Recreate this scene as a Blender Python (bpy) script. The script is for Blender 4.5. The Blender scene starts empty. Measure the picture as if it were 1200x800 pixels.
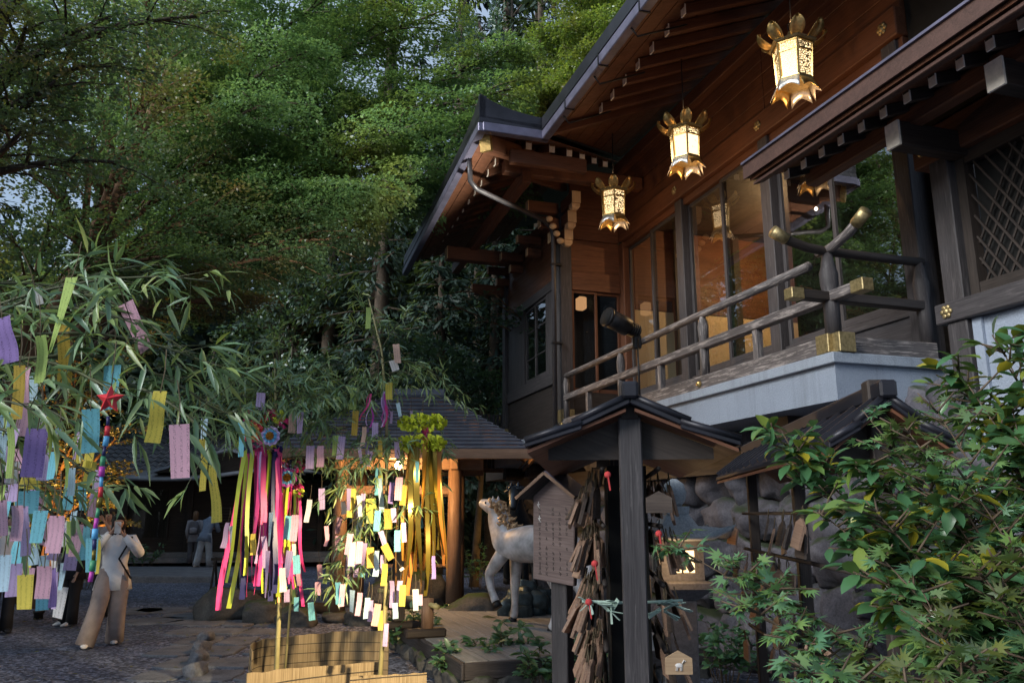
import bpy, math, random
import numpy as np
from mathutils import Vector, Matrix, Euler
R = math.radians
rnd = random.Random(11)
nr = np.random.RandomState(5)
C = bpy.context.scene.collection
sc = bpy.context.scene

# ------------------------------------------------------------------ measuring helpers
FP = 933.3; TH = math.atan(203 / FP); EYE = 1.65
CT, ST = math.cos(TH), math.sin(TH)
def ray(u, v):
    a = (u - 600) / FP; b = (400 - v) / FP
    return Vector((a, CT - b * ST, ST + b * CT))
def at(u, v, Y):
    d = ray(u, v); return Vector((0, 0, EYE)) + d * (Y / d.y)
def on(u, v, z=0.0):
    d = ray(u, v); return Vector((0, 0, EYE)) + d * ((z - EYE) / d.z)
AH = R(17.4)
D1 = Vector((-math.sin(AH), math.cos(AH), 0)); D2 = Vector((math.cos(AH), math.sin(AH), 0))
C0 = at(977, 413, 6.4); HZ = C0.z
def bt(u, v, t):                       # hall frame, plane x = t  -> (y, z)
    d = ray(u, v); o = Vector((0, 0, EYE)); k = (t - (o - C0).dot(D2)) / d.dot(D2)
    p = o + d * k; return (p - C0).dot(D1), p.z
def bs(u, v, s):
    d = ray(u, v); o = Vector((0, 0, EYE)); k = (s - (o - C0).dot(D1)) / d.dot(D1)
    p = o + d * k; return (p - C0).dot(D2), p.z
def hw(t, s, z):                       # hall frame -> world
    q = C0 + D2 * t + D1 * s; return Vector((q.x, q.y, z))

# ------------------------------------------------------------------ object helpers
def tag(o, label=None, cat=None, group=None, kind=None):
    if label: o['label'] = label
    if cat: o['category'] = cat
    if group: o['group'] = group
    if kind: o['kind'] = kind
    return o
def thing(name, label, cat, loc=(0, 0, 0), rz=0.0, group=None):
    o = bpy.data.objects.new(name, None); o.empty_display_size = 0.1
    o.location = loc; o.rotation_euler = (0, 0, rz); C.objects.link(o)
    return tag(o, label, cat, group)
def dup(root, loc=None, rot=None, label=None, scale=None, group=None):
    r = root.copy(); C.objects.link(r)
    if loc is not None: r.location = loc
    if rot is not None: r.rotation_euler = rot
    if scale is not None: r.scale = scale
    if label: r['label'] = label
    if group: r['group'] = group
    for ch in list(root.children):
        c = ch.copy(); C.objects.link(c); c.parent = r
        for g in list(ch.children):
            d = g.copy(); C.objects.link(d); d.parent = c
    return r
def link(name, me, mat=None, parent=None, loc=None):
    o = bpy.data.objects.new(name, me); C.objects.link(o)
    if mat is not None and not me.materials: me.materials.append(mat)
    if parent is not None: o.parent = parent
    if loc is not None: o.location = loc
    return o

def axes(d, up=Vector((0, 0, 1))):
    d = Vector(d).normalized(); up = Vector(up)
    s = up.cross(d)
    if s.length < 1e-4: s = Vector((1, 0, 0)).cross(d)
    if s.length < 1e-4: s = Vector((0, 1, 0)).cross(d)
    s.normalize(); return d, s, d.cross(s).normalized()

class MB:
    def __init__(self): self.v = []; self.f = []; self.g = []; self.s = []
    def add(self, vs, fs, grain=None, smooth=False):
        b = len(self.v); self.v += [tuple(p) for p in vs]
        off = (rnd.uniform(0, 40), rnd.uniform(0, 40), rnd.uniform(0, 40))
        for i, p in enumerate(vs):
            q = grain[i] if grain else p
            self.g.append((q[0] + off[0], q[1] + off[1], q[2] + off[2]))
        for q in fs: self.f.append(tuple(b + i for i in q)); self.s.append(smooth)
        return self
    def obox(self, c, dx, dy, dz):      # centre and three half vectors
        c = Vector(c); dx, dy, dz = Vector(dx), Vector(dy), Vector(dz)
        L = [dx.length, dy.length, dz.length]; o = sorted(range(3), key=lambda i: -L[i])
        vs, gr = [], []
        for k in range(8):
            sg = [(k & 1) * 2 - 1, (k >> 1 & 1) * 2 - 1, (k >> 2 & 1) * 2 - 1]
            vs.append(c + dx * sg[0] + dy * sg[1] + dz * sg[2])
            w = [sg[i] * L[i] for i in range(3)]; gr.append((w[o[0]], w[o[1]], w[o[2]]))
        return self.add(vs, [(0, 2, 3, 1), (4, 5, 7, 6), (0, 1, 5, 4), (2, 6, 7, 3), (0, 4, 6, 2), (1, 3, 7, 5)], gr)
    def box(self, x0, x1, y0, y1, z0, z1):
        return self.obox(((x0 + x1) / 2, (y0 + y1) / 2, (z0 + z1) / 2), ((x1 - x0) / 2, 0, 0), (0, (y1 - y0) / 2, 0), (0, 0, (z1 - z0) / 2))
    def bar(self, p0, p1, w, h, up=(0, 0, 1)):
        p0, p1 = Vector(p0), Vector(p1); d, s, n = axes(p1 - p0, up)
        return self.obox((p0 + p1) / 2, (p1 - p0) / 2, s * (w / 2), n * (h / 2))
    def loft(self, rings, closed=True, cap=True, smooth=True):
        n = len(rings[0]); vs = [p for r in rings for p in r]; fs = []
        m = n if closed else n - 1
        for i in range(len(rings) - 1):
            for j in range(m):
                k = (j + 1) % n; fs.append((i * n + j, i * n + k, (i + 1) * n + k, (i + 1) * n + j))
        gr, acc = [], 0.0
        cs = [sum((Vector(p) for p in r), Vector()) / n for r in rings]
        for i, r in enumerate(rings):
            if i: acc += (cs[i] - cs[i - 1]).length
            for j, p in enumerate(r):
                rr = (Vector(p) - cs[i]).length; a = 2 * math.pi * j / n
                gr.append((acc, rr * math.cos(a), rr * math.sin(a)))
        if cap and closed:
            fs.append(tuple(reversed(range(n)))); fs.append(tuple(range((len(rings) - 1) * n, len(rings) * n)))
        return self.add(vs, fs, gr, smooth)
    def tube(self, pts, r, n=8, cap=True, flat=1.0):
        pts = [Vector(p) for p in pts]
        if not isinstance(r, (list, tuple)): r = [r] * len(pts)
        rings = []; up = Vector((0, 0, 1)); s0 = None
        for i, p in enumerate(pts):
            d = (pts[min(i + 1, len(pts) - 1)] - pts[max(i - 1, 0)])
            if s0 is None: d, s, m = axes(d, up)
            else:
                d = d.normalized(); m = d.cross(s0); m.normalize(); s = m.cross(d)
            s0 = s
            rings.append([p + s * (r[i] * math.cos(2 * math.pi * j / n)) + m * (r[i] * flat * math.sin(2 * math.pi * j / n)) for j in range(n)])
        return self.loft(rings, True, cap)
    def lathe(self, prof, n=16, c=(0, 0, 0), rot=0.0, smooth=True, sx=1, sy=1):
        c = Vector(c)
        return self.loft([[c + Vector((sx * r * math.cos(rot + 2 * math.pi * j / n), sy * r * math.sin(rot + 2 * math.pi * j / n), z)) for j in range(n)] for r, z in prof], True, True, smooth)
    def ext(self, poly, vec):           # extrude a planar polygon
        poly = [Vector(p) for p in poly]; vec = Vector(vec); n = len(poly)
        vs = poly + [p + vec for p in poly]
        fs = [tuple(reversed(range(n))), tuple(range(n, 2 * n))] + [(j, (j + 1) % n, n + (j + 1) % n, n + j) for j in range(n)]
        d, s, m = axes(vec)
        e = poly[1] - poly[0]
        gr = [(p.dot(e.normalized()), p.dot(d), p.dot(d.cross(e.normalized()))) for p in vs]
        return self.add(vs, fs, gr)
    def ball(self, c, r, sub=1, sq=(1, 1, 1), jit=0.0, smooth=True, seed=None):
        vs, fs = ICO[sub]; c = Vector(c); q = random.Random(seed) if seed is not None else rnd
        out = []
        for p in vs:
            k = 1 + q.uniform(-jit, jit); out.append(c + Vector((p[0] * r * sq[0] * k, p[1] * r * sq[1] * k, p[2] * r * sq[2] * k)))
        return self.add(out, fs, None, smooth)
    def grid(self, rows, smooth=True):
        return self.loft(rows, closed=False, cap=False, smooth=smooth)
    def mesh(self, name, mat):
        me = bpy.data.meshes.new(name); me.from_pydata(self.v, [], self.f)
        a = me.attributes.new('grain', 'FLOAT_VECTOR', 'POINT'); a.data.foreach_set('vector', np.array(self.g, 'f').ravel())
        me.polygons.foreach_set('use_smooth', self.s); me.materials.append(mat); me.update(); return me
    def build(self, name, mat, parent=None, bev=0.0, label=None, loc=None):
        o = link(name, self.mesh(name, mat), None, parent, loc)
        if bev:
            b = o.modifiers.new('bevel', 'BEVEL'); b.width = bev; b.segments = 1; b.limit_method = 'ANGLE'; b.angle_limit = R(50)
        if label: o['label'] = label
        return o

def _ico():
    t = (1 + 5 ** .5) / 2
    v = [Vector(p).normalized() for p in [(-1, t, 0), (1, t, 0), (-1, -t, 0), (1, -t, 0), (0, -1, t), (0, 1, t), (0, -1, -t), (0, 1, -t), (t, 0, -1), (t, 0, 1), (-t, 0, -1), (-t, 0, 1)]]
    f = [(0, 11, 5), (0, 5, 1), (0, 1, 7), (0, 7, 10), (0, 10, 11), (1, 5, 9), (5, 11, 4), (11, 10, 2), (10, 7, 6), (7, 1, 8), (3, 9, 4), (3, 4, 2), (3, 2, 6), (3, 6, 8), (3, 8, 9), (4, 9, 5), (2, 4, 11), (6, 2, 10), (8, 6, 7), (9, 8, 1)]
    out = {0: (v, f)}
    for k in (1, 2, 3):
        v = list(v); nf = []; m = {}
        def mid(a, b):
            e = (min(a, b), max(a, b))
            if e not in m: v.append(((v[a] + v[b]) / 2).normalized()); m[e] = len(v) - 1
            return m[e]
        for a, b, c in f:
            x, y, z = mid(a, b), mid(b, c), mid(c, a); nf += [(a, x, z), (b, y, x), (c, z, y), (x, y, z)]
        f = nf; out[k] = (v, f)
    return out
ICO = _ico()

def np_mesh(name, V, n_per, faces_t, mat, smooth=False):
    """V (k, n_per, 3): k copies of a template with faces faces_t, as one mesh."""
    k = V.shape[0]; me = bpy.data.meshes.new(name)
    me.vertices.add(k * n_per); me.vertices.foreach_set('co', V.reshape(-1).astype('f'))
    li, ls, tot = [], [], 0
    tl = np.concatenate([np.array(q) for q in faces_t]); st = np.cumsum([0] + [len(q) for q in faces_t][:-1]); L = len(tl)
    loops = (tl[None, :] + (np.arange(k) * n_per)[:, None]).reshape(-1)
    starts = (st[None, :] + (np.arange(k) * L)[:, None]).reshape(-1)
    me.loops.add(len(loops)); me.loops.foreach_set('vertex_index', loops.astype('i'))
    me.polygons.add(len(starts)); me.polygons.foreach_set('loop_start', starts.astype('i'))
    if smooth: me.polygons.foreach_set('use_smooth', np.ones(len(starts), bool))
    me.update(calc_edges=True); me.validate(); me.materials.append(mat); return me
TEMPL = {
    'diamond': (np.array([(0, 0, 0), (.5, .3, .05), (1, 0, -.08), (.5, -.3, .05)]), [(0, 1, 2, 3)]),
    'needle': (np.array([(0, -.03, 0), (.6, -.14, -.04), (1, 0, -.14), (.6, .14, -.04), (0, .03, 0)]), [(0, 1, 2, 3, 4)]),
    'lance': (np.array([(0, 0, 0), (.25, .068, .02), (.6, .058, -.02), (1, 0, -.16), (.6, -.058, -.02), (.25, -.068, .02), (.25, 0, -.005), (.6, 0, -.05)]), [(0, 6, 1), (0, 5, 6), (1, 6, 7, 2), (6, 5, 4, 7), (2, 7, 3), (7, 4, 3)]),
    'oval': (np.array([(0, 0, 0), (.2, .16, .04), (.5, .24, .03), (.8, .15, -.05), (1, 0, -.2), (.8, -.15, -.05), (.5, -.24, .03), (.2, -.16, .04), (.2, 0, -.01), (.5, 0, -.05), (.8, 0, -.11)]), [(0, 8, 1), (0, 7, 8), (1, 8, 9, 2), (8, 7, 6, 9), (2, 9, 10, 3), (9, 6, 5, 10), (3, 10, 4), (10, 5, 4)]),
}
def _maple():
    pts = [(0, 0, 0)]; tips = [(-112, .50), (-62, .80), (0 - 24, .95), (24, .95), (62, .80), (112, .50)]
    tips = [(-118, .45), (-72, .72), (-34, .93), (0, 1.0), (34, .93), (72, .72), (118, .45)]
    ring = []
    for i, (a, r) in enumerate(tips):
        ring.append((r * math.cos(R(a)), r * math.sin(R(a)), -.12 * r * r))
        if i < len(tips) - 1:
            b = (a + tips[i + 1][0]) / 2; ring.append((.36 * math.cos(R(b)), .36 * math.sin(R(b)), .0))
    V = [(.0, 0, .02)] + ring
    n = len(ring); fs = [(0, i, i + 1) for i in range(1, n)]
    V = [((x + .25) / 1.25, y / 1.25, z) for x, y, z in V]
    return np.array(V), fs
TEMPL['maple'] = _maple()
def leaves(name, P, D, N, S, kind, mat, parent=None):
    """P, D, N (k,3): base points, directions, rough normals; S (k,) lengths."""
    T, F = TEMPL[kind]; P, D, N, S = (np.asarray(a, float) for a in (P, D, N, S))
    D = D / np.linalg.norm(D, axis=1, keepdims=True)
    Y = np.cross(N, D); Y /= np.linalg.norm(Y, axis=1, keepdims=True) + 1e-9
    Z = np.cross(D, Y)
    V = P[:, None, :] + S[:, None, None] * (T[None, :, 0:1] * D[:, None, :] + T[None, :, 1:2] * Y[:, None, :] + T[None, :, 2:3] * Z[:, None, :])
    return link(name, np_mesh(name, V, len(T), F, mat, smooth=kind in ('oval', 'lance')), None, parent)

# ------------------------------------------------------------------ materials
def new_mat(name):
    m = bpy.data.materials.new(name); m.use_nodes = True; nt = m.node_tree; nt.nodes.clear()
    return m, nt
def nd(nt, typ, **kw):
    n = nt.nodes.new(typ)
    for k, v in kw.items():
        if k.startswith('i_'):
            key = k[2:].replace('_', ' '); n.inputs[key].default_value = v
        else: setattr(n, k, v)
    return n
def ramp(nt, fac, stops):
    r = nt.nodes.new('ShaderNodeValToRGB'); e = r.color_ramp.elements
    while len(e) < len(stops): e.new(0.5)
    for i, (p, c) in enumerate(stops): e[i].position = p; e[i].color = (*c, 1)
    nt.links.new(fac, r.inputs[0]); return r.outputs[0]
def bsdf_out(nt, rough=.6, metal=0, spec=.4):
    b = nd(nt, 'ShaderNodeBsdfPrincipled'); b.inputs['Roughness'].default_value = rough; b.inputs['Metallic'].default_value = metal
    b.inputs['Specular IOR Level'].default_value = spec
    o = nd(nt, 'ShaderNodeOutputMaterial'); nt.links.new(b.outputs[0], o.inputs[0]); return b
def bump(nt, h, b, strength=.3, dist=.01):
    n = nd(nt, 'ShaderNodeBump'); n.inputs['Strength'].default_value = strength; n.inputs['Distance'].default_value = dist
    nt.links.new(h, n.inputs['Height']); nt.links.new(n.outputs[0], b.inputs['Normal'])
def mixc(nt, fac, a, b, mode='MIX'):
    m = nd(nt, 'ShaderNodeMix', data_type='RGBA', blend_type=mode)
    for s, k in ((fac, 0), (a, 6), (b, 7)):
        if hasattr(s, 'links') or hasattr(s, 'is_linked'): nt.links.new(s, m.inputs[k])
        elif k == 0: m.inputs[0].default_value = s
        else: m.inputs[k].default_value = (*s, 1)
    return m.outputs[2]
def noise(nt, vec, scale, detail=4, rough=.55, dist=0.0):
    n = nd(nt, 'ShaderNodeTexNoise'); n.inputs['Scale'].default_value = scale; n.inputs['Detail'].default_value = detail
    n.inputs['Roughness'].default_value = rough; n.inputs['Distortion'].default_value = dist
    if vec is not None: nt.links.new(vec, n.inputs['Vector'])
    return n.outputs[0]
def mapped(nt, src, scale):
    m = nd(nt, 'ShaderNodeMapping'); m.inputs['Scale'].default_value = scale; nt.links.new(src, m.inputs[0]); return m.outputs[0]
def attr(nt, name='grain'):
    a = nd(nt, 'ShaderNodeAttribute'); a.attribute_name = name; return a.outputs['Vector']
def objco(nt): return nd(nt, 'ShaderNodeTexCoord').outputs['Object']

def wood(name, dark, mid, light, rough=.62, knots=.5, worn=None, wt=(.57, .70)):
    m, nt = new_mat(name); b = bsdf_out(nt, rough, 0, .35); g = attr(nt)
    n1 = noise(nt, mapped(nt, g, (1.2, 26, 26)), 1.0, 5, .6, .6)
    n2 = noise(nt, mapped(nt, g, (.9, 4.5, 4.5)), 1.0, 5, .65)
    fine = noise(nt, mapped(nt, g, (6, 160, 160)), 1.0, 2)
    c = ramp(nt, n1, [(.28, dark), (.5, mid), (.74, light)])
    c = mixc(nt, knots, c, ramp(nt, n2, [(.32, tuple(x * .38 for x in mid)), (.5, mid), (.68, tuple(min(1, x * 1.6) for x in mid))]), 'MIX')
    c = mixc(nt, .35, c, ramp(nt, fine, [(.35, dark), (.65, light)]))
    if worn:
        w = ramp(nt, noise(nt, mapped(nt, g, (2.5, 30, 30)), 1.6, 6, .7), [(wt[0], (0, 0, 0)), (wt[1], (.9, .9, .9))])
        c = mixc(nt, w, c, worn)
    nt.links.new(c, b.inputs['Base Color'])
    nt.links.new(ramp(nt, n1, [(.2, (rough + .15,) * 3), (.8, (rough - .12,) * 3)]), b.inputs['Roughness'])
    bump(nt, n1, b, .35, .004); return m
def plain(name, col, rough=.5, metal=0, var=.25, scale=8, spec=.4, bmp=.0):
    m, nt = new_mat(name); b = bsdf_out(nt, rough, metal, spec); n = noise(nt, objco(nt), scale, 5)
    c = ramp(nt, n, [(.3, tuple(x * (1 - var) for x in col)), (.7, tuple(min(1, x * (1 + var)) for x in col))])
    nt.links.new(c, b.inputs['Base Color'])
    if bmp: bump(nt, n, b, bmp, .01)
    return m
def stucco(name, col, drip=.45):
    m, nt = new_mat(name); b = bsdf_out(nt, .92, 0, .2); o = objco(nt)
    n = noise(nt, o, 70, 4); big = noise(nt, o, 1.3, 5, .6); run = noise(nt, mapped(nt, o, (5, 5, .35)), 1.6, 6, .7)
    c = ramp(nt, n, [(.3, tuple(x * .88 for x in col)), (.7, tuple(x * 1.1 for x in col))])
    c = mixc(nt, ramp(nt, big, [(.42, (0, 0, 0)), (.66, (.5, .5, .5))]), c, tuple(x * .72 for x in col))
    c = mixc(nt, ramp(nt, run, [(.50, (0, 0, 0)), (.68, (drip,) * 3)]), c, tuple(x * y for x, y in zip(col, (.55, .52, .48))))
    nt.links.new(c, b.inputs['Base Color']); bump(nt, n, b, .5, .01); return m
def stone(name, a, bcol, c3, scale=2.5, moss=None, bmp=.5):
    m, nt = new_mat(name); b = bsdf_out(nt, .85, 0, .3); o = objco(nt)
    n = noise(nt, o, scale, 8, .65); n2 = noise(nt, o, scale * 14, 3)
    c = ramp(nt, n, [(.3, a), (.5, bcol), (.72, c3)])
    c = mixc(nt, .35, c, ramp(nt, n2, [(.4, tuple(x * .6 for x in bcol)), (.6, tuple(min(1, x * 1.4) for x in bcol))]))
    if moss:
        nrm = nd(nt, 'ShaderNodeNewGeometry').outputs['Normal']; sx = nd(nt, 'ShaderNodeSeparateXYZ'); nt.links.new(nrm, sx.inputs[0])
        mm = nd(nt, 'ShaderNodeMath', operation='MULTIPLY'); nt.links.new(noise(nt, o, 3.5, 4), mm.inputs[0]); nt.links.new(sx.outputs[2], mm.inputs[1])
        c = mixc(nt, ramp(nt, mm.outputs[0], [(.3, (0, 0, 0)), (.5, (1, 1, 1))]), c, moss)
    nt.links.new(c, b.inputs['Base Color']); bump(nt, n, b, bmp, .03); return m
def leafmat(name, cols, trans=.35, rough=.5, clump=None, cscale=.6, gloss=.08):
    """cols: ramp over a per-leaf random number; clump: second hue that takes over whole sprays."""
    m, nt = new_mat(name); geo = nd(nt, 'ShaderNodeNewGeometry')
    r = geo.outputs['Random Per Island']; n = len(cols)
    c = ramp(nt, r, [(i / max(1, n - 1), q) for i, q in enumerate(cols)])
    o = nd(nt, 'ShaderNodeTexCoord').outputs['Object']
    if clump: c = mixc(nt, ramp(nt, noise(nt, o, cscale, 3), [(.5, (0, 0, 0)), (.66, (1, 1, 1))]), c, mixc(nt, r, clump, tuple(x * .6 for x in clump)))
    d = nd(nt, 'ShaderNodeBsdfDiffuse'); t = nd(nt, 'ShaderNodeBsdfTranslucent'); g = nd(nt, 'ShaderNodeBsdfGlossy'); g.inputs['Roughness'].default_value = rough
    g.inputs['Color'].default_value = (.9, .95, 1, 1)
    nt.links.new(c, d.inputs[0]); nt.links.new(mixc(nt, .25, c, (.35, .5, .05)), t.inputs[0])
    s = nd(nt, 'ShaderNodeMixShader'); s.inputs[0].default_value = trans; nt.links.new(d.outputs[0], s.inputs[1]); nt.links.new(t.outputs[0], s.inputs[2])
    s2 = nd(nt, 'ShaderNodeMixShader'); s2.inputs[0].default_value = gloss; nt.links.new(s.outputs[0], s2.inputs[1]); nt.links.new(g.outputs[0], s2.inputs[2])
    ou = nd(nt, 'ShaderNodeOutputMaterial'); nt.links.new(s2.outputs[0], ou.inputs[0]); return m
def emit(name, col, strength):
    m, nt = new_mat(name); e = nd(nt, 'ShaderNodeEmission'); e.inputs[0].default_value = (*col, 1); e.inputs[1].default_value = strength
    o = nd(nt, 'ShaderNodeOutputMaterial'); nt.links.new(e.outputs[0], o.inputs[0]); return m
def glass(name, tint=(.8, .85, .85), ior=1.55):
    m, nt = new_mat(name); t = nd(nt, 'ShaderNodeBsdfTransparent'); t.inputs[0].default_value = (*tint, 1)
    g = nd(nt, 'ShaderNodeBsdfGlossy'); g.inputs['Roughness'].default_value = .012
    f = nd(nt, 'ShaderNodeFresnel'); f.inputs[0].default_value = ior
    bp = nd(nt, 'ShaderNodeBump'); bp.inputs['Strength'].default_value = .05; bp.inputs['Distance'].default_value = .02
    nt.links.new(noise(nt, objco(nt), 1.6, 2), bp.inputs['Height']); nt.links.new(bp.outputs[0], g.inputs['Normal'])
    mm = nd(nt, 'ShaderNodeMath', operation='MULTIPLY'); mm.inputs[1].default_value = .38; mm.use_clamp = True; nt.links.new(f.outputs[0], mm.inputs[0])
    s = nd(nt, 'ShaderNodeMixShader'); nt.links.new(mm.outputs[0], s.inputs[0]); nt.links.new(t.outputs[0], s.inputs[1]); nt.links.new(g.outputs[0], s.inputs[2])
    o = nd(nt, 'ShaderNodeOutputMaterial'); nt.links.new(s.outputs[0], o.inputs[0]); return m
def fret(name, dots=False):
    """lit lantern pane behind pierced metal; grain = pane coordinates (-1..1)."""
    m, nt = new_mat(name); g = attr(nt, 'pane'); e = nd(nt, 'ShaderNodeEmission'); e.inputs[0].default_value = (1.0, .70, .36, 1); e.inputs[1].default_value = 1.8
    b = nd(nt, 'ShaderNodeBsdfPrincipled'); b.inputs['Base Color'].default_value = (.55, .42, .2, 1); b.inputs['Metallic'].default_value = .8; b.inputs['Roughness'].default_value = .45
    if dots:
        v = nd(nt, 'ShaderNodeTexVoronoi'); v.inputs['Scale'].default_value = 2.1; v.inputs['Randomness'].default_value = .55; nt.links.new(g, v.inputs['Vector'])
        k = ramp(nt, v.outputs['Distance'], [(.15, (0, 0, 0)), (.19, (1, 1, 1))])
    else:
        v = nd(nt, 'ShaderNodeTexVoronoi', feature='DISTANCE_TO_EDGE'); v.inputs['Scale'].default_value = 3.4; v.inputs['Randomness'].default_value = .8; nt.links.new(g, v.inputs['Vector'])
        k = ramp(nt, v.outputs['Distance'], [(.13, (0, 0, 0)), (.21, (1, 1, 1))])
    s = nd(nt, 'ShaderNodeMixShader'); nt.links.new(k, s.inputs[0]); nt.links.new(b.outputs[0], s.inputs[1]); nt.links.new(e.outputs[0], s.inputs[2])
    o = nd(nt, 'ShaderNodeOutputMaterial'); nt.links.new(s.outputs[0], o.inputs[0]); return m
def paper(name, col, written=True):
    m, nt = new_mat(name); d = nd(nt, 'ShaderNodeBsdfDiffuse'); t = nd(nt, 'ShaderNodeBsdfTranslucent'); g = attr(nt, 'pane')
    c = mixc(nt, .5, col, ramp(nt, noise(nt, mapped(nt, g, (1, 1, 1)), 6, 3), [(.3, tuple(x * .85 for x in col)), (.7, tuple(min(1, x * 1.1) for x in col))]))
    if written:                       # brush-pen columns of small characters
        oi = nd(nt, 'ShaderNodeObjectInfo'); ad = nd(nt, 'ShaderNodeVectorMath', operation='ADD'); nt.links.new(g, ad.inputs[0])
        cx = nd(nt, 'ShaderNodeCombineXYZ'); ml = nd(nt, 'ShaderNodeMath', operation='MULTIPLY'); ml.inputs[1].default_value = 30.0
        nt.links.new(oi.outputs['Random'], ml.inputs[0]); nt.links.new(ml.outputs[0], cx.inputs[2]); nt.links.new(cx.outputs[0], ad.inputs[1])
        w = noise(nt, mapped(nt, ad.outputs[0], (5.5, 16, 1)), 1.0, 4, .7)
        sx = nd(nt, 'ShaderNodeSeparateXYZ'); nt.links.new(g, sx.inputs[0])
        wv = nd(nt, 'ShaderNodeMath', operation='SINE'); m3 = nd(nt, 'ShaderNodeMath', operation='MULTIPLY'); m3.inputs[1].default_value = 9.5
        nt.links.new(sx.outputs[0], m3.inputs[0]); nt.links.new(m3.outputs[0], wv.inputs[0])
        mul = nd(nt, 'ShaderNodeMath', operation='MULTIPLY'); nt.links.new(ramp(nt, w, [(.52, (0, 0, 0)), (.58, (1, 1, 1))]), mul.inputs[0])
        nt.links.new(ramp(nt, wv.outputs[0], [(.2, (0, 0, 0)), (.5, (1, 1, 1))]), mul.inputs[1])
        m4 = nd(nt, 'ShaderNodeMath', operation='MULTIPLY'); m4.inputs[1].default_value = .8; nt.links.new(mul.outputs[0], m4.inputs[0])
        c = mixc(nt, m4.outputs[0], c, tuple(x * .25 for x in col))
    nt.links.new(c, d.inputs[0]); nt.links.new(c, t.inputs[0])
    s = nd(nt, 'ShaderNodeMixShader'); s.inputs[0].default_value = .35; nt.links.new(d.outputs[0], s.inputs[1]); nt.links.new(t.outputs[0], s.inputs[2])
    o = nd(nt, 'ShaderNodeOutputMaterial'); nt.links.new(s.outputs[0], o.inputs[0]); return m

M = {}
M['wood'] = wood('hall cedar', (.045, .019, .012), (.115, .046, .024), (.20, .084, .045), .58)
M['wood_grey'] = wood('weathered post wood', (.022, .02, .022), (.045, .04, .043), (.085, .078, .08), .6, worn=(.11, .10, .10))
M['wood_rail'] = wood('flaking rail wood', (.045, .038, .038), (.10, .088, .087), (.17, .15, .145), .6, worn=(.33, .29, .27), wt=(.52, .60))
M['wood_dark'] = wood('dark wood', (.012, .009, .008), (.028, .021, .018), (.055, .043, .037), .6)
M['wood_pale'] = wood('pale cut wood', (.42, .27, .15), (.55, .38, .22), (.66, .48, .3), .6)
M['wood_pav'] = wood('pavilion cypress', (.10, .06, .04), (.19, .115, .075), (.29, .185, .125), .6)
M['wood_board'] = wood('notice board wood', (.095, .065, .06), (.165, .12, .11), (.25, .19, .175), .7)
M['ema'] = wood('plaque wood', (.17, .10, .065), (.29, .18, .125), (.42, .28, .2), .6, .3)
M['ema_old'] = wood('old plaque wood', (.035, .026, .022), (.075, .055, .045), (.13, .1, .08), .65, .3)
M['white_tip'] = plain('white tip paint', (.85, .78, .68), .6, 0, .15, 20)
M['plaster'] = stucco('grey stucco', (.28, .325, .40))
M['wood_eave'] = wood('smoky eave board', (.03, .016, .012), (.065, .034, .027), (.11, .06, .047), .6)
M['plaster2'] = stucco('wall stucco', (.27, .315, .39), .3)
M['lip'] = stucco('slab lip stone', (.30, .34, .40), .5)
M['cream'] = plain('cream room wall', (.62, .5, .33), .8, 0, .06, 3)
M['gutter'] = plain('patinated gutter copper', (.13, .125, .18), .45, .45, .25, 5)
M['roof'] = plain('dark roof copper', (.02, .02, .027), .42, .3, .35, 4)
M['iron'] = plain('black iron', (.018, .018, .02), .45, .4, .2, 12)
M['pipe'] = plain('grey drain pipe', (.05, .047, .052), .4, .3, .2, 6)
M['brass'] = plain('gilt brass', (.62, .42, .16), .36, .9, .3, 30)
M['brass_old'] = plain('tarnished brass', (.36, .28, .14), .45, .75, .35, 40)
M['pewter'] = plain('bright lantern metal', (.62, .62, .60), .35, .75, .25, 30)  # silver base colour paints the skylight caught by the gilt skirt
M['glass'] = glass('window glass')
M['black'] = plain('unlit hollow', (.006, .006, .006), .9)  # near-black colour painted in for unlit depth; the lamp lens shares it
M['stone'] = stone('wall boulders', (.025, .025, .031), (.085, .083, .10), (.20, .195, .22), 3.2, moss=(.035, .05, .025), bmp=.9)
M['stone2'] = stone('dressed stone', (.12, .12, .13), (.2, .2, .21), (.3, .29, .3), 3, bmp=.25)
M['rock'] = stone('garden rock', (.03, .032, .035), (.075, .075, .075), (.15, .15, .14), 2.5, moss=(.03, .055, .015))
M['lanternstone'] = stone('lantern copper', (.24, .27, .29), (.36, .40, .43), (.48, .52, .55), 5, bmp=.15)
M['deck'] = wood('platform boards', (.11, .115, .12), (.20, .205, .215), (.31, .315, .32), .75)
M['bark'] = stone('bark', (.02, .016, .012), (.05, .038, .028), (.10, .08, .06), 5)
M['bark_warm'] = stone('reddish bark', (.05, .03, .02), (.12, .065, .035), (.2, .12, .07), 6)
M['white_horse'] = plain('white horse patina', (.50, .49, .51), .5, .1, .4, 7, .4, .2)
M['mane'] = plain('gilded mane', (.5, .33, .19), .5, .35, .4, 25, .4, .3)  # gold colour paints the warm light caught by the curls
M['black_horse'] = plain('dark bronze', (.02, .028, .04), .36, .6, .4, 12)
M['bronze_rock'] = plain('blue green bronze', (.05, .075, .09), .45, .5, .4, 9, .4, .4)
M['paper_lit'] = emit('lit lantern paper', (1, .66, .3), 2.3); M['paper_dim'] = emit('dim lamp paper', (.9, .45, .2), .5)
M['bulb'] = emit('bulb', (1, .62, .25), 70)
M['rope'] = plain('hemp cord', (.10, .075, .045), .9)
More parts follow.
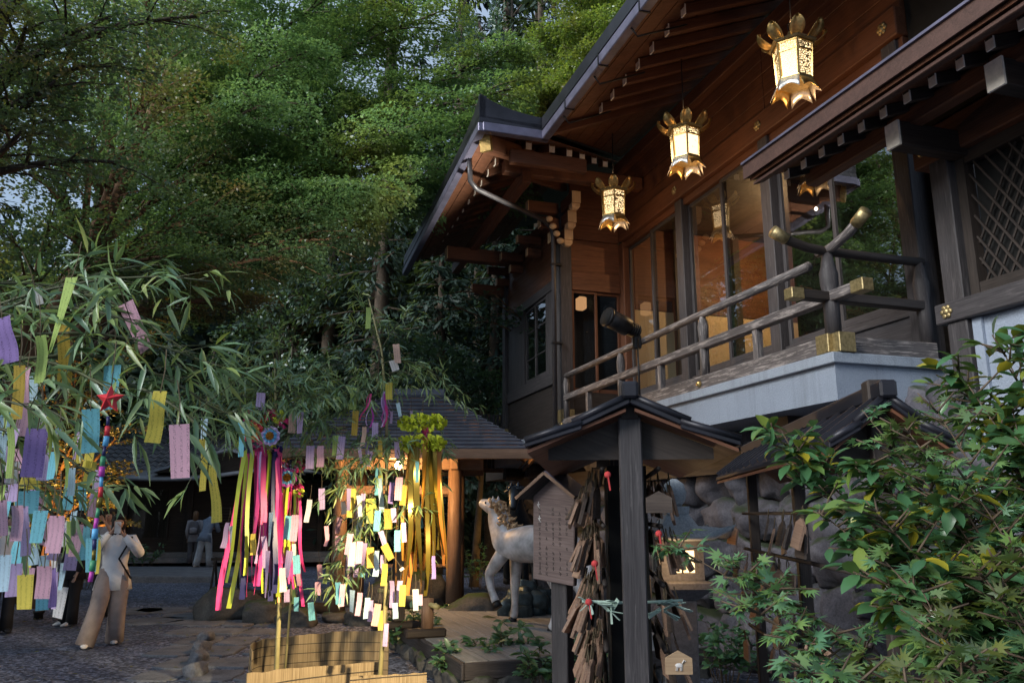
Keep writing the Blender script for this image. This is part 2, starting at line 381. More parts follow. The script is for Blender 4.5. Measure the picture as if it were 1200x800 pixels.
# ------------------------------------------------------------------ world, camera, light
w = bpy.data.worlds.new("World"); sc.world = w; w.use_nodes = True
wn = w.node_tree; wn.nodes.clear()
SUN_EL, SUN_AZ = R(26), R(-122)             # the open side of the valley, left of and behind the camera
sky = nd(wn, 'ShaderNodeTexSky', sky_type='NISHITA'); sky.sun_disc = False; sky.sun_elevation = SUN_EL; sky.sun_rotation = SUN_AZ
sky.air_density = 1.3; sky.dust_density = .9; sky.ozone_density = 3.0
bg = nd(wn, 'ShaderNodeBackground'); bg.inputs[1].default_value = 0.10
wo = nd(wn, 'ShaderNodeOutputWorld'); wn.links.new(sky.outputs[0], bg.inputs[0])
# thin high evening cloud over the clear sky
cl = nd(wn, 'ShaderNodeBackground'); cl.inputs[0].default_value = (.60, .76, 1.0, 1); cl.inputs[1].default_value = 0.56
tcw = nd(wn, 'ShaderNodeTexCoord'); cn = nd(wn, 'ShaderNodeTexNoise'); cn.inputs['Scale'].default_value = 2.2; cn.inputs['Detail'].default_value = 5; wn.links.new(tcw.outputs['Generated'], cn.inputs['Vector'])
cr = nd(wn, 'ShaderNodeValToRGB'); cr.color_ramp.elements[0].position = .3; cr.color_ramp.elements[0].color = (.45, .45, .45, 1); cr.color_ramp.elements[1].position = .65; cr.color_ramp.elements[1].color = (.9, .9, .9, 1); wn.links.new(cn.outputs[0], cr.inputs[0])
mxw = nd(wn, 'ShaderNodeMixShader'); wn.links.new(cr.outputs[0], mxw.inputs[0]); wn.links.new(bg.outputs[0], mxw.inputs[1]); wn.links.new(cl.outputs[0], mxw.inputs[2]); wn.links.new(mxw.outputs[0], wo.inputs[0])
sd = bpy.data.lights.new('sun', 'SUN'); sd.energy = 5.0; sd.angle = R(35); sd.color = (1, .99, .96)
so = bpy.data.objects.new('sun', sd); C.objects.link(so)
dirn = Vector((math.sin(SUN_AZ) * math.cos(SUN_EL), math.cos(SUN_AZ) * math.cos(SUN_EL), math.sin(SUN_EL)))
so.rotation_euler = (-dirn).to_track_quat('-Z', 'Y').to_euler(); so.location = dirn * 60
cam = bpy.data.cameras.new('camera'); co = bpy.data.objects.new('camera', cam); C.objects.link(co); sc.camera = co
cam.lens = 28.0; cam.sensor_width = 36; cam.clip_end = 600; cam.clip_start = .05
co.location = (0, 0, EYE); co.rotation_euler = (R(90) + TH, 0, 0)
sc.view_settings.view_transform = 'Standard'; sc.view_settings.look = 'None'; sc.view_settings.gamma = 1; sc.view_settings.exposure = 0.52
cy = sc.cycles; cy.max_bounces = 7; cy.diffuse_bounces = 3; cy.glossy_bounces = 3; cy.transmission_bounces = 3; cy.transparent_max_bounces = 10
cy.use_denoising = True; cy.sample_clamp_indirect = 4; cy.caustics_reflective = False; cy.caustics_refractive = False
def lamp(name, kind, loc, power, col, **kw):
    d = bpy.data.lights.new(name, kind); d.energy = power; d.color = col
    for k, v in kw.items(): setattr(d, k, v)
    o = bpy.data.objects.new(name, d); C.objects.link(o); o.location = loc; return o

# ------------------------------------------------------------------ ground, path, hill
def ground_mat():
    m, nt = new_mat('gravel'); b = bsdf_out(nt, .8, 0, .3); o = objco(nt)
    v = nd(nt, 'ShaderNodeTexVoronoi'); v.inputs['Scale'].default_value = 30; nt.links.new(o, v.inputs['Vector'])
    n = noise(nt, o, .5, 5)
    c = ramp(nt, nd_col_val(nt, v.outputs['Color']), [(0, (.022, .025, .04)), (.5, (.085, .096, .14)), (1, (.27, .30, .41))])
    c = mixc(nt, ramp(nt, n, [(.46, (0, 0, 0)), (.6, (.55, .55, .55))]), c, (.042, .047, .066))
    nt.links.new(c, b.inputs['Base Color']); bump(nt, v.outputs['Distance'], b, .9, .02); return m
def nd_col_val(nt, col):
    s = nd(nt, 'ShaderNodeSeparateColor'); nt.links.new(col, s.inputs[0]); return s.outputs[0]
M['gravel'] = ground_mat()
g = MB(); rows = []
for i in range(41):
    rows.append([Vector((-110 + 220 * j / 40, -90 + 260 * i / 40, 0)) for j in range(41)])
tag(g.grid(rows, False).build('ground', M['gravel']), kind='structure')
# stone slabs set in the gravel
def slab_poly(pts, h):
    return [Vector((x, y, .002)) for x, y in pts], h
ps = MB()
cells = []
for i, y0 in enumerate([8.2, 8.9, 9.6, 10.4, 11.2, 12.1, 13.0, 14.0, 15.1, 16.2, 17.5]):
    for j in range(3):
        x0 = -3.25 - (y0 - 8.2) * .31 + j * .55 - .2 * (i % 2); wdt = rnd.uniform(.42, .52); dep = rnd.uniform(.5, .68)
        q = []
        for k in range(9):
            a = 2 * math.pi * k / 9 + .2; rr = 1.12 if k % 2 else .98
            q.append(Vector((x0 + wdt * .56 * rr * math.copysign(abs(math.cos(a)) ** .6, math.cos(a)) + rnd.uniform(-.03, .03), y0 + dep * .56 * rr * math.copysign(abs(math.sin(a)) ** .6, math.sin(a)) + rnd.uniform(-.03, .03), -.02)))
        ps.ext(q, (0, 0, .034 + rnd.uniform(0, .014)))
for (u, v) in [(195, 715), (222, 722), (180, 728), (250, 712), (160, 716), (235, 729)]:
    p = on(u, v); q = [Vector((p.x + .55 * math.cos(a) * rnd.uniform(.8, 1.1), p.y + .5 * math.sin(a) * rnd.uniform(.8, 1.1), -.02)) for a in [2 * math.pi * k / 7 for k in range(7)]]
    ps.ext(q, (0, 0, .04))
M['paving'] = stone('worn paving', (.07, .075, .09), (.135, .143, .165), (.21, .22, .25), 3.5, bmp=.4)
tag(ps.build('path', M['paving'], bev=.012), kind='structure')
ap = MB(); ap.box(-16, -6.6, 20.6, 24.5, -.05, .16)
tag(ap.build('pavement', M['paving'], bev=.02), kind='structure')
# hillside behind the shrine
def hillz(x, y):
    a = max(0.0, y - 25 - 10 / (1 + math.exp((x + 4) / 1.5))) ; b = max(0.0, x - 9 + .25 * (y - 14))
    left = 1 / (1 + math.exp(-(x + 13 - .1 * (y - 30)) / 2.6))
    z = .62 * a * (left * .86 + .14) + .75 * b * (1 if y > 4 else 0)
    return min(z, 46) - .35 + .35 * math.sin(x * .7) * math.cos(y * .6)
h = MB(); rows = []
for i in range(50):
    y = 6 + 100 * i / 49
    rows.append([Vector((x, y, hillz(x, y))) for x in [-60 + 130 * j / 64 for j in range(65)]])
M['forest_floor'] = stone('forest floor', (.006, .007, .004), (.014, .016, .008), (.03, .035, .015), 1.2)
tag(h.grid(rows, True).build('hillside', M['forest_floor']), kind='structure')

# ------------------------------------------------------------------ the main hall
H = thing('shrine_hall', 'two level dark cedar shrine hall with hipped eaves above a pale balcony slab', 'shrine hall', (C0.x, C0.y, 0), AH)
def zr(t): return 6.72 + .414 * (t + .92)
Z0 = HZ                                     # balcony floor level 2.95
MB().box(0, 1.5, 0, 10.2, Z0 - .39, Z0 - .09).build('balcony_slab', M['plaster'], H)
MB().box(-.045, 1.5, -.045, 10.2, Z0 - .089, Z0).build('slab_lip', M['lip'], H, .006)
m = MB(); m.box(1.5, 9, -.3, 16, Z0 - .4, Z0 - .002); m.build('floor', M['wood_dark'], H)
m = MB()
for y in [1.0 + 1.5 * k for k in range(7)]: m.box(.25, 1.5, y, y + .22, Z0 - .62, Z0 - .395)
m.box(.5, .75, .1, 10.2, Z0 - .85, Z0 - .622); m.build('underfloor_beam', M['wood_dark'], H)
# railing
TR = .1
MB().box(TR - .075, TR + .075, .16, 6.34, Z0 + .002, Z0 + .16).build('rail_kerb', M['wood_rail'], H, .008)
MB().box(.14, 1.12, TR - .07, TR + .07, Z0 + .003, Z0 + .158).build('rail_kerb', M['wood_rail'], H, .008)
MB().tube([(TR, .34, 3.80), (TR, 2.2, 3.80), (TR, 4.3, 3.80), (TR, 6.34, 3.795)], .043, 10).build('top_rail', M['wood_rail'], H)
MB().box(TR - .05, TR + .05, -.32, 6.34, 3.405, 3.495).build('mid_rail', M['wood_rail'], H, .008)
MB().box(-.30, 1.12, TR - .05, TR + .05, 3.41, 3.49).build('mid_rail', M['wood_dark'], H, .008)
e1 = MB().tube([(-.42, TR, 3.98), (-.28, TR, 3.92), (-.1, TR, 3.875), (.1, TR, 3.86), (.6, TR, 3.858), (1.12, TR, 3.86)], [.042, .042, .04, .04, .04, .04], 10).build('top_rail', M['wood_dark'], H)
e2 = MB().tube([(TR, .22, 3.868), (TR, .02, 3.875), (TR, -.18, 3.93), (TR, -.38, 4.03)], [.03, .042, .042, .042], 10).build('top_rail', M['wood_rail'], H)
MB().tube([(-.43, TR, 3.985), (-.30, TR, 3.928)], [.054, .05], 14).build('rail_cap', M['brass_old'], e1)
MB().tube([(TR, -.40, 4.04), (TR, -.27, 3.975)], [.054, .05], 14).build('rail_cap', M['brass_old'], e2)
for c in [((TR - .056, TR + .056, -.345, -.2), (3.398, 3.502)), ((-.325, -.2, TR - .056, TR + .056), (3.403, 3.497)),
          ((TR - .082, TR + .082, -.06, .06), (Z0 + .004, Z0 + .17)), ((-.03, .08, TR - .078, TR + .078), (Z0 + .006, Z0 + .168))]:
    (x0, x1, y0, y1), (z0, z1) = c
    MB().box(x0, x1, y0, y1, z0, z1).build('beam_cap', M['brass_old'], H, .006)
def rpost(x, y, ztop, mat='wood_rail', fat=1.0):
    k = fat
    prof = [(.05 * k, Z0 + .16), (.05 * k, 3.40), (.047 * k, 3.5), (.056 * k, 3.56), (.058 * k, 3.66), (.045 * k, 3.72), (.03 * k, ztop)]
    p = MB().lathe(prof, 12, (x, y, 0)).build('rail_post', M[mat], H); return p
for y in (2.15, 4.26, 6.28):
    p = rpost(TR, y, 3.78); MB().ball((TR - .085, y, Z0 + .075), .035, 1).build('rivet', M['brass'], p)
rpost(TR, TR, 3.85, 'wood_grey', 1.35); rpost(1.08, TR, 3.85, 'wood_grey', 1.2)
for y in (1.17, 3.14, 5.38): MB().box(TR - .035, TR + .035, y - .04, y + .04, Z0 + .155, 3.41).build('rail_strut', M['wood_rail'], H, .005)
# recessed window wall
TW = 1.2
for y, mat in ((.2, 'wood_grey'), (2.26, 'wood_grey'), (4.32, 'wood_grey'), (6.27, 'wood')):
    MB().box(TW - .10, TW + .09, y - .095, y + .095, Z0 + .004, 6.095).build('post', M[mat], H, .008)
MB().box(TW - .06, TW + .06, .05, 6.2, 6.0, 6.10).build('lintel', M['wood'], H, .006)
lb = MB().box(TW - .14, TW + .10, .03, 6.25, 6.103, 6.40).build('lintel', M['wood'], H, .01)
for y in (.2, 2.26, 4.32):
    n = MB(); c = Vector((TW - .145, y, 6.25)); n.ball(c, .035, 1, (.7, 1, 1))
    for k in range(6): n.ball(c + Vector((0, .042 * math.cos(k * math.pi / 3), .042 * math.sin(k * math.pi / 3))), .024, 1, (.6, 1, 1))
    n.build('nail_cover', M['brass_old'], lb)
for y0, y1 in ((.05, 2.22), (2.225, 4.28), (4.285, 6.2)):
    for z0, z1 in ((6.402, 6.63), (6.636, 6.93), (6.942, 7.12), (7.126, 7.30)):
        d_ = rnd.uniform(-.003, .003); MB().box(TW - .05 + d_, TW + .03, y0, y1, z0, z1).build('wall_board', M['wood'], H, .005)
MB().box(TW - .16, TW + .1, -4, 6.3, 7.30, 7.50).build('wall_plate', M['wood'], H, .01)
def sash(par, fx, y0, y1, z0, z1, axis='y', fw=.045, mull=None, mat='wood_dark', name='window'):
    """a sliding sash: frame mesh (the window itself), pane child. axis y: in the plane x = fx; axis x: in plane y = fx."""
    def bx(a0, a1, c0, c1, th=.02, dx=0):
        if axis == 'y': return (fx - th + dx, fx + th + dx, a0, a1, c0, c1)
        return (a0, a1, fx - th + dx, fx + th + dx, c0, c1)
    m = MB(); m.box(*bx(y0, y0 + fw, z0, z1)); m.box(*bx(y1 - fw, y1, z0, z1)); m.box(*bx(y0 + fw, y1 - fw, z0, z0 + fw * 1.6)); m.box(*bx(y0 + fw, y1 - fw, z1 - fw, z1))
    for q in mull or []: m.box(*bx(y0 + fw, y1 - fw, q - .012, q + .012, .012))
    f = m.build(name, M[mat], par, .004)
    g = MB(); b = bx(y0 + fw, y1 - fw, z0 + fw * 1.6, z1 - fw, .002)
    if axis == 'y': g.grid([[(fx, y0 + fw, z0 + fw), (fx, y1 - fw, z0 + fw)], [(fx, y0 + fw, z1 - fw), (fx, y1 - fw, z1 - fw)]], False)
    else: g.grid([[(y0 + fw, fx, z0 + fw), (y1 - fw, fx, z0 + fw)], [(y0 + fw, fx, z1 - fw), (y1 - fw, fx, z1 - fw)]], False)
    g.build('pane', M['glass'], f); return f
for a, b in ((.30, 2.16), (2.36, 4.22), (4.42, 6.17)):
    mid = (a + b) / 2
    MB().box(TW - .03, TW + .03, a, b, Z0 + .004, 3.42).build('dado', M['wood_grey'], H)
    MB().box(TW - .055, TW + .05, a, b, 3.421, 3.50).build('sill', M['wood_grey'], H, .006)
    sash(H, TW - .02, a, mid + .02, 3.503, 5.997, fw=.05, mat='wood_grey'); sash(H, TW + .025, mid - .02, b, 3.503, 5.997, fw=.05, mat='wood_grey')
# near end of the hall above the annex: gable wall, then a sheet painted black for unlit depth
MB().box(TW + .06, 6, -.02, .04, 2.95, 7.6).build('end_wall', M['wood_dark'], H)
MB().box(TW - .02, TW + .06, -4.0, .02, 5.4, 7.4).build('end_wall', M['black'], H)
# wing that stands forward at the far end
YW = 6.35
def wpost(x0, x1, y0, y1, shoe=True):
    p = MB().box(x0, x1, y0, y1, Z0 + .004, 6.62).build('post', M['wood_grey'], H, .008)
    if shoe: MB().box(x0 - .006, x1 + .006, y0 - .006, y1 + .006, Z0 + .12, Z0 + .32).build('post_shoe', M['brass_old'], p)
wpost(.03, .23, YW - .06, YW + .14); wpost(.03, .2, 9.38, 9.56)
MB().box(.232, TW, YW - .02, YW + .03, 6.36, 7.3).build('wall_board', M['wood'], H)
MB().box(.232, TW - .1, YW - .06, YW + .05, 6.10, 6.355).build('lintel', M['wood'], H, .008)
MB().box(.232, TW - .1, YW - .01, YW + .03, 5.55, 6.097).build('wall_board', M['wood'], H)
MB().box(.232, TW - .1, YW - .05, YW + .05, 5.23, 5.545).build('lintel', M['wood'], H, .008)
MB().box(.232, TW - .1, YW - .03, YW + .03, Z0 + .004, 3.55).build('dado', M['wood_dark'], H)
sash(H, YW - .0, .235, .68, 3.555, 5.225, 'x', .04, mat='wood'); sash(H, YW + .03, .66, 1.1, 3.555, 5.225, 'x', .04, mat='wood')
MB().box(.10, .16, YW + .142, 9.378, Z0 + .004, 3.74).build('dado', M['wood_dark'], H)
MB().box(.06, .19, YW + .142, 9.378, 3.743, 3.95).build('sill', M['wood_grey'], H, .008)
for y0, y1 in ((6.52, 7.15), (8.35, 9.36)): MB().box(.09, .15, y0, y1, 3.953, 5.35).build('wall_board', M['wood_grey'], H)
sash(H, .12, 7.16, 7.78, 3.955, 5.345, 'y', .05, [4.4, 4.9], 'wood_grey'); sash(H, .135, 7.74, 8.34, 3.955, 5.345, 'y', .05, [4.4, 4.9], 'wood_grey')
MB().box(.07, .18, YW + .142, 9.378, 5.352, 5.52).build('lintel', M['wood_grey'], H, .008)
MB().box(.10, .16, YW + .142, 9.378, 5.523, 6.5).build('wall_board', M['wood'], H)
MB().box(.02, .22, YW + .142, 9.7, 6.5, 6.68).build('wall_plate', M['wood'], H, .01)
MB().box(.2, 6, 9.5, 9.56, 2.95, 6.8).build('end_wall', M['wood_dark'], H)
# inside of the rooms
MB().box(1.35, 5.5, 6.30, 6.33, 2.96, 4.98).build('room_wall', M['cream'], H)
MB().box(1.35, 5.5, 6.28, 6.325, 4.985, 6.4).build('room_wall', M['wood'], H)
MB().box(5.5, 5.56, .06, 6.3, 2.96, 6.4).build('room_wall', M['wood_dark'], H)
MB().box(1.3, 5.5, .06, 6.3, 6.42, 6.46).build('room_ceiling', M['wood_dark'], H)
MB().box(1.4, 5.5, 2.2, 2.24, 2.96, 6.4).build('room_wall', M['wood_dark'], H)
MB().box(2.05, 2.17, 6.15, 6.27, 2.96, 6.4).build('room_post', M['wood_dark'], H); MB().box(3.2, 3.32, 6.15, 6.27, 2.96, 6.4).build('room_post', M['wood_dark'], H)
MB().box(.25, 1.3, 7.6, 7.64, 2.96, 6.4).build('room_wall', M['wood_dark'], H)
lamp('room_light', 'POINT', hw(3.2, 4.9, 5.7), 100, (1, .58, .26), shadow_soft_size=.06)
# rafters
for k in range(18):
    y = -2.2 + .375 * k
    yt = min(y, 99); x1 = 1.32
    x0 = -.3
    if y > 4.15: x0 = y - 4.3 - .9 + .12
    r = MB().bar((x0, y, zr(x0) + .085 + (.0)), (x1, y, zr(x1) + .085), .085, .12).build('rafter', M['wood'], H, .006)
    if y <= 4.15: MB().box(x0 - .012, x0 + .004, y - .043, y + .043, zr(x0) + .022, zr(x0) + .146).build('rafter_tip', M['white_tip'], r)
for k in range(13):                          # the wing's outer eave
    y = 4.75 + .4 * k; x0 = -1.3; x1 = min(.1, y - 4.3 - 1.85 - .1)
    if x1 - x0 < .12: continue
    zz = lambda x: 6.72 + .414 * (x + 1.87)
    r = MB().bar((x0, y, zz(x0) - .04), (x1, y, zz(x1) - .04), .085, .12).build('rafter', M['wood'], H, .006)
    MB().box(x0 - .012, x0 + .004, y - .043, y + .043, zz(x0) - .103, zz(x0) + .02).build('rafter_tip', M['white_tip'], r)
for k in range(7):                           # the wing's near eave
    x = -1.35 + .36 * k; y0 = max(4.85, 4.3 + x + .92 + .12 if x > -.4 else 4.85); y1 = min(YW - .02, 4.3 + x + 1.87 - .1)
    if y1 - y0 < .15: continue
    zz = lambda y: 6.72 + .414 * (y - 4.3)
    r = MB().bar((x, y0, zz(y0) - .04), (x, y1, zz(y1) - .04), .085, .12).build('rafter', M['wood'], H, .006)
    MB().box(x - .043, x + .043, y0 - .012, y0 + .004, zz(y0) - .103, zz(y0) + .02).build('rafter_tip', M['white_tip'], r)
# soffit boards and roof shell: main slope, near slope of the wing, outer slope of the wing
def poly3(pts, f): return [Vector((x, y, f(x, y))) for x, y in pts]
f1 = lambda x, y: zr(x) + .16
f2 = lambda x, y: 6.72 + .414 * (y - 4.3) + .03
f3 = lambda x, y: 6.72 + .414 * (x + 1.87) + .03 - .03 * max(0, y - 5)
EX = -1.84
for nm, pts, f in (('soffit', [(-.92, -4), (1.3, -4), (1.3, 6.52), (-.92, 4.3)], f1),
                   ('soffit', [(EX, 4.3), (-.92, 4.3), (1.3, 6.52), (.38, 6.52)], f2), ('soffit', [(EX, 4.3), (.38, 6.52), (.38, 10.4), (EX, 10.0)], f3)):
    a_, b_, c_, d_ = poly3(pts, f); m = MB(); k_ = 9      # long boards with open joints
    if nm == 'soffit':
        for i in range(k_):
            s0, s1 = i / k_ + .003, (i + 1) / k_ - .003
            m.ext([a_.lerp(b_, s0), a_.lerp(b_, s1), d_.lerp(c_, s1), d_.lerp(c_, s0)] if (b_ - a_).length > 1.2 else [a_.lerp(d_, s0), b_.lerp(c_, s0), b_.lerp(c_, s1), a_.lerp(d_, s1)], (0, 0, .018 + .002 * (i % 2)))
    m.build('soffit', M['wood'], H)
for pts, f in (([(-.99, -4), (4.5, -4), (4.5, 9.79), (-.99, 4.3)], f1), ([(EX - .06, 4.24), (-.99, 4.24), (4.5, 9.79), (3.6, 9.79)], f2), ([(EX - .06, 4.24), (3.6, 9.79), (3.6, 10.4), (EX - .06, 10.1)], f3)):
    MB().ext([p + Vector((0, 0, .10)) for p in poly3(pts, f)], (0, 0, .1)).build('roof', M['roof'], H)
# eave edge: a thick dark band over a copper gutter, sweeping up at the outer corner
def sweep(cx): return .25 * math.exp(-cx / .42)
def band(pts, z0s, z1s, th, name, mat, nrm):
    rows = []
    for p, a, b in zip(pts, z0s, z1s):
        p = Vector((p[0], p[1], 0)); n = Vector(nrm) * th
        rows.append([p + Vector((0, 0, a)), p + Vector((0, 0, b)), p + n + Vector((0, 0, b)), p + n + Vector((0, 0, a))])
    MB().loft(rows, True, True, False).build(name, M[mat], H)
ys = [-4 + (8.3) * k / 14 for k in range(15)]
band([(-1.0, y) for y in ys], [6.86] * 15, [7.0 + (.04 if y > 3.8 else 0) for y in ys], .1, 'eave_edge', 'roof', (1, 0, 0))
xs = [EX - .05 + (.9) * k / 12 for k in range(13)]
band([(x, 4.24) for x in xs], [6.86 + .25 * sweep(x - xs[0]) for x in xs], [7.0 + sweep(x - xs[0]) for x in xs], .1, 'eave_edge', 'roof', (0, 1, 0))
ys = [4.24 + 5.9 * (k / 16) ** 1.5 for k in range(17)]
zo = [-.05 * max(0, y - 5) for y in ys]
band([(EX - .06, y) for y in ys], [6.84 + o_ + .25 * sweep(y - 4.24) for y, o_ in zip(ys, zo)], [6.98 + o_ + sweep(y - 4.24) for y, o_ in zip(ys, zo)], .1, 'eave_edge', 'roof', (1, 0, 0))
def gutter(pts):
    rows = []
    for p in pts:
        p = Vector(p); rows.append(p)
    return MB().bar(rows[0], rows[1], .11, .13)
gutter([(-.965, -4, 6.75), (-.965, 4.24, 6.75)]).build('gutter', M['gutter'], H, .01)
gutter([(EX - .02, 4.235, 6.75), (-.91, 4.235, 6.75)]).build('gutter', M['gutter'], H, .01)
gutter([(EX - .03, 4.19, 6.74), (EX - .03, 10.1, 6.44)]).build('gutter', M['gutter'], H, .01)
for y in (-.5, .5, 1.5, 2.5, 3.5):
    MB().tube([(-.97, y, 6.69), (-.9, y, 6.60), (-.3, y, 6.86)], .011, 6).build('gutter_bracket', M['iron'], H)
for (a, b) in (((-.965, -4), (-.965, 4.2)),):
    m = MB()
    for y in [-.9 + 1.05 * k for k in range(5)]: m.box(-1.03, -.90, y - .008, y + .008, 6.675, 6.83)
    m.build('gutter_joint', M['iron'], H)
# heavy corner rafter, purlins, bracket arms with pale cut ends
hr = MB().bar((-1.74, 4.42, 6.62), (.2, 6.36, 7.32), .16, .22).build('corner_rafter', M['wood'], H, .01)
MB().bar((-1.78, 4.38, 6.606), (-1.735, 4.425, 6.62), .164, .224).build('corner_rafter_cap', M['brass'], hr)
MB().bar((-1.35, 4.62, 6.575), (-.2, 4.62, 6.575), .10, .20).build('eave_beam', M['wood'], H, .008)
MB().bar((-1.2, 5.45, 6.80), (1.1, 5.45, 6.80), .15, .2).build('purlin', M['wood'], H, .01)
MB().bar((-.85, 5.35, 6.66), (-.85, 10.0, 6.58), .15, .2).build('purlin', M['wood'], H, .01)
def arm(p0, p1, w=.13, h=.17):
    a = MB().bar(p0, p1, w, h).build('bracket_arm', M['wood'], H, .008); p0, p1 = Vector(p0), Vector(p1); d = (p0 - p1).normalized()
    MB().bar(p0 + d * .012, p0 + d * .0005, w * .98, h * .98).build('arm_end', M['wood_pale'], a)
arm((-1.35, 8.6, 6.42), (.1, 8.6, 6.42), .2, .24); arm((-.62, 9.55, 6.05), (.1, 9.55, 6.05), .17, .2)
for i, (dy, z) in enumerate(((-.55, 6.62), (-.36, 6.36), (-.2, 6.12))):
    arm((.13, YW + dy, z), (.13, YW - .04, z), .15, .2); arm((.13 + dy * 1.1 - .02, YW + .04, z - .01), (.03, YW + .04, z - .01), .14, .18)
    b = MB().lathe([(.06, z - .19), (.10, z - .15), (.10, z - .09)], 4, (.13, YW + dy + .08, 0), R(45), False).build('bearing_block', M['wood_pale'], H, .004)
for y in (7.3, 8.3, 9.2):
    arm((-.38, y, 6.36), (.05, y, 6.36), .11, .14); arm((-.2, y, 6.14), (.05, y, 6.14), .11, .14)
for k in range(4): MB().ball((.0 - .07 * k, YW - .16 - .02 * k, 6.0 + .11 * k), .062, 1, (1, 1, .8)).build('carved_end', M['wood_pale'], H)
MB().bar((-.85, 5.45, 6.72), (.13, 6.3, 6.98), .09, .12).build('strut', M['wood'], H)
# drain pipe: from the wing's gutter along under the eave and down the corner post
MB().tube([(EX, 5.0, 6.66), (EX + .02, 5.0, 6.3), (EX + .12, 5.05, 6.22), (-.3, 6.15, 6.30), (-.13, 6.26, 6.24), (-.09, 6.28, 6.1), (-.09, 6.28, 2.2)], .038, 10).build('downpipe', M['pipe'], H)
for z in (5.6, 4.3): MB().box(-.135, .04, 6.235, 6.325, z, z + .03).build('pipe_clip', M['iron'], H)

# ------------------------------------------------------------------ the annex on the right
X = thing('annex_building', 'dark timber annex with lattice window and white tipped rafters at the right edge', 'annex', (C0.x, C0.y, 0), AH)
TA = .7
MB().box(TA - .1, TA + .08, -.76, -.58, Z0 - .45, 4.72).build('post', M['wood_grey'], X, .008)
sl = MB().box(TA - .13, TA + .10, -5, -.50, 3.10, 3.26).build('sill_beam', M['wood_grey'], X, .01)
n = MB(); c = Vector((TA - .135, -.62, 3.185)); n.ball(c, .03, 1, (.7, 1, 1))
for k in range(6): n.ball(c + Vector((0, .036 * math.cos(k * math.pi / 3), .036 * math.sin(k * math.pi / 3))), .021, 1, (.6, 1, 1))
n.build('nail_cover', M['brass_old'], sl)
MB().box(TA - .04, TA + .06, -5, -.6, .0, 3.098).build('wall', M['plaster2'], X)
MB().box(TA - .07, TA + .07, -.86, -.78, 1.5, 3.096).build('wall_batten', M['plaster2'], X)
MB().box(TA - .055, TA + .04, -.87, -.79, 3.263, 4.4).build('window_jamb', M['wood_dark'], X)
wf = MB().box(TA - .05, TA + .03, -5, -.872, 3.263, 3.36).box(TA - .05, TA + .03, -5, -.872, 4.32, 4.42).build('lattice_window', M['wood_dark'], X)
m = MB()
for k in range(44):
    y = -5.2 + .105 * k
    for dy in (-1.0, 1.0):
        y0, z0 = y, 3.36; y1, z1 = y + dy * .96 * .62, 4.32
        a0, a1 = y0, y1
        if max(a0, a1) > -.88 or min(a0, a1) < -5.1: 
            if min(a0, a1) > -.9: continue
            if max(a0, a1) > -.88:
                t_ = (-.88 - a0) / (a1 - a0)
                if a0 > -.88: z0 = z0 + (z1 - z0) * t_; a0 = -.88
                else: z1 = z0 + (z1 - z0) * t_; a1 = -.88
        xo = TA - .02 if dy > 0 else TA - .004
        m.bar((xo, a0, z0), (xo, a1, z1), .016, .014, (1, 0, 0))
m.build('lattice', M['wood_dark'], wf)
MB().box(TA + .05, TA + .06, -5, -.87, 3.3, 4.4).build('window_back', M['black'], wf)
MB().box(TA - .12, TA + .10, -5, -.45, 4.425, 4.72).build('lintel', M['wood'], X, .01)
MB().box(TA - .03, TA + .05, -5, -.5, 4.723, 5.3).build('wall_board', M['wood_dark'], X)
n = MB(); c = Vector((TA - .125, -.55, 4.54)); n.ball(c, .035, 1, (.7, 1, 1)); n.build('nail_cover', M['brass_old'], X)
za = lambda x: 4.60 + .36 * (x + .1)
for k in range(13):
    y = .28 - .235 * k
    r = MB().bar((-.1, y, za(-.1) + .02), (.75, y, za(.75) + .02), .06, .085).build('rafter', M['wood_dark'], X, .004)
    MB().box(-.11, -.098, y - .031, y + .031, za(-.1) - .022, za(-.1) + .062).build('rafter_tip', M['white_tip'], r)
for y in (-.85, -1.75):
    a = MB().bar((.02, y, 4.47), (.7, y, 4.47), .13, .2).build('beam_end', M['wood_dark'], X, .01)
    MB().box(.0, .018, y - .066, y + .066, 4.37, 4.57).build('beam_tip', M['white_tip'], a)
MB().bar((.18, .32, 4.62), (.18, -5, 4.62), .12, .14).build('purlin', M['wood'], X, .01)
MB().ext([Vector((-.42, -5, za(-.42) + .07)), Vector((.9, -5, za(.9) + .07)), Vector((.9, .38, za(.9) + .07)), Vector((-.42, .38, za(-.42) + .07))], (0, 0, .03)).build('soffit', M['wood'], X)
MB().ext([Vector((-.40, -5, za(-.42) + .06)), Vector((-.28, -5, za(-.28) + .06)), Vector((-.28, .37, za(-.28) + .06)), Vector((-.40, .37, za(-.42) + .06))], (0, 0, -.035)).build('fascia', M['wood_eave'], X, .008)
MB().ext([Vector((-.46, -5, za(-.46) + .11)), Vector((.9, -5, za(.9) + .11)), Vector((.9, .42, za(.9) + .11)), Vector((-.46, .42, za(-.46) + .11))], (0, 0, .14)).build('roof', M['wood_eave'], X)
MB().bar((-.47, .42, za(-.46) + .255), (-.47, -5, za(-.46) + .255), .02, .02).build('roof_edge', M['gutter'], X)
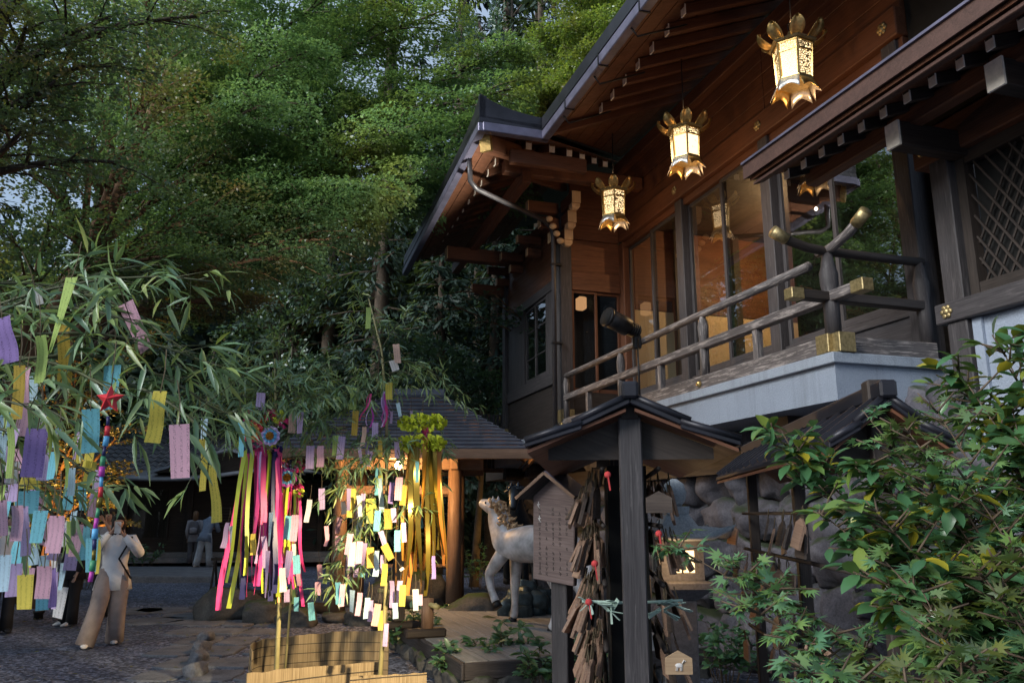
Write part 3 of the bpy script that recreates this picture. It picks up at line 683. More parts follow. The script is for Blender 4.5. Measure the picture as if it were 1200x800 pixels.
# retaining wall of boulders below the hall
def boulder(m, c, s, seed):
    q = random.Random(seed); off = Vector((q.uniform(0, 50), q.uniform(0, 50), q.uniform(0, 50)))
    vs, fs = ICO[3]; out = []; pl_ = []
    for i in range(13):                     # split faces
        n = Vector((q.gauss(0, 1), q.gauss(0, 1), q.gauss(0, 1))).normalized(); pl_.append((n, q.uniform(.74, 1.02)))
    for p in vs:
        k = 1.12
        for n, d in pl_:
            t = p.dot(n)
            if t > .05: k = min(k, d / t)
        k *= 1 + .10 * noise_v(p * 2.2 + off) + .045 * noise_v(p * 6 + off)
        e = Vector((math.copysign(abs(p.x) ** .8, p.x), math.copysign(abs(p.y) ** .8, p.y), math.copysign(abs(p.z) ** .8, p.z)))
        out.append(Vector(c) + Vector((e.x * s[0], e.y * s[1], e.z * s[2])) * k)
    m.add(out, fs, None, True)
from mathutils import noise as mnoise
def noise_v(p): return mnoise.noise(p)
SW = tag(link('retaining_wall', MB().mesh('x', M['stone']), None), 'rough dark boulder retaining wall under the balcony of the hall', 'stone wall')
m = MB(); z = .0
while z < 2.5:
    hh = rnd.uniform(.34, .62); y = -4.2
    while y < 10.5:
        wd = rnd.uniform(.4, .95)
        boulder(m, (.98 + rnd.uniform(-.08, .06), y + wd / 2, z + hh / 2), (.36, wd * .56, hh * .60), rnd.random()); y += wd
    z += hh * .92
for k in range(60): boulder(m, (.82 + rnd.uniform(-.1, .0), rnd.uniform(-1.5, 3), rnd.uniform(.1, 1.1)), (.14, rnd.uniform(.08, .16), rnd.uniform(.08, .15)), rnd.random())
m.box(1.15, 1.5, -4, 10.5, 0, 2.54)
SW.data = m.mesh('retaining_wall', M['stone']); SW.location = (C0.x, C0.y, 0); SW.rotation_euler = (0, 0, AH)
# slatted fence at the far end of the slab
F = thing('slat_fence', 'short fence of dark upright boards at the far end of the balcony slab', 'fence', (C0.x, C0.y, 0), AH)
m = MB()
for k in range(9): m.box(-.30 + .085 * k, -.235 + .085 * k, 10.0, 10.02, 2.55, 3.62)
m.build('boards', M['wood_grey'], F)
for z in (2.8, 3.4): MB().box(-.32, .5, 10.022, 10.06, z, z + .05).build('crossbar', M['wood_dark'], F)
# ------------------------------------------------------------------ hanging lanterns
def pane_mesh(name, quads, mat, asp=1.0):
    vs, fs, uv = [], [], []
    for q in quads:
        b = len(vs); vs += [tuple(p) for p in q]; fs.append((b, b + 1, b + 2, b + 3))
        o = rnd.uniform(0, 20); uv += [(-1 + o, -asp, o), (1 + o, -asp, o), (1 + o, asp, o), (-1 + o, asp, o)]
    me = bpy.data.meshes.new(name); me.from_pydata(vs, [], fs); a = me.attributes.new('pane', 'FLOAT_VECTOR', 'POINT')
    a.data.foreach_set('vector', np.array(uv, 'f').ravel()); me.materials.append(mat); me.update(); return me
M['fret'] = fret('pierced lit pane'); M['fret_dots'] = fret('lit pane with flower holes', True); M['fret_small'] = fret('pierced band')
def hang_lantern(loc, ztop, dots, rot, label):
    L = thing('hanging_lantern', label, 'lantern', loc, rot, 'gilt hanging lanterns under the eaves')
    rb, rt, hb = .165, .185, .20
    hexa = lambda r, z, k, o=0: Vector((r * math.cos(math.pi / 3 * k + o), r * math.sin(math.pi / 3 * k + o), z))
    fr = MB()
    for k in range(6): fr.bar(hexa(rb, -hb, k), hexa(rt, hb, k), .02, .02)
    for z, r in ((-hb, rb), (hb - .10, rt - .006), (hb, rt)):
        for k in range(6): fr.bar(hexa(r, z, k), hexa(r, z, k + 1), .018, .02)
    fr.build('body_frame', M['brass'], L)
    for k in range(6):
        s = .90
        def q(z0, r0, z1, r1):
            a, b, c, d = hexa(r0, z0, k), hexa(r0, z0, k + 1), hexa(r1, z1, k + 1), hexa(r1, z1, k); mm = .07
            return [a.lerp(b, mm), b.lerp(a, mm), c.lerp(d, mm), d.lerp(c, mm)]
        link('pane', pane_mesh('pane', [q(-hb + .012, rb * .985, hb - .11, rt * .97)], M['fret_dots'] if dots else M['fret'], 1.5), None, L)
        link('top_band', pane_mesh('top_band', [q(hb - .09, rt * .975, hb - .01, rt * .985)], M['fret_small'], .45), None, L)
    MB().lathe([(rt + .03, hb + .011), (rt + .05, hb + .03), (.12, hb + .09), (.06, hb + .13), (.045, hb + .18), (.0, hb + .2)], 6, smooth=False).build('lantern_roof', M['brass_old'], L)
    for k in range(8):                        # upturned leaves round the roof
        m = MB(); d = Vector((math.cos(math.pi / 4 * k + .2), math.sin(math.pi / 4 * k + .2), 0)); sd = Vector((-d.y, d.x, 0)); rings = []
        for i in range(9):
            t = i / 8; r = .20 + .13 * math.sin(t * 1.7); z = hb + .02 + .165 * t ** 1.3; wd = .066 * math.sin(math.pi * min(1, .16 + .84 * t)) ** .8 + .004
            p = d * r + Vector((0, 0, z)); rings.append([p + sd * wd * a - d * (.03 * (1 - a * a)) for a in (-1, -.5, 0, .5, 1)])
        m.grid(rings); o = m.build('petal', M['brass'], L); sl_ = o.modifiers.new('s', 'SOLIDIFY'); sl_.thickness = .006
    for k in range(6):
        a, b = hexa(rb + .01, -hb - .012, k), hexa(rb + .01, -hb - .012, k + 1)
        out = ((a + b) / 2).normalized()
        # flared skirt panel with a scalloped lower edge
        rows = []
        for j in range(9):
            s_ = j / 8; p0 = a.lerp(b, s_); e = abs(s_ - .5) * 2; dp = .095 + .075 * e ** 1.5
            fl = .015 + .62 * dp; p1 = p0 + Vector((out.x * fl, out.y * fl, -dp)) + (b - a) * ((s_ - .5) * dp * 1.0)
            rows.append([p0, p0.lerp(p1, .5) + out * -.006, p1])
        o = MB().grid(rows).build('skirt', M['pewter'] if not (k % 3 == 1) else M['brass'], L); sl_ = o.modifiers.new('s', 'SOLIDIFY'); sl_.thickness = .005  # most panels get the painted skylight colour, the rest plain gilt
    L.scale = (1.0, 1.0, .90); L.rotation_euler = (rnd.uniform(-.035, .035), rnd.uniform(-.035, .035), rot + rnd.uniform(-.12, .12))
    MB().lathe([(rb + .02, -hb - .012), (rb + .015, -hb - .03), (.0, -hb - .035)], 6, smooth=False).build('base', M['brass_old'], L)
    m = MB(); dz = (ztop - loc[2]) / .90
    m.tube([(.05 * math.cos(t), 0, hb + .24 + .06 * math.sin(t)) for t in [2 * math.pi * i / 10 for i in range(11)]], .006, 5)
    m.tube([(0, 0, hb + .29), (0, 0, dz)], .007, 6); m.build('chain', M['iron'], L)
    return L
for (u, v), dots, lb in zip([(930, 76), (803, 171), (719, 240)], (False, True, False),
        ('largest gilt lantern with lacy panes, hanging nearest the camera under the eave', 'gilt lantern with plain white panes and small flower holes under the eave', 'smallest gilt lantern with lacy panes, hanging beside the bracketed corner')):
    y, z = bt(u, v, .3); p = hw(.3, y, z)
    hang_lantern(p, zr(.3) + .02, dots, AH + R(12), lb)
    lamp('lantern_light', 'POINT', p + Vector((0, 0, -.60)), 8.0, (1, .56, .24), shadow_soft_size=.018)
    lamp('lantern_light', 'POINT', p + Vector((0, 0, .46)), 1.5, (1, .56, .24), shadow_soft_size=.018)
# room lamp seen through the wing's sash
t_, z_ = bs(681, 356, YW + .5); q = thing('paper_lamp', 'small glowing paper lamp behind the sash of the far wing', 'lamp', hw(t_, YW + .5, z_), AH)
MB().lathe([(.06, -.11), (.1, -.09), (.1, .1), (.06, .12)], 4, (0, 0, 0), R(45), False).build('shade', M['paper_dim'], q)
MB().lathe([(.02, .12), (.02, .5)], 6).build('cord', M['iron'], q)
# ------------------------------------------------------------------ water pavilion
PV = thing('water_pavilion', 'open timber pavilion with blue grey hipped roof behind the decorated bamboo', 'pavilion', (-1.75, 14.1, 0), R(2))
for (x, y) in ((-1.08, -.75), (.78, -.75), (-1.08, 1.35), (.78, 1.35)):
    p = MB().lathe([(.125, .1), (.115, 1.2), (.11, 2.62)], 14, (x, y, 0)).build('post', M['wood_pav'], PV)
    m = MB(); boulder(m, (x, y, .05), (.24, .22, .10), rnd.random()); m.build('footing_stone', M['rock'], PV)
for y in (-.75, 1.35): MB().bar((-1.5, y, 2.48), (1.25, y, 2.48), .13, .2).build('beam', M['wood_pav'], PV, .01)
for x in (-1.08, .78): MB().bar((x, -1.15, 2.46), (x, 1.75, 2.46), .12, .18).build('beam', M['wood_pav'], PV, .01)
for y in (-.75, 1.35): MB().bar((-1.08, y, 2.05), (.78, y, 2.05), .07, .14).build('tie_beam', M['wood_pav'], PV, .008)
ex0, ex1, ey0, ey1, ez, rz_ = -2.05, 2.05, -1.75, 2.35, 2.62, 3.78
ra, rb2 = Vector((-.45, .3, rz_)), Vector((.45, .3, rz_))
cor = [Vector((ex0, ey0, ez)), Vector((ex1, ey0, ez)), Vector((ex1, ey1, ez)), Vector((ex0, ey1, ez))]
def slope(a, b, c, d, n=15):               # stepped copper courses on one slope (a,b at the eave; d,c at the ridge)
    m = MB(); nn = ((b - a).cross(d - a)).normalized()
    for i in range(n):
        s0, s1 = i / n, (i + 1) / n
        g_ = lambda s: s * (1.0 - .10 * math.sin(math.pi * s))
        p = [a.lerp(d, g_(s0)), b.lerp(c, g_(s0)), b.lerp(c, g_(s1)), a.lerp(d, g_(s1))]
        m.ext([p[0] + nn * .028, p[1] + nn * .028, p[2], p[3]], nn * .022)
    return m
M['pav_roof'] = plain('pavilion copper roof', (.12, .135, .18), .5, .35, .25, 3)
rf = MB()
for a, b, c, d in ((cor[0], cor[1], rb2, ra), (cor[1], cor[2], rb2, rb2), (cor[2], cor[3], ra, rb2), (cor[3], cor[0], ra, ra)):
    s_ = slope(a, b, c, d); base = len(rf.v); rf.v += s_.v; rf.g += s_.g; rf.s += s_.s; rf.f += [tuple(base + i for i in f) for f in s_.f]
ro = rf.build('roof', M['pav_roof'], PV)
MB().bar(ra + Vector((-.1, 0, .04)), rb2 + Vector((.1, 0, .04)), .2, .14).build('ridge_cap', M['pav_roof'], ro, .02)
for i in range(4):
    a, b = cor[i], cor[(i + 1) % 4]; MB().bar(a + Vector((0, 0, -.05)), b + Vector((0, 0, -.05)), .06, .15).build('fascia', M['wood_pav'], PV, .006)
for k in range(18):
    x = -1.85 + 3.7 * k / 17; xt = max(-.45, min(.45, x))
    for y0 in (ey0 + .06, ey1 - .06):
        e = 1 - max(0, (abs(x) - .45) / 1.6); p1 = Vector((x, y0 + (.3 - y0) * e * .97, ez - .04 + (rz_ - ez) * e * .93))
        MB().bar((x, y0, ez - .06), p1, .05, .07).build('rafter', M['wood_pav'], PV)
for k in range(11):
    y = ey0 + .25 + (ey1 - ey0 - .5) * k / 10; e = 1 - abs(y - .3) / 2.05
    for x0, sg in ((ex0 + .06, 1), (ex1 - .06, -1)): MB().bar((x0, y, ez - .06), (x0 + sg * 1.55 * e, y, ez - .04 + (rz_ - ez) * e * .93), .05, .07).build('rafter', M['wood_pav'], PV)
MB().ext([c + Vector((0, 0, -.012)) for c in cor], (0, 0, .01))
lb = thing('hanging_bulb', 'bare glowing bulb hanging under the pavilion eave', 'lamp', at(467, 545, 12.25))
MB().ball((0, 0, 0), .055, 2, (1, 1, 1.2)).build('bulb', M['bulb'], lb); MB().lathe([(.022, .045), (.025, .12), (.012, .15)], 10).build('socket', M['iron'], lb)
MB().tube([(0, 0, .15), (.0, .1, .3)], .006, 5).build('cord', M['iron'], lb)
lamp('bulb_light', 'POINT', at(467, 545, 12.4), 140, (1, .55, .2), shadow_soft_size=.05)
bs_ = thing('water_basin', 'rough stone water basin between the pavilion posts', 'basin', (-1.8, 14.3, 0))
m = MB(); boulder(m, (0, 0, .35), (.62, .5, .36), .3); m.build('basin', M['rock'], bs_)
m = MB(); m.bar((-.7, -.1, .8), (.7, -.1, .8), .05, .05); m.build('ladle_rest', M['wood_pav'], bs_)
for i, (x, y, s) in enumerate(((-3.9, 13.2, .36), (-3.3, 12.75, .3), (-.55, 12.3, .5), (.0, 12.0, .36), (-.2, 11.3, .3), (-4.6, 13.6, .5), (-2.3, 12.9, .28))):
    m = MB(); boulder(m, (0, 0, s * .35), (s, s * .8, s * .62), i * .31)
    o = m.build('garden_rock', M['rock'], None, loc=(x, y, 0))
    tag(o, ['large dark mossy rock by the left pavilion post', 'small rock at the foot of the left pavilion post', 'tall dark rock right of the right pavilion post', 'rounded rock behind the platform rail',
            'low rock beside the platform corner', 'broad dark rock left of the pavilion', 'flat rock behind the reed screen'][i], 'rock', 'garden rocks')
for i, (u0, u1, v, r) in enumerate(((250, 345, 704, .11), (262, 400, 716, .10))):
    a, b = on(u0, v - 6), on(u1, v + 4)
    tag(MB().tube([a + Vector((0, 0, r * .8)), a.lerp(b, .5) + Vector((0, .05, r * .8)), b + Vector((0, 0, r * .8))], [r, r * 1.05, r * .9], 12).build('log_edging', M['bark']),
        ['dark log edging further from the reed screen', 'dark log edging nearer to the reed screen'][i], 'log', 'log edging')
bb = thing('barrier_stand', 'dark little A frame barrier beside the left pavilion rocks', 'barrier', on(263, 690))
for x in (-.25, .25):
    for s in (-1, 1): MB().bar((x, s * .18, 0), (x, 0, .7), .04, .04).build('leg', M['wood_dark'], bb)
MB().bar((-.35, 0, .66), (.35, 0, .66), .05, .06).build('top_bar', M['wood_dark'], bb)

# ------------------------------------------------------------------ buildings far left
def tiled_slope(a, b, c, d, nu, nv, mat, parent, name='roof'):
    m = MB(); rows = []
    nn = ((b - a).cross(d - a)).normalized()
    for j in range(nv + 1):
        for e in (0, 1):
            t = min(1, (j + e * .98) / nv)
            if j == nv and e: break
            row = []
            for i in range(nu * 4 + 1):
                s = i / (nu * 4); p = a.lerp(b, s).lerp(d.lerp(c, s), t)
                row.append(p + nn * (.035 * math.cos(2 * math.pi * i / 4) + (.05 if e == 0 else 0.0)))
            rows.append(row)
    m.grid(rows, False); return m.build(name, mat, parent)
M['tile'] = plain('grey roof tile', (.12, .125, .14), .5, 0, .35, 3)
M['sheet'] = plain('grey sheet roof', (.20, .21, .23), .45, .3, .2, 2)
LB = thing('rest_house', 'low dark wooden building with grey tiled roof behind the walkers', 'building', (-11.2, 27.2, 0), R(8)); LB.scale = (1.07, 1.07, 1.07)
MB().box(-3.6, 4.6, 0, .12, .15, 2.65).build('wall', M['wood_dark'], LB)
MB().box(-3.7, 4.7, .12, 5, .1, 2.6).build('wall', M['wood_dark'], LB)
for x in (-3.5, -1.5, .4, 2.4, 4.4): MB().box(x - .09, x + .09, -.1, .02, .15, 2.65).build('post', M['wood_dark'], LB, .01)
for x0, x1 in ((-1.3, -.2),): 
    f = MB().box(x0, x1, -.06, -.01, .8, 2.35).build('window', M['wood_dark'], LB); MB().grid([[(x0 + .05, -.065, .85), (x1 - .05, -.065, .85)], [(x0 + .05, -.065, 2.3), (x1 - .05, -.065, 2.3)]], False).build('pane', M['glass'], f)
sh = MB()
for k in range(8): sh.box(1.0, 2.3, -.05, -.02, 1.1 + .09 * k, 1.15 + .09 * k)
sh.build('shutter_slats', M['wood_grey'], LB)
for k in range(2): MB().box(-3.8, 4.8, -.9 + .35 * k, 0, .14 + .14 * k, .28 + .14 * k).build('step', M['stone2'], LB, .01)
tiled_slope(Vector((-4.2, -.3, 2.75)), Vector((5.2, -.3, 2.75)), Vector((5.2, 2.8, 4.5)), Vector((-4.2, 2.8, 4.5)), 40, 12, M['tile'], LB)
m = MB(); rows = []
for i in range(13):                          # porch roof with a gentle curve
    t = i / 12; x = -1.4 + 6.0 * t; zc = 2.55 + .34 * math.exp(-((t - .75) / .33) ** 2) - .0
    rows.append([Vector((x, -1.5, zc - .10 + .10 * (2 * t - 1) ** 2)), Vector((x, -.7, zc + .12)), Vector((x, .4, zc + .40))])
m.grid(rows); po = m.build('porch_roof', M['sheet'], LB); s_ = po.modifiers.new('s', 'SOLIDIFY'); s_.thickness = .07
MB().bar((-.6, -1.35, 2.75), (1.7, -1.32, 3.5), .12, .07).build('barge_board', M['lip'], LB)
MB().bar((1.7, -1.32, 3.5), (4.0, -1.35, 2.75), .12, .07).build('barge_board', M['lip'], LB)
MB().ext([Vector((-.5, -1.2, 2.78)), Vector((1.7, -1.2, 3.44)), Vector((3.9, -1.2, 2.78))], (0, 2.4, 0)).build('porch_gable', M['wood_dark'], LB)
LB2 = thing('upper_house', 'dark house with a long sloping roof line rising behind the tiled building', 'building', (-8.5, 33, 0), R(-14))
MB().box(-7, 7, 0, 6, 0, 5).build('wall', M['wood_dark'], LB2)
for x in (-4, -1, 2, 5): MB().box(x, x + 1.2, -.03, .0, 2.8, 4.2).build('shutter', M['wood_grey'], LB2)
a, b, c, d = Vector((-8, -1.2, 4.9)), Vector((8, -1.2, 4.9)), Vector((8, 3, 8.1)), Vector((-8, 3, 8.1))
tiled_slope(a, b, c, d, 44, 14, M['tile'], LB2)

# ------------------------------------------------------------------ platform, horses, rail, bamboo rail
PA = R(20); PO = on(545, 775, .3); PO = Vector((PO.x, PO.y, 0))
PT = thing('horse_platform', 'low timber topped stone platform under the horse statues', 'platform', PO, PA)
m = MB()
for k in range(11): m.box(-.0 + .24 * k, .232 + .24 * k, 0, 4.4, .24, .30)
m.build('deck', M['deck'], PT, .006)
MB().box(-.04, 2.7, -.05, -.004, .14, .296).box(-.05, -.004, -.05, 4.4, .14, .296).build('edge_beam', M['wood_grey'], PT, .01)
m = MB()
for k in range(8): boulder(m, (.15 + .34 * k, .08, .06), (.2, .16, .13), k * .17)
for k in range(11): boulder(m, (.05, .3 + .38 * k, .05), (.16, .22, .13), k * .23)
m.build('stone_base', M['rock'], PT)
def pl(x, y, z=0): 
    return PO + Vector((x * math.cos(PA) - y * math.sin(PA), x * math.sin(PA) + y * math.cos(PA), z))
def skin_mesh(verts, edges, radii, sub=2, root=0, smooth=True):
    me = bpy.data.meshes.new('tmp'); me.from_pydata([tuple(v) for v in verts], edges, [])
    o = bpy.data.objects.new('tmp', me); C.objects.link(o)
    md = o.modifiers.new('skin', 'SKIN'); md.use_smooth_shade = True; md.branch_smoothing = .6
    for i, r in enumerate(radii):
        q = me.skin_vertices[0].data[i]; q.radius = (r, r) if not isinstance(r, tuple) else r; q.use_root = (i == root)
    s = o.modifiers.new('sub', 'SUBSURF'); s.levels = s.render_levels = sub
    dg = bpy.context.evaluated_depsgraph_get(); dg.update()
    out = bpy.data.meshes.new_from_object(o.evaluated_get(dg)); bpy.data.objects.remove(o); bpy.data.meshes.remove(me)
    out.polygons.foreach_set('use_smooth', np.ones(len(out.polygons), bool)); return out
class SK:
    def __init__(self): self.v = []; self.e = []; self.r = []
    def p(self, co, r, par=None):
        self.v.append(Vector(co)); self.r.append(r); i = len(self.v) - 1
        if par is not None: self.e.append((par, i))
        return i
    def chain(self, par, pts):
        for co, r in pts: par = self.p(co, r, par)
        return par
def horse(name, label, loc, rz, scale, mat, head, rear_pose, mane_mat, extra=None):
    """faces +x; z up; y = its left"""
    h = thing(name, label, 'horse statue', loc, rz); h.scale = (scale,) * 3
    s = SK()
    b0 = s.p((0, 0, 1.0), (.28, .27)); 
    hip = s.chain(b0, [((-.28, 0, 1.04), (.225, .21)), ((-.52, 0, 1.06), (.235, .24)), ((-.70, 0, 1.02), (.16, .17))])
    tail = s.chain(hip, [((-.86, 0, .95), .055), ((-.98, 0, .75), .075), ((-1.0, 0, .5), .085), ((-.96, 0, .28), .04)])
    ch = s.chain(b0, [((.28, 0, 1.01), (.27, .29)), ((.50, 0, 1.04), (.24, .27))])
    nk = s.chain(ch, [((.60, 0, 1.17), (.18, .24)), ((.68, 0, 1.31), (.135, .20)), ((.725, 0, 1.42), (.105, .155))])
    hd = s.chain(nk, head)
    # legs
    for sd, k in ((1, 0), (-1, 1)):
        y = .13 * sd
        hipq = s.p((-.52, .11 * sd, .92), (.15, .12), hip - 1)
        dx = -.10 if k else .06
        s.chain(hipq, [((-.46 + dx * .4, y, .70), (.145, .115)), ((-.62 + dx, y, .46), (.078, .07)), ((-.57 + dx, y, .26), (.056, .05)), ((-.55 + dx, y, .11), .057), ((-.52 + dx, y, .04), .066), ((-.50 + dx, y, .0), .072)])
        fq = s.p((.46, .12 * sd, .90), (.12, .10), ch)
        fp = rear_pose[k]
        s.chain(fq, [((fp[0][0], y, fp[0][1]), (.10, .088)), ((fp[1][0], y, fp[1][1]), (.07, .066)), ((fp[2][0], y, fp[2][1]), (.052, .048)), ((fp[3][0], y, fp[3][1]), .056), ((fp[4][0], y, fp[4][1]), .068)])
    me = skin_mesh(s.v, s.e, s.r, 2); me.materials.clear(); me.materials.append(mat); me.name = 'body'
    link('body', me, None, h)
    # ears, eyes, mane curls, forelock
    poll, muz = Vector(head[0][0]), Vector(head[-1][0]); ax = (muz - poll).normalized(); up = Vector((0, 1, 0)).cross(ax); up = -up if up.z < 0 else up
    for sd in (1, -1):
        e0 = poll + Vector((0, .05 * sd, 0)) + up * .07; MB().lathe([(.026, -.02), (.028, .02), (.018, .055), (.003, .085)], 8, e0, 0).build('ear', mat, h)
        MB().ball(poll.lerp(muz, .38) + Vector((0, .075 * sd, 0)) + up * .035, .018, 1).build('eye', M['iron'], h)
        MB().ball(muz + Vector((0, .03 * sd, 0)) + up * .02 + ax * .03, .012, 1).build('nostril', M['iron'], h)
    m = MB(); q = random.Random(4)
    path = [poll + up * .1 + ax * .05, poll + up * .07 - ax * .06, Vector((.655, 0, 1.50)), Vector((.59, 0, 1.42)), Vector((.52, 0, 1.34)), Vector((.45, 0, 1.27)), Vector((.38, 0, 1.22))]
    for i in range(len(path) - 1):
        for j in range(5):
            p = path[i].lerp(path[i + 1], j / 5)
            for sd in (-1, 1, 0):
                c = p + Vector((q.uniform(-.02, .02), sd * .045 + q.uniform(-.02, .02), q.uniform(-.03, .02)))
                # a curl: short tapering hooked lock
                dv = Vector((-.5, sd * .5, -.55)); n_ = Vector((q.uniform(-.4, .4), q.uniform(-.4, .4), q.uniform(-.2, .2)))
                m.tube([c, c + (dv + n_) * .04, c + (dv * .9 + n_ * 2.2) * .07, c + (dv * .4 + n_ * 3.2) * .08], [.022, .03, .024, .006], 6)
    m.build('mane', mane_mat, h)
    for sd, k in ((1, 0), (-1, 1)):
        dx = -.10 if k else .06
        MB().lathe([(.066, -.03), (.06, .0), (.05, .04)], 10, (-.495 + dx, .13 * sd, 0)).build('hoof', M['iron'], h)
        f4, f3 = Vector((rear_pose[k][4][0], .13 * sd, rear_pose[k][4][1])), Vector((rear_pose[k][3][0], .13 * sd, rear_pose[k][3][1])); d_ = (f4 - f3).normalized()
        MB().tube([f4 - d_ * .02, f4 + d_ * .06], [.052, .068], 10).build('hoof', M['iron'], h)
    return h
stand = [(.47, .68), (.49, .46), (.49, .26), (.50, .11), (.53, .03)]
lift = [(.60, .74), (.74, .60), (.68, .40), (.62, .30), (.58, .24)]
wf_, wh_ = on(597, 730, .3), on(645, 737, .3); wl = wf_.lerp(wh_, .5)
WH = horse('white_horse_statue', 'white horse statue with curly gilded mane and raised head on the low platform', (wl.x + .06, wl.y, .31), R(134), .96, M['white_horse'],
      [((.76, 0, 1.50), (.11, .125)), ((.84, 0, 1.515), (.10, .125)), ((.93, 0, 1.53), (.078, .09)), ((1.01, 0, 1.555), (.064, .072)), ((1.06, 0, 1.57), (.05, .055))], (lift, stand), M['mane'])
BHL = pl(1.1, 3.35)
BH = horse('black_horse_statue', 'dark bronze horse statue rearing behind the white horse', (at(612, 640, 12.6).x, 12.6, .42), R(262), 1.0, M['black_horse'],
      [((.78, 0, 1.58), (.11, .12)), ((.87, 0, 1.54), (.10, .118)), ((.95, 0, 1.44), (.075, .085)), ((1.01, 0, 1.34), (.062, .07)), ((1.03, 0, 1.29), (.05, .055))], (lift, [(.64, .8), (.8, .7), (.78, .5), (.74, .4), (.7, .34)]), M['black_horse'])
m = MB(); q = random.Random(9)
for k in range(30):
    a_ = q.uniform(0, 6.28); r_ = q.random() ** .6 * .36; boulder(m, (r_ * math.cos(a_), r_ * math.sin(a_), .02 + (.40 - r_) * q.uniform(.2, 1.0)), (.15, .11, .15), q.random())
tag(m.build('bronze_base', M['bronze_rock'], None, loc=tuple(at(618, 700, 11.7).xy) + (.3,)), 'blue green bronze rock that the dark horse rears from', 'statue base')
rail = thing('bamboo_rail', 'bamboo pole resting between a post and a stump on the platform edge', 'rail', pl(-.1, 1.8, .3), PA)
MB().box(-.35, .25, .55, .68, 0, .09).build('foot', M['wood_dark'], rail, .02); MB().box(-.1, .04, .54, .68, .09, .95).build('post', M['wood_dark'], rail, .01)
MB().box(-.12, .35, -.25, -.1, 0, .10).build('foot', M['wood_dark'], rail, .02); MB().lathe([(.075, .1), (.07, .42)], 12, (.14, -.17, 0)).build('stump', M['wood_pav'], rail)
M['bamboo'] = plain('bamboo cane', (.34, .30, .14), .4, 0, .25, 6); M['bamboo_green'] = plain('green bamboo cane', (.12, .17, .06), .4, 0, .3, 6)
MB().tube([(-.25, .75, .44), (-.03, .55, .415), (.14, -.17, .36), (.2, -.4, .345)], .028, 10).build('pole', M['bamboo'], rail)

# ------------------------------------------------------------------ plaque rack in front, second rack, notice board, lantern
XA = R(-5.9)
def ema_board(w=.15, h=.10, t=.013):
    return [Vector((-w / 2, 0, -h)), Vector((w / 2, 0, -h)), Vector((w / 2, 0, -.03)), Vector((0, 0, 0)), Vector((-w / 2, 0, -.03))], Vector((0, t, 0))
EMA = []
for nm, mt in (('a', 'ema'), ('b', 'ema_old'), ('c', 'ema'), ('d', 'ema_old')):
    m = MB(); p, v = ema_board(.12 if nm < 'c' else .10, .14 if nm < 'c' else .155); m.ext(p, v); me = m.mesh('plaque', M[mt]); EMA.append(me)
cordm = MB().tube([(0, .004, -.02), (-.012, .0, .03), (0, -.004, .06), (.012, .0, .03), (0, .004, -.02)], .003, 4).mesh('cord', M['rope'])
def ema(loc, rz, tilt, label, group, mesh):
    o = bpy.data.objects.new('votive_plaque', mesh); C.objects.link(o); o.location = loc; o.rotation_euler = (tilt[0], tilt[1], rz)
    tag(o, label, 'votive plaque', group); c = bpy.data.objects.new('cord', cordm); C.objects.link(c); c.parent = o; return o
def rack(name, label, loc, length, hw_, zr_, ze, post_w, mid=True, seams=0):
    r = thing(name, label, 'plaque rack', loc, XA)
    ys = (0, length) if not mid else (0, length * .5, length)
    for y in ys: MB().box(-post_w / 2, post_w / 2, y - post_w / 2, y + post_w / 2, 0, zr_ - .05).build('post', M['wood_dark'] if seams else M['wood_grey'], r, .006)
    y0, y1 = -.16, length + .16; k = .5
    for sg in (-1, 1):
        zk = zr_ - (zr_ - ze) * k; 
        # upper course and lower course of the gabled roof
        for (xa, za_, xb, zb, th) in ((0, zr_, sg * hw_ * .55, zr_ - (zr_ - ze) * .60, .03), (sg * hw_ * .46, zr_ - (zr_ - ze) * .60, sg * hw_, ze, .026)):
            MB().ext([Vector((xa, y0, za_)), Vector((xb, y0, zb)), Vector((xb, y0, zb - th)), Vector((xa, y0, za_ - th))], (0, y1 - y0, 0)).build('roof_course', M['roof'], r, .004)
            MB().tube([(xa, y0 + .004, za_ + .008), (xb, y0 + .004, zb + .008)], .016, 8).build('verge_roll', M['roof'], r)
        if seams:
            for i in range(seams):
                y = y0 + .1 + (y1 - y0 - .2) * i / (seams - 1); MB().bar((0, y, zr_ + .012), (sg * hw_, y, ze + .02), .022, .03).build('roof_seam', M['roof'], r)
        MB().ext([Vector((sg * .02, y0 + .02, zr_ - .05)), Vector((sg * hw_ * .98, y0 + .02, ze - .035)), Vector((sg * hw_ * .98, y0 + .02, ze - .05)), Vector((sg * .02, y0 + .02, zr_ - .065))], (0, y1 - y0 - .04, 0)).build('soffit', M['wood'], r)
    MB().ext([Vector((0, .02, zr_ - .07)), Vector((hw_ * .80, .02, ze - .02)), Vector((hw_ * .8, .02, ze - .07)), Vector((-hw_ * .8, .02, ze - .07)), Vector((-hw_ * .8, .02, ze - .02))], (0, .03, 0)).build('gable_board', M['wood_dark'], r)
    MB().box(-.035, .035, y0 - .03, y1 + .03, zr_ - .01, zr_ + .065).build('ridge', M['roof'], r, .01)
    MB().box(-.045, .045, -.07, .02, zr_ - .09, zr_ + .085).build('ridge_end', M['wood_dark'], r, .008)
    return r
K = at(742, 640, 3.7); K = Vector((K.x, 3.7, 0)); KZ = at(735, 470, 3.7).z; KE = at(857, 520, 3.7).z
KL = 2.3
kr = rack('plaque_rack', 'dark gabled plaque rack on a single front post, crowded with wooden plaques', K, KL, .475, KZ, KE, .105, True)
bars = [1.86, 1.60, 1.34, 1.06, .80, .55]
for z in bars:
    for sg in (-1, 1): MB().tube([(sg * .13, .05, z), (sg * .13, KL - .05, z)], .012, 6).build('bar', M['wood_dark'], kr)
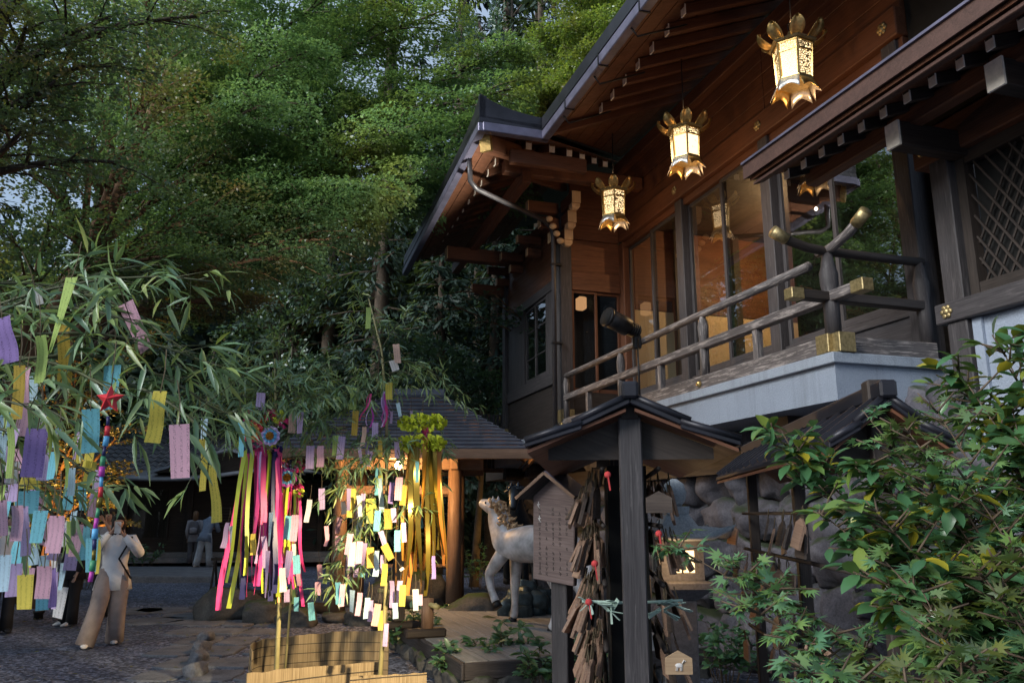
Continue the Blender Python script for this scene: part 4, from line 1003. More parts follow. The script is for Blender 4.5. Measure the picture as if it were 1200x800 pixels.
MB().box(-.10, .10, .5, KL, .25, 1.9).build('backing_board', M['black'], kr)
kw = lambda x, y, z: Vector((K.x + x * math.cos(XA) - y * math.sin(XA), K.y + x * math.sin(XA) + y * math.cos(XA), z))
tier = ['topmost', 'second', 'third', 'fourth', 'fifth', 'lowest']
for ti, z in enumerate(bars):
    for sg in (-1, 1):
        n = 34 if sg < 0 else 10
        for i in range(n):
            y = .22 + rnd.random() ** 1.3 * (KL - .6); sp = rnd.random()
            x = sg * (.13 + .02 + .11 * sp)
            ema(kw(x, y, z - .02 - .04 * sp - rnd.uniform(0, .09)), XA + sg * R(90) + rnd.gauss(0, .16), (-(.02 + .42 * sp) + rnd.gauss(0, .06), rnd.gauss(0, .10)),
                'weathered wooden plaque in the %s bunch on the %s side of the near rack' % (tier[ti], 'horse statue' if sg < 0 else 'stone lantern'), 'plaques on the near rack', EMA[rnd.choice((0, 2, 0, 2, 1, 3))])
M['omikuji'] = plain('pale green paper', (.42, .55, .47), .8, 0, .15, 20); M['redcloth'] = plain('red cord', (.5, .05, .05), .8)
m = MB(); q = random.Random(3)
for (u, v) in [(690, 706), (706, 708), (722, 706), (716, 716), (775, 706), (790, 708), (799, 712), (770, 716), (783, 718)]:
    p = at(u, v, 3.86)
    for j in range(3):
        d = Vector((q.uniform(-1, 1), q.uniform(-.3, .3), q.uniform(-.9, .3))).normalized(); m.bar(p - d * .02, p + d * .055, .003, .024, Vector((q.uniform(-1, 1), -1, .3)))
m.tube([at(682, 704, 3.88), at(740, 706, 3.87), at(800, 703, 3.88)], .007, 6)
tag(m.build('knotted_fortune_slips', M['omikuji']), 'pale green paper fortune slips knotted on a cord across the near rack', 'fortune slips')
for i, (u, v, w_) in enumerate([(712, 556, .03), (697, 660, .03), (690, 705, .025), (772, 625, .03)]):
    m = MB(); p = at(u, v, 3.66); m.bar(p, p + Vector((.01, 0, -.07)), .004, w_, (0, 1, 0)); m.ball(p, .016, 1)
    tag(m.build('red_tassel', M['redcloth']), ['red tassel in the topmost bunch of plaques', 'red tassel in the third bunch of plaques', 'red tassel beside the knotted paper slips', 'red tassel on the lantern side of the near rack'][i], 'tassel', 'red tassels on the rack')
# painted plaques that face the path
M['ema_face'] = wood('fresh plaque face', (.26, .17, .1), (.36, .25, .15), (.46, .33, .21), .6, .3); M['ink'] = plain('dark ink', (.02, .02, .025), .7); M['whitepaint'] = plain('white paint', (.6, .58, .56), .6)
for i, (u, v, s) in enumerate([(795, 762, 1.0), (772, 575, 1.0)]):
    pz = at(u, v, 3.6); e = thing('painted_plaque', ['fresh plaque painted with a white horse, lowest by the lantern', 'plain plaque facing the path, topmost on the lantern side'][i], 'votive plaque', pz, XA + R(6), 'plaques on the near rack')
    m = MB(); p, v_ = ema_board(.115 * s, .095 * s); m.ext([x * 1.0 for x in p], v_); m.build('board', M['ema_face'] if i == 0 else M['ema_old'], e)
    if i == 0:
        m = MB(); m.ball((-.0, -.002, -.058), .017, 1, (1, .12, .55)); m.bar((.012, -.003, -.05), (.022, -.003, -.036), .002, .009, (0, 1, 0)); m.bar((.02, -.003, -.036), (.029, -.003, -.042), .002, .007, (0, 1, 0))
        for x in (-.012, -.006, .007, .012): m.bar((x, -.003, -.062), (x - .002, -.003, -.08), .002, .003, (0, 1, 0))
        m.build('painted_horse', M['whitepaint'], e)
# second rack, to the right behind the leaves
K2 = at(1037, 600, 3.45); K2 = Vector((K2.x, 3.45, 0)); K2Z = at(1037, 464, 3.3).z
r2 = rack('long_plaque_rack', 'long dark seamed roof rack half hidden behind the broad leaved shrub', K2, 2.9, .25, K2Z, K2Z - .19, .07, True, 14)
k2 = lambda x, y, z: Vector((K2.x + x * math.cos(XA) - y * math.sin(XA), K2.y + x * math.sin(XA) + y * math.cos(XA), z))
for z in (1.66, 1.4, 1.12, .85):
    MB().tube([(-.09, .05, z), (-.09, 2.85, z)], .012, 6).build('bar', M['wood_dark'], r2)
    for i in range(9):
        ema(k2(-.1 - rnd.uniform(0, .1), .5 + rnd.random() * 2.4, z - .02 - rnd.uniform(0, .07)), XA - R(90) + rnd.gauss(0, .2), (-.3 * rnd.random(), rnd.gauss(0, .1)),
            'old wooden plaque hanging under the long seamed roof behind the leaves', 'plaques under the long rack', EMA[rnd.randrange(4)])
# roofed notice board
SB = at(652, 640, 6.0); SBA = R(-30)
sg_ = thing('notice_board', 'grey wooden notice board with a little gabled roof on a square post', 'notice board', (SB.x, 6.0, 0), SBA)
MB().box(-.065, .065, .03, .14, 0, 1.5).build('post', M['wood_grey'], sg_, .006)
bz0, bz1 = at(650, 682, 6).z, at(645, 560, 6).z
bd = MB().ext([Vector((-.18, -.03, bz0 + .02)), Vector((.15, -.03, bz0 - .02)), Vector((.17, -.03, bz1 - .15)), Vector((-.01, -.03, bz1)), Vector((-.175, -.03, bz1 - .13))], (0, .058, 0)).build('board', M['wood_board'], sg_, .006)
m = MB(); q = random.Random(21)
for c in range(5):
    for r in range(16):
        if q.random() < .82:
            x = .10 - .055 * c; z = bz1 - .22 - .035 * r
            if z < bz0 + .06: continue
            for s in range(3):
                a = q.choice((0, 0, 1, 2)); ln = q.uniform(.006, .013); zz = z - .007 * s
                if a == 0: m.box(x - ln, x + ln, -.0325, -.0305, zz - .0015, zz + .0015)
                elif a == 1: m.box(x - .0016, x + .0016, -.0325, -.0305, zz - ln * .8, zz + ln * .8)
                else: m.bar((x - ln * .7, -.0315, zz + ln * .5), (x + ln * .7, -.0315, zz - ln * .5), .002, .003, (0, 1, 0))
m.build('carved_text', M['wood_dark'], bd)
m = MB()
for (x, z, pts) in ((-.128, bz1 - .19, 0), (-.12, bz1 - .29, 1)):
    m.box(x - .012, x + .012, -.0345, -.031, z - .003, z + .003); m.box(x - .003, x + .003, -.0345, -.031, z - .02, z + .02); m.bar((x - .01, -.033, z - .004), (x + .012, -.033, z - .028), .003, .006, (0, 1, 0))
m.build('white_mark', M['whitepaint'], bd)
for sx in (-1, 1):
    MB().ext([Vector((-.01, -.16, bz1 + .05)), Vector((-.01 + sx * .235, -.16, bz1 - .13)), Vector((-.01 + sx * .235, -.16, bz1 - .155)), Vector((-.01, -.16, bz1 + .02))], (0, .36, 0)).build('roof', M['wood_grey'] if sx < 0 else M['gutter'], sg_, .004)  # right slope gets the bluer metal: skylight on it put into the colour
    MB().bar((-.01, -.163, bz1 + .032), (-.01 + sx * .24, -.163, bz1 - .148), .012, .022).build('barge_board', M['wood_pav'], sg_)
# lantern
LT = at(793, 640, 6.3); lt = thing('stone_lantern', 'lit garden lantern with sweeping pale roof and a ball finial', 'garden lantern', (LT.x, 6.3, 0), R(3))
zb, zt_ = at(800, 678, 6.3).z, at(800, 632, 6.3).z
MB().lathe([(.24, 0), (.24, .12), (.17, .16), (.15, .2)], 4, (0, 0, 0), R(45), False).build('base', M['stone2'], lt, .01)
MB().lathe([(.16, .2), (.15, .55), (.155, zb - .14)], 4, (0, 0, 0), R(45), False).build('pillar', M['stone2'], lt, .01)
MB().lathe([(.17, zb - .14), (.30, zb - .06), (.31, zb - .01), (.22, zb)], 4, (0, 0, 0), R(45), False).build('platform', M['stone2'], lt, .008)
m = MB(); b_ = .14
for sx in (-1, 1):
    for sy in (-1, 1): m.box(sx * b_ - .02, sx * b_ + .02, sy * b_ - .02, sy * b_ + .02, zb + .001, zt_)
for z0, z1 in ((zb + .001, zb + .05), (zt_ - .07, zt_)):
    m.box(-b_ + .02, b_ - .02, -b_ - .018, -b_ + .018, z0, z1).box(-b_ + .02, b_ - .02, b_ - .018, b_ + .018, z0, z1).box(-b_ - .018, -b_ + .018, -b_ + .02, b_ - .02, z0, z1).box(b_ - .018, b_ + .018, -b_ + .02, b_ - .02, z0, z1)
m.build('fire_box', M['stone2'], lt)
for a in (0, 2):
    o = MB().box(-b_ + .045, b_ - .045, -b_ + .002, -b_ + .006, zb + .055, zt_ - .075).build('lit_panel', M['paper_lit'], lt); o.rotation_euler = (0, 0, a * math.pi / 2)
    o2 = MB().box(-.006, .006, -b_ - .008, -b_ + .001, zb + .05, zt_ - .07).box(-b_ + .04, b_ - .04, -b_ - .0085, -b_ + .0005, (zb + zt_) / 2 - .006, (zb + zt_) / 2 + .006).build('muntin', M['wood_dark'], o)
    for sx in (-1, 1): MB().box(sx * (b_ - .032) - .014, sx * (b_ - .032) + .014, -b_ - .004, -b_ + .012, zb + .05, zt_ - .07).build('stile', M['stone2'], o)
prof = [(.52, zt_ + .03), (.50, zt_ + .0), (.36, zt_ + .035), (.20, zt_ + .105), (.14, zt_ + .17), (.12, zt_ + .19)]
rows = []
for r, z in [(.0, zt_ + .01)] + prof:
    row = []
    for k in range(24):
        a = 2 * math.pi * k / 24; cr = max(abs(math.cos(a)), abs(math.sin(a))); e = (1 / cr - 1) / .414; e3 = max(0, e) ** 2
        row.append(Vector((r * math.cos(a) / cr * .68, r * math.sin(a) / cr * .68, z + (.085 * e3 if r > .3 else 0) * (r / .5))))
    rows.append(row)
MB().loft(rows, True, True).build('roof', M['lanternstone'], lt)
MB().lathe([(.12, zt_ + .19), (.125, zt_ + .25), (.0, zt_ + .25)], 4, (0, 0, 0), R(45), False).lathe([(.05, zt_ + .251), (.08, zt_ + .29), (.095, zt_ + .35), (.075, zt_ + .42), (.02, zt_ + .46)], 14).build('finial', M['lanternstone'], lt)
for a in (1, 3):
    o = MB().box(-b_ + .02, b_ - .02, -b_ + .0, -b_ + .012, zb + .05, zt_ - .07).build('side_panel', M['stone2'], lt); o.rotation_euler = (0, 0, a * math.pi / 2)
lamp('garden_lantern_light', 'POINT', Vector((LT.x - .05, 6.3 - .35, (zb + zt_) / 2)), 2.0, (1, .6, .28), shadow_soft_size=.1)

# ------------------------------------------------------------------ floodlight on the rail
fm = hw(.03, 3.62, 3.92); fh = at(711, 371, 9.62)
fl = thing('floodlight', 'black cylindrical floodlight clamped to the balcony rail on a thin pole', 'floodlight', fm, 0)
dv = (fh - fm); dn = dv.normalized(); Lh = dv.length
MB().tube([dn * -.02, dn * .14, dn * .16, dn * Lh], [.075, .085, .118, .118], 16).build('housing', M['iron'], fl)
MB().tube([dn * (Lh - .03), dn * (Lh + .006)], [.127, .127], 16).build('rim', M['iron'], fl)
MB().tube([dn * (Lh + .007), dn * (Lh + .012)], [.108, .108], 16).build('lens', M['black'], fl)
fins = MB()
for k in range(4): fins.tube([dn * (.0 + .035 * k), dn * (.012 + .035 * k)], [.096, .096], 14)
fins.build('cooling_fins', M['iron'], fl)
MB().box(-.05, .05, -.05, .05, -.22, -.05).build('clamp', M['iron'], fl, .01); MB().tube([(.0, -.06, -.1), (.0, -.06, -1.05)], .014, 6).build('pole', M['iron'], fl)
tgt = Vector((-3.4, 12.0, 7.6)); src = fm + dn * (Lh + .05)
s_ = lamp('floodlight_beam', 'SPOT', src, 1250, (1, .97, .84), shadow_soft_size=.06); s_.data.spot_size = R(54); s_.data.spot_blend = .55
s_.rotation_euler = (tgt - src).to_track_quat('-Z', 'Y').to_euler()

# second floodlight, on the far slope of the near rack's roof, turned on the reed screens
f2p = kw(-.42, .95, KE + .13); f2t = Vector((-1.62, 7.3, .62)); d2_ = (f2t - f2p).normalized()
f2 = thing('floodlight', 'small black floodlight on the roof of the near plaque rack, turned on the reed screens', 'floodlight', f2p)
MB().tube([d2_ * -.09, d2_ * -.01, d2_ * .0, d2_ * .03], [.03, .035, .045, .045], 12).build('housing', M['iron'], f2); MB().box(-.012, .012, -.012, .012, -.1, -.02).build('bracket', M['iron'], f2)
s2 = lamp('rack_beam', 'SPOT', f2p + d2_ * .05, 1000, (1, .78, .46), shadow_soft_size=.04); s2.data.spot_size = R(58); s2.data.spot_blend = .85; s2.rotation_euler = d2_.to_track_quat('-Z', 'Y').to_euler()
# ------------------------------------------------------------------ trees
def vlist(a): return np.array([tuple(p) for p in a], float)
def bez(a, b, c, n): return [a * ((1 - t) ** 2) + b * (2 * t * (1 - t)) + c * (t * t) for t in [i / n for i in range(n + 1)]]
def spray(rs, p0, d, L, leaf, dens, acc, wfac=.42, up=(0, 0, 1), droop=.10, twigs=7, tilt=.5):
    """a flat feathered spray: leaves along side twigs of a branchlet p0 + s*d."""
    d = np.asarray(d, float); d = d / np.linalg.norm(d); up = np.asarray(up, float)
    s = np.cross(up, d); s /= np.linalg.norm(s) + 1e-9; n = np.cross(d, s)
    k = max(6, int(dens * L * 10)); 
    tw = rs.randint(0, twigs * 2, k); side = np.where(tw % 2 == 0, 1.0, -1.0); a = (tw // 2 + .6 + rs.uniform(-.12, .12, k)) / twigs
    wmax = wfac * L * np.sin(np.pi * np.clip(.18 + .80 * a, 0, 1)) ; w = np.sqrt(rs.rand(k)) * wmax
    cen = rs.rand(k) < .22; w = np.where(cen, 0, w)
    al = np.where(cen, rs.rand(k), a) * L + w * .75
    P = p0 + al[:, None] * d + (w * side)[:, None] * s + (-droop * (al ** 2) / max(L, .1) - .12 * w + rs.normal(0, .025 * L, k))[:, None] * np.array([0, 0, 1.0])
    D = .8 * d + side[:, None] * s * .75 + rs.normal(0, .35, (k, 3)) + np.array([0, 0, -.18])
    N = n + rs.normal(0, tilt, (k, 3))
    S = leaf * rs.uniform(.7, 1.25, k)
    acc[0].append(P); acc[1].append(D); acc[2].append(N); acc[3].append(S)
def tree(name, label, base, trunk, r0, limbs, leaf, mat, bark, dens=5.0, nsub=12, Lsub=1.5, seed=1, kind='diamond', group=None, wfac=.42, droop=.10, cat='tree', rise=.25, tilt=.5, start=.22):
    """trunk: points relative to base; limbs: (fraction of trunk height, target relative to base)."""
    rs = np.random.RandomState(seed); T = thing(name, label, cat, base, 0, group)
    tp = [Vector(p) for p in trunk]; n = len(tp)
    MB().tube(tp, [r0 * (1 - .75 * i / (n - 1)) * (1.25 if i == 0 else 1) for i in range(n)], 12).build('trunk', bark, T)
    br = MB(); acc = ([], [], [], [])
    def tat(f):
        q = f * (n - 1); i = min(int(q), n - 2); return tp[i].lerp(tp[i + 1], q - i)
    for f, tg in limbs:
        a = tat(f); c = Vector(tg); L = (c - a).length
        mid = a.lerp(c, .5) + Vector((rs.normal(0, .06) * L, rs.normal(0, .06) * L, rise * L * .5))
        pts = bez(a, mid, c, 9); rr = r0 * .34 * (1 - .3 * f)
        br.tube(pts, [rr * (1 - .88 * i / 9) + .008 for i in range(10)], 7)
        ns = max(3, int(nsub * L / 4))
        for k in range(ns):
            t = start + (1 - start) * (k + rs.rand() * .6) / ns; q = t * 9; i = min(int(q), 8); p = pts[i].lerp(pts[i + 1], q - i); d = (pts[i + 1] - pts[i]).normalized()
            sd = 1 if k % 2 else -1; ang = sd * R(rs.uniform(30, 75)) * (1 - .5 * t) + rs.normal(0, .15)
            dd = Vector((d.x * math.cos(ang) - d.y * math.sin(ang), d.x * math.sin(ang) + d.y * math.cos(ang), d.z * .5 + rs.normal(.02, .13))).normalized()
            l = Lsub * (1.15 - .55 * t) * rs.uniform(.7, 1.25)
            br.tube([p, p + dd * l * .5 + Vector((0, 0, .02 * l)), p + dd * l + Vector((0, 0, -droop * l))], [.016 * l + .004, .010 * l + .003, .004], 5)
            spray(rs, np.array(p), np.array(dd), l, leaf, dens, acc, wfac, (rs.normal(0, .12), rs.normal(0, .12), 1), droop, 7, tilt)
            for j in range(2):
                a2 = (1 if j else -1) * R(rs.uniform(25, 60)); e = Vector((dd.x * math.cos(a2) - dd.y * math.sin(a2), dd.x * math.sin(a2) + dd.y * math.cos(a2), dd.z + rs.normal(0, .1)))
                spray(rs, np.array(p + dd * l * rs.uniform(.3, .6)), np.array(e), l * .65, leaf, dens, acc, wfac, (rs.normal(0, .15), rs.normal(0, .15), 1), droop, 6, tilt)
        spray(rs, np.array(pts[8]), np.array(pts[9] - pts[7]), Lsub * .7, leaf, dens, acc, wfac, (0, 0, 1), droop)
    br.build('branch', bark, T)
    A = [np.concatenate(x) for x in acc]
    leaves('crown', A[0], A[1], A[2], A[3], kind, mat, T)
    return T
def conifer(name, label, base, h, r, leaf, mat, bark, seed, n=46, group=None, k0=.12, per=130):
    rs = np.random.RandomState(seed); T = thing(name, label, 'tree', base, 0, group)
    MB().tube([(0, 0, -1), (0, 0, h * .3), (.05, .05, h * .7), (0, 0, h)], [h * .022, h * .018, h * .01, .02], 10).build('trunk', bark, T)
    acc = ([], [], [], []); br = MB()
    for k in range(n):
        t = k0 + (1 - k0) * (k + rs.rand()) / n; z = h * t; L = r * (1.06 - t) ** .75 * rs.uniform(.65, 1.15); a = k * 2.4 + rs.normal(0, .3)
        d = np.array([math.cos(a), math.sin(a), -.25 + .35 * t + rs.normal(0, .08)]); p0 = np.array([0, 0, z])
        br.tube([p0, p0 + d * L * .5, p0 + d * L + np.array([0, 0, -.08 * L])], [.05, .03, .012], 5)
        kk = max(12, int(per * L / r)); s = rs.rand(kk) ** .7; side = rs.normal(0, .22, kk) * (1.15 - s) * L
        dn = d / np.linalg.norm(d); sd = np.cross([0, 0, 1.0], dn); sd /= np.linalg.norm(sd)
        P = p0 + s[:, None] * d * L + side[:, None] * sd; P[:, 2] += -.1 * L * s * s - .35 * np.abs(side) + rs.normal(0, .05 * L, kk)
        D = dn * .7 + np.sign(side)[:, None] * sd * .6 + rs.normal(0, .35, (kk, 3)) + np.array([0, 0, -.45])
        acc[0].append(P); acc[1].append(D); acc[2].append(np.array([0, 0, 1.0]) + rs.normal(0, .4, (kk, 3))); acc[3].append(leaf * rs.uniform(.6, 1.3, kk))
    br.build('branch', bark, T); A = [np.concatenate(x) for x in acc]; leaves('crown', A[0], A[1], A[2], A[3], 'needle', mat, T); return T

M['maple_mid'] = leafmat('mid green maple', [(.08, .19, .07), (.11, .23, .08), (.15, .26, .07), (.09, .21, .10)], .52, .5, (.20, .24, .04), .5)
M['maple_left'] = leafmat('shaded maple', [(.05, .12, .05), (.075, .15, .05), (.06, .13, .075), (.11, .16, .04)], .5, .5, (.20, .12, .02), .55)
M['maple_yellow'] = leafmat('yellow green maple', [(.15, .25, .03), (.19, .26, .035), (.24, .27, .04), (.12, .24, .045)], .52, .5, (.16, .12, .02), .5)
M['bluegreen'] = leafmat('blue green leaves', [(.028, .072, .05), (.04, .095, .06), (.05, .11, .055), (.03, .08, .048)], .3, .45, None)
M['conifer'] = leafmat('cedar foliage', [(.010, .025, .018), (.016, .036, .025), (.025, .047, .03)], .15, .6, None, gloss=.03)
M['amber'] = leafmat('small leaved amber tree', [(.11, .11, .02), (.14, .12, .02), (.12, .13, .03)], .35, .5, None)
cano = 'broadleaved trees over the courtyard'
def rel(pts, b): return [tuple(Vector(p) - Vector(b)) for p in pts]
# the big tree whose layered limbs reach over the court from the left
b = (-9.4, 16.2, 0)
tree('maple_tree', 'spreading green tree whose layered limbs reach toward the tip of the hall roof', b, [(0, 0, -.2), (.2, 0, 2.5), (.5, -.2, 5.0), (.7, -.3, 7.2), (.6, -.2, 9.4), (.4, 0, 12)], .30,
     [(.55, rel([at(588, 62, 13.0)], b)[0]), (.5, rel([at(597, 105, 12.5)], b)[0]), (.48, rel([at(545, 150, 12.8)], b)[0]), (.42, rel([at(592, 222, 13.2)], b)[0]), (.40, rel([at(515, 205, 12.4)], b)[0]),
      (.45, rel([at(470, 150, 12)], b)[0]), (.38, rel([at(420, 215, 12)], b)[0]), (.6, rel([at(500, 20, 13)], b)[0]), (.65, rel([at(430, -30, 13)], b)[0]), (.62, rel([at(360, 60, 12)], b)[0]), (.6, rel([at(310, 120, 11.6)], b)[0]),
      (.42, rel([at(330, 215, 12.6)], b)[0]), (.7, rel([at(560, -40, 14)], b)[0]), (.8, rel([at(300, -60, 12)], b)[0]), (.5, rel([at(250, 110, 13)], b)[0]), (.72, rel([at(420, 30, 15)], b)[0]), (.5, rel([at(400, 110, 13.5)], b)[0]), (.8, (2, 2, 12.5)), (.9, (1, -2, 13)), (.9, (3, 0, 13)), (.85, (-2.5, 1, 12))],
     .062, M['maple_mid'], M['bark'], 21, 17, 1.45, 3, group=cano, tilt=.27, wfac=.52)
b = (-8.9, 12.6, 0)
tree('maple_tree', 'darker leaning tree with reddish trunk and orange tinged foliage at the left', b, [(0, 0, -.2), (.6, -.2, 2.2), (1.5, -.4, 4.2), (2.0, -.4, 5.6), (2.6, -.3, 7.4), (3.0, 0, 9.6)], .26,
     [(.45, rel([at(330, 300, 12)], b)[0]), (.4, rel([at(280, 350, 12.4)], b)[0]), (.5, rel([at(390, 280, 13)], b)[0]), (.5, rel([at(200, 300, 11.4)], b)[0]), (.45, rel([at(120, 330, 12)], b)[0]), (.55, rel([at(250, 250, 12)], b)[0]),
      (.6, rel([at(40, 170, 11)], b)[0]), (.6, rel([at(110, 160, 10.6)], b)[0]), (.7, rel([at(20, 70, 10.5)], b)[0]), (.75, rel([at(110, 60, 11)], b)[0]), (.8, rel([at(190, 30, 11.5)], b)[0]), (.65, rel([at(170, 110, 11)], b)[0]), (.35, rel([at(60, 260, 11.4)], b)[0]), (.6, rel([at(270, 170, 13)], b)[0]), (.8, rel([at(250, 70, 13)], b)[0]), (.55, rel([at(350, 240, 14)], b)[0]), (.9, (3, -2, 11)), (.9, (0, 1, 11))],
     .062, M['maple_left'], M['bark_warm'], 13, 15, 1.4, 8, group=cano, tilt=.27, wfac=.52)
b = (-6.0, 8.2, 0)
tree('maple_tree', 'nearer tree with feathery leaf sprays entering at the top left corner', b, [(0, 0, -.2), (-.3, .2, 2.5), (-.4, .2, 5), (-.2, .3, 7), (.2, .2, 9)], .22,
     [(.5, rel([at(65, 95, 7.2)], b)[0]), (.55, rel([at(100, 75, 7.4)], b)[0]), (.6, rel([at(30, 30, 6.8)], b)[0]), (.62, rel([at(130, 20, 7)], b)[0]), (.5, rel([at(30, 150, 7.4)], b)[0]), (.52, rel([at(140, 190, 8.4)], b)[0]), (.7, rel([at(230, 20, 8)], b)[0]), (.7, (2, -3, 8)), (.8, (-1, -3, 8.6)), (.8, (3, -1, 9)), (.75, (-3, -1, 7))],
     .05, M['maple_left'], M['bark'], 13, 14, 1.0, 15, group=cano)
b = (4.2, 21, 4.0)
tree('maple_tree', 'bright yellow green maple rising directly behind the hall roof', b, [(0, 0, -4), (-.2, 0, 3), (-.6, 0, 6), (-1, 0, 9), (-.8, 0, 13)], .3,
     [(.5, rel([at(650, 60, 18)], b)[0]), (.5, rel([at(640, 110, 18.5)], b)[0]), (.55, rel([at(690, 40, 17)], b)[0]), (.6, rel([at(680, 0, 18)], b)[0]), (.45, rel([at(680, 100, 18)], b)[0]), (.7, rel([at(720, -20, 18)], b)[0]), (.5, rel([at(720, 40, 17.4)], b)[0]), (.8, rel([at(650, -30, 20)], b)[0]), (.4, rel([at(640, 140, 19)], b)[0]),
      (.6, rel([at(760, -30, 17)], b)[0]), (.55, rel([at(700, 75, 17)], b)[0]), (.9, (0, -3, 13.5)), (.9, (2, -2, 13))],
     .08, M['maple_yellow'], M['bark'], 18, 16, 1.6, 22, group=cano)
b = (-.9, 19.5, .2)
tree('young_maple', 'small blue green maple with level sprays just behind the pavilion roof', b, [(0, 0, -.3), (.1, 0, 1.5), (.2, 0, 3), (.1, 0, 4.6)], .10,
     [(.55, rel([at(360, 440, 18)], b)[0]), (.6, rel([at(400, 425, 17.5)], b)[0]), (.7, rel([at(450, 405, 17.5)], b)[0]), (.7, rel([at(500, 410, 17)], b)[0]), (.6, rel([at(540, 430, 17)], b)[0]), (.55, rel([at(575, 445, 17.4)], b)[0]), (.5, rel([at(530, 465, 17)], b)[0]), (.5, rel([at(440, 450, 17)], b)[0]), (.8, rel([at(470, 390, 18.5)], b)[0]), (.5, rel([at(560, 480, 18)], b)[0])],
     .085, M['bluegreen'], M['bark'], 8, 13, 1.0, 31, cat='tree', rise=.15)
b = (1.7, 15.6, 0)
tree('young_maple', 'slender sapling whose leafy twig hangs below the roof corner', b, [(0, 0, 0), (-.3, 0, 2), (-.45, 0, 4), (-.6, 0, 5.6)], .05,
     [(.8, rel([at(505, 348, 14.5)], b)[0]), (.85, rel([at(545, 335, 14)], b)[0]), (.75, rel([at(580, 345, 14)], b)[0])], .085, M['bluegreen'], M['bark_warm'], 3.2, 8, .7, 37, cat='tree', rise=.1)
# lit tree behind the visitors
b = on(80, 690); b = Vector((-8.6, 15.2, 0))
tree('amber_tree', 'small leaved tree glowing amber in the ground light behind the wish strips', b, [(0, 0, -.1), (.05, 0, 1.2), (-.05, 0, 2.4), (.1, 0, 3.8), (0, 0, 5.2)], .13,
     [(.35, rel([at(150, 500, 14.2)], b)[0]), (.4, rel([at(130, 455, 14.2)], b)[0]), (.3, rel([at(140, 550, 14.2)], b)[0]), (.3, rel([at(60, 520, 14)], b)[0]), (.25, rel([at(120, 590, 14.4)], b)[0]), (.25, rel([at(150, 610, 14.6)], b)[0]), (.5, rel([at(90, 420, 14.4)], b)[0]), (.5, rel([at(50, 440, 14)], b)[0]), (.2, rel([at(50, 600, 14.4)], b)[0]), (.6, rel([at(160, 390, 14.6)], b)[0]), (.7, rel([at(200, 370, 15)], b)[0]), (.7, rel([at(110, 350, 14.6)], b)[0]), (.35, rel([at(100, 500, 13.6)], b)[0]), (.3, rel([at(90, 560, 13.8)], b)[0])],
     .06, M['amber'], M['bark_warm'], 6, 13, .6, 41, rise=.1, tilt=.6)
up = lamp('ground_light', 'SPOT', (-7.7, 13.6, .15), 1250, (1, .50, .12), shadow_soft_size=.08); up.data.spot_size = R(85); up.data.spot_blend = .6
up.rotation_euler = (Vector((-8.3, 15.0, 2.4)) - up.location).to_track_quat('-Z', 'Y').to_euler()
up = lamp('ground_light', 'SPOT', (1.4, 17.2, .2), 260, (1, .58, .18), shadow_soft_size=.08); up.data.spot_size = R(90); up.data.spot_blend = .6  # assumed lamp, added to light the shrubs behind the pavilion
up.rotation_euler = (Vector((.2, 19.5, 1.6)) - up.location).to_track_quat('-Z', 'Y').to_euler()
for p in ((-7.7, 13.6, .0), (1.4, 17.2, .0)):
    q = thing('ground_lamp', 'small black ground floodlight at the foot of the %s' % ('amber tree' if p[0] < 0 else 'shrubs behind the pavilion'), 'floodlight', p)
    MB().lathe([(.07, 0), (.07, .08), (.09, .1), (.09, .13), (.07, .13)], 14).build('housing', M['iron'], q)
# cedars and slope trees
cg = 'dark cedars on the slope'
spec = [(-15.5, 21, 0, 15, 3.0), (-14, 36, 0, 17, 3.4), (-9.8, 36, 0, 28, 3.8), (-5.0, 37, 0, 22, 3.8), (-1.5, 33, 0, 20, 3.6), (1.2, 30, 0, 24, 3.8), (-.6, 25, 0, 13, 2.6), (-4.6, 27, 0, 18, 3.4), (-7.0, 29.5, 0, 17, 3.4), (-2.2, 23.5, 0, 12, 2.4), (-8.6, 31, 0, 26, 3.6), (-.3, 37, 0, 27, 4), (-5.6, 33, 0, 30, 4.2), (-2.6, 37, 0, 31, 4.4), (-10.6, 39, 0, 29, 4), (4.5, 34, 0, 22, 3.8), (-3.2, 44, 0, 24, 4), (1.5, 44, 0, 24, 4.2), (6, 46, 0, 24, 4.2), (-8, 48, 0, 24, 4), (9, 40, 0, 20, 4),
        (-2.6, 27, 0, 15, 3), (3.2, 25.5, 0, 14, 2.8), (-13, 14.5, 0, 16, 2.6), (-19, 24, 0, 15, 3.4), (0, 56, 0, 25, 4.5), (7, 58, 0, 25, 4.5), (-6, 58, 0, 25, 4.5), (13, 52, 0, 22, 4.5)]
for i, (x, y, z, hh, r) in enumerate(spec):
    z = max(0, hillz(x, y)); near = y < 30
    pos = ('behind the tiled building' if x < -8 else 'behind the pavilion' if x < 0 else 'behind the hall roof') + (', closest to the courtyard' if y < 28 else ', midway up the slope' if y < 40 else ', high on the slope')
    conifer('cedar_tree', 'dark cedar ' + pos, (x, y, z - .3), hh, r, .34 if near else .46, M['conifer'], M['bark'], 50 + i, 58 if near else 48, cg, .10 if y > 25 else .2, 190)
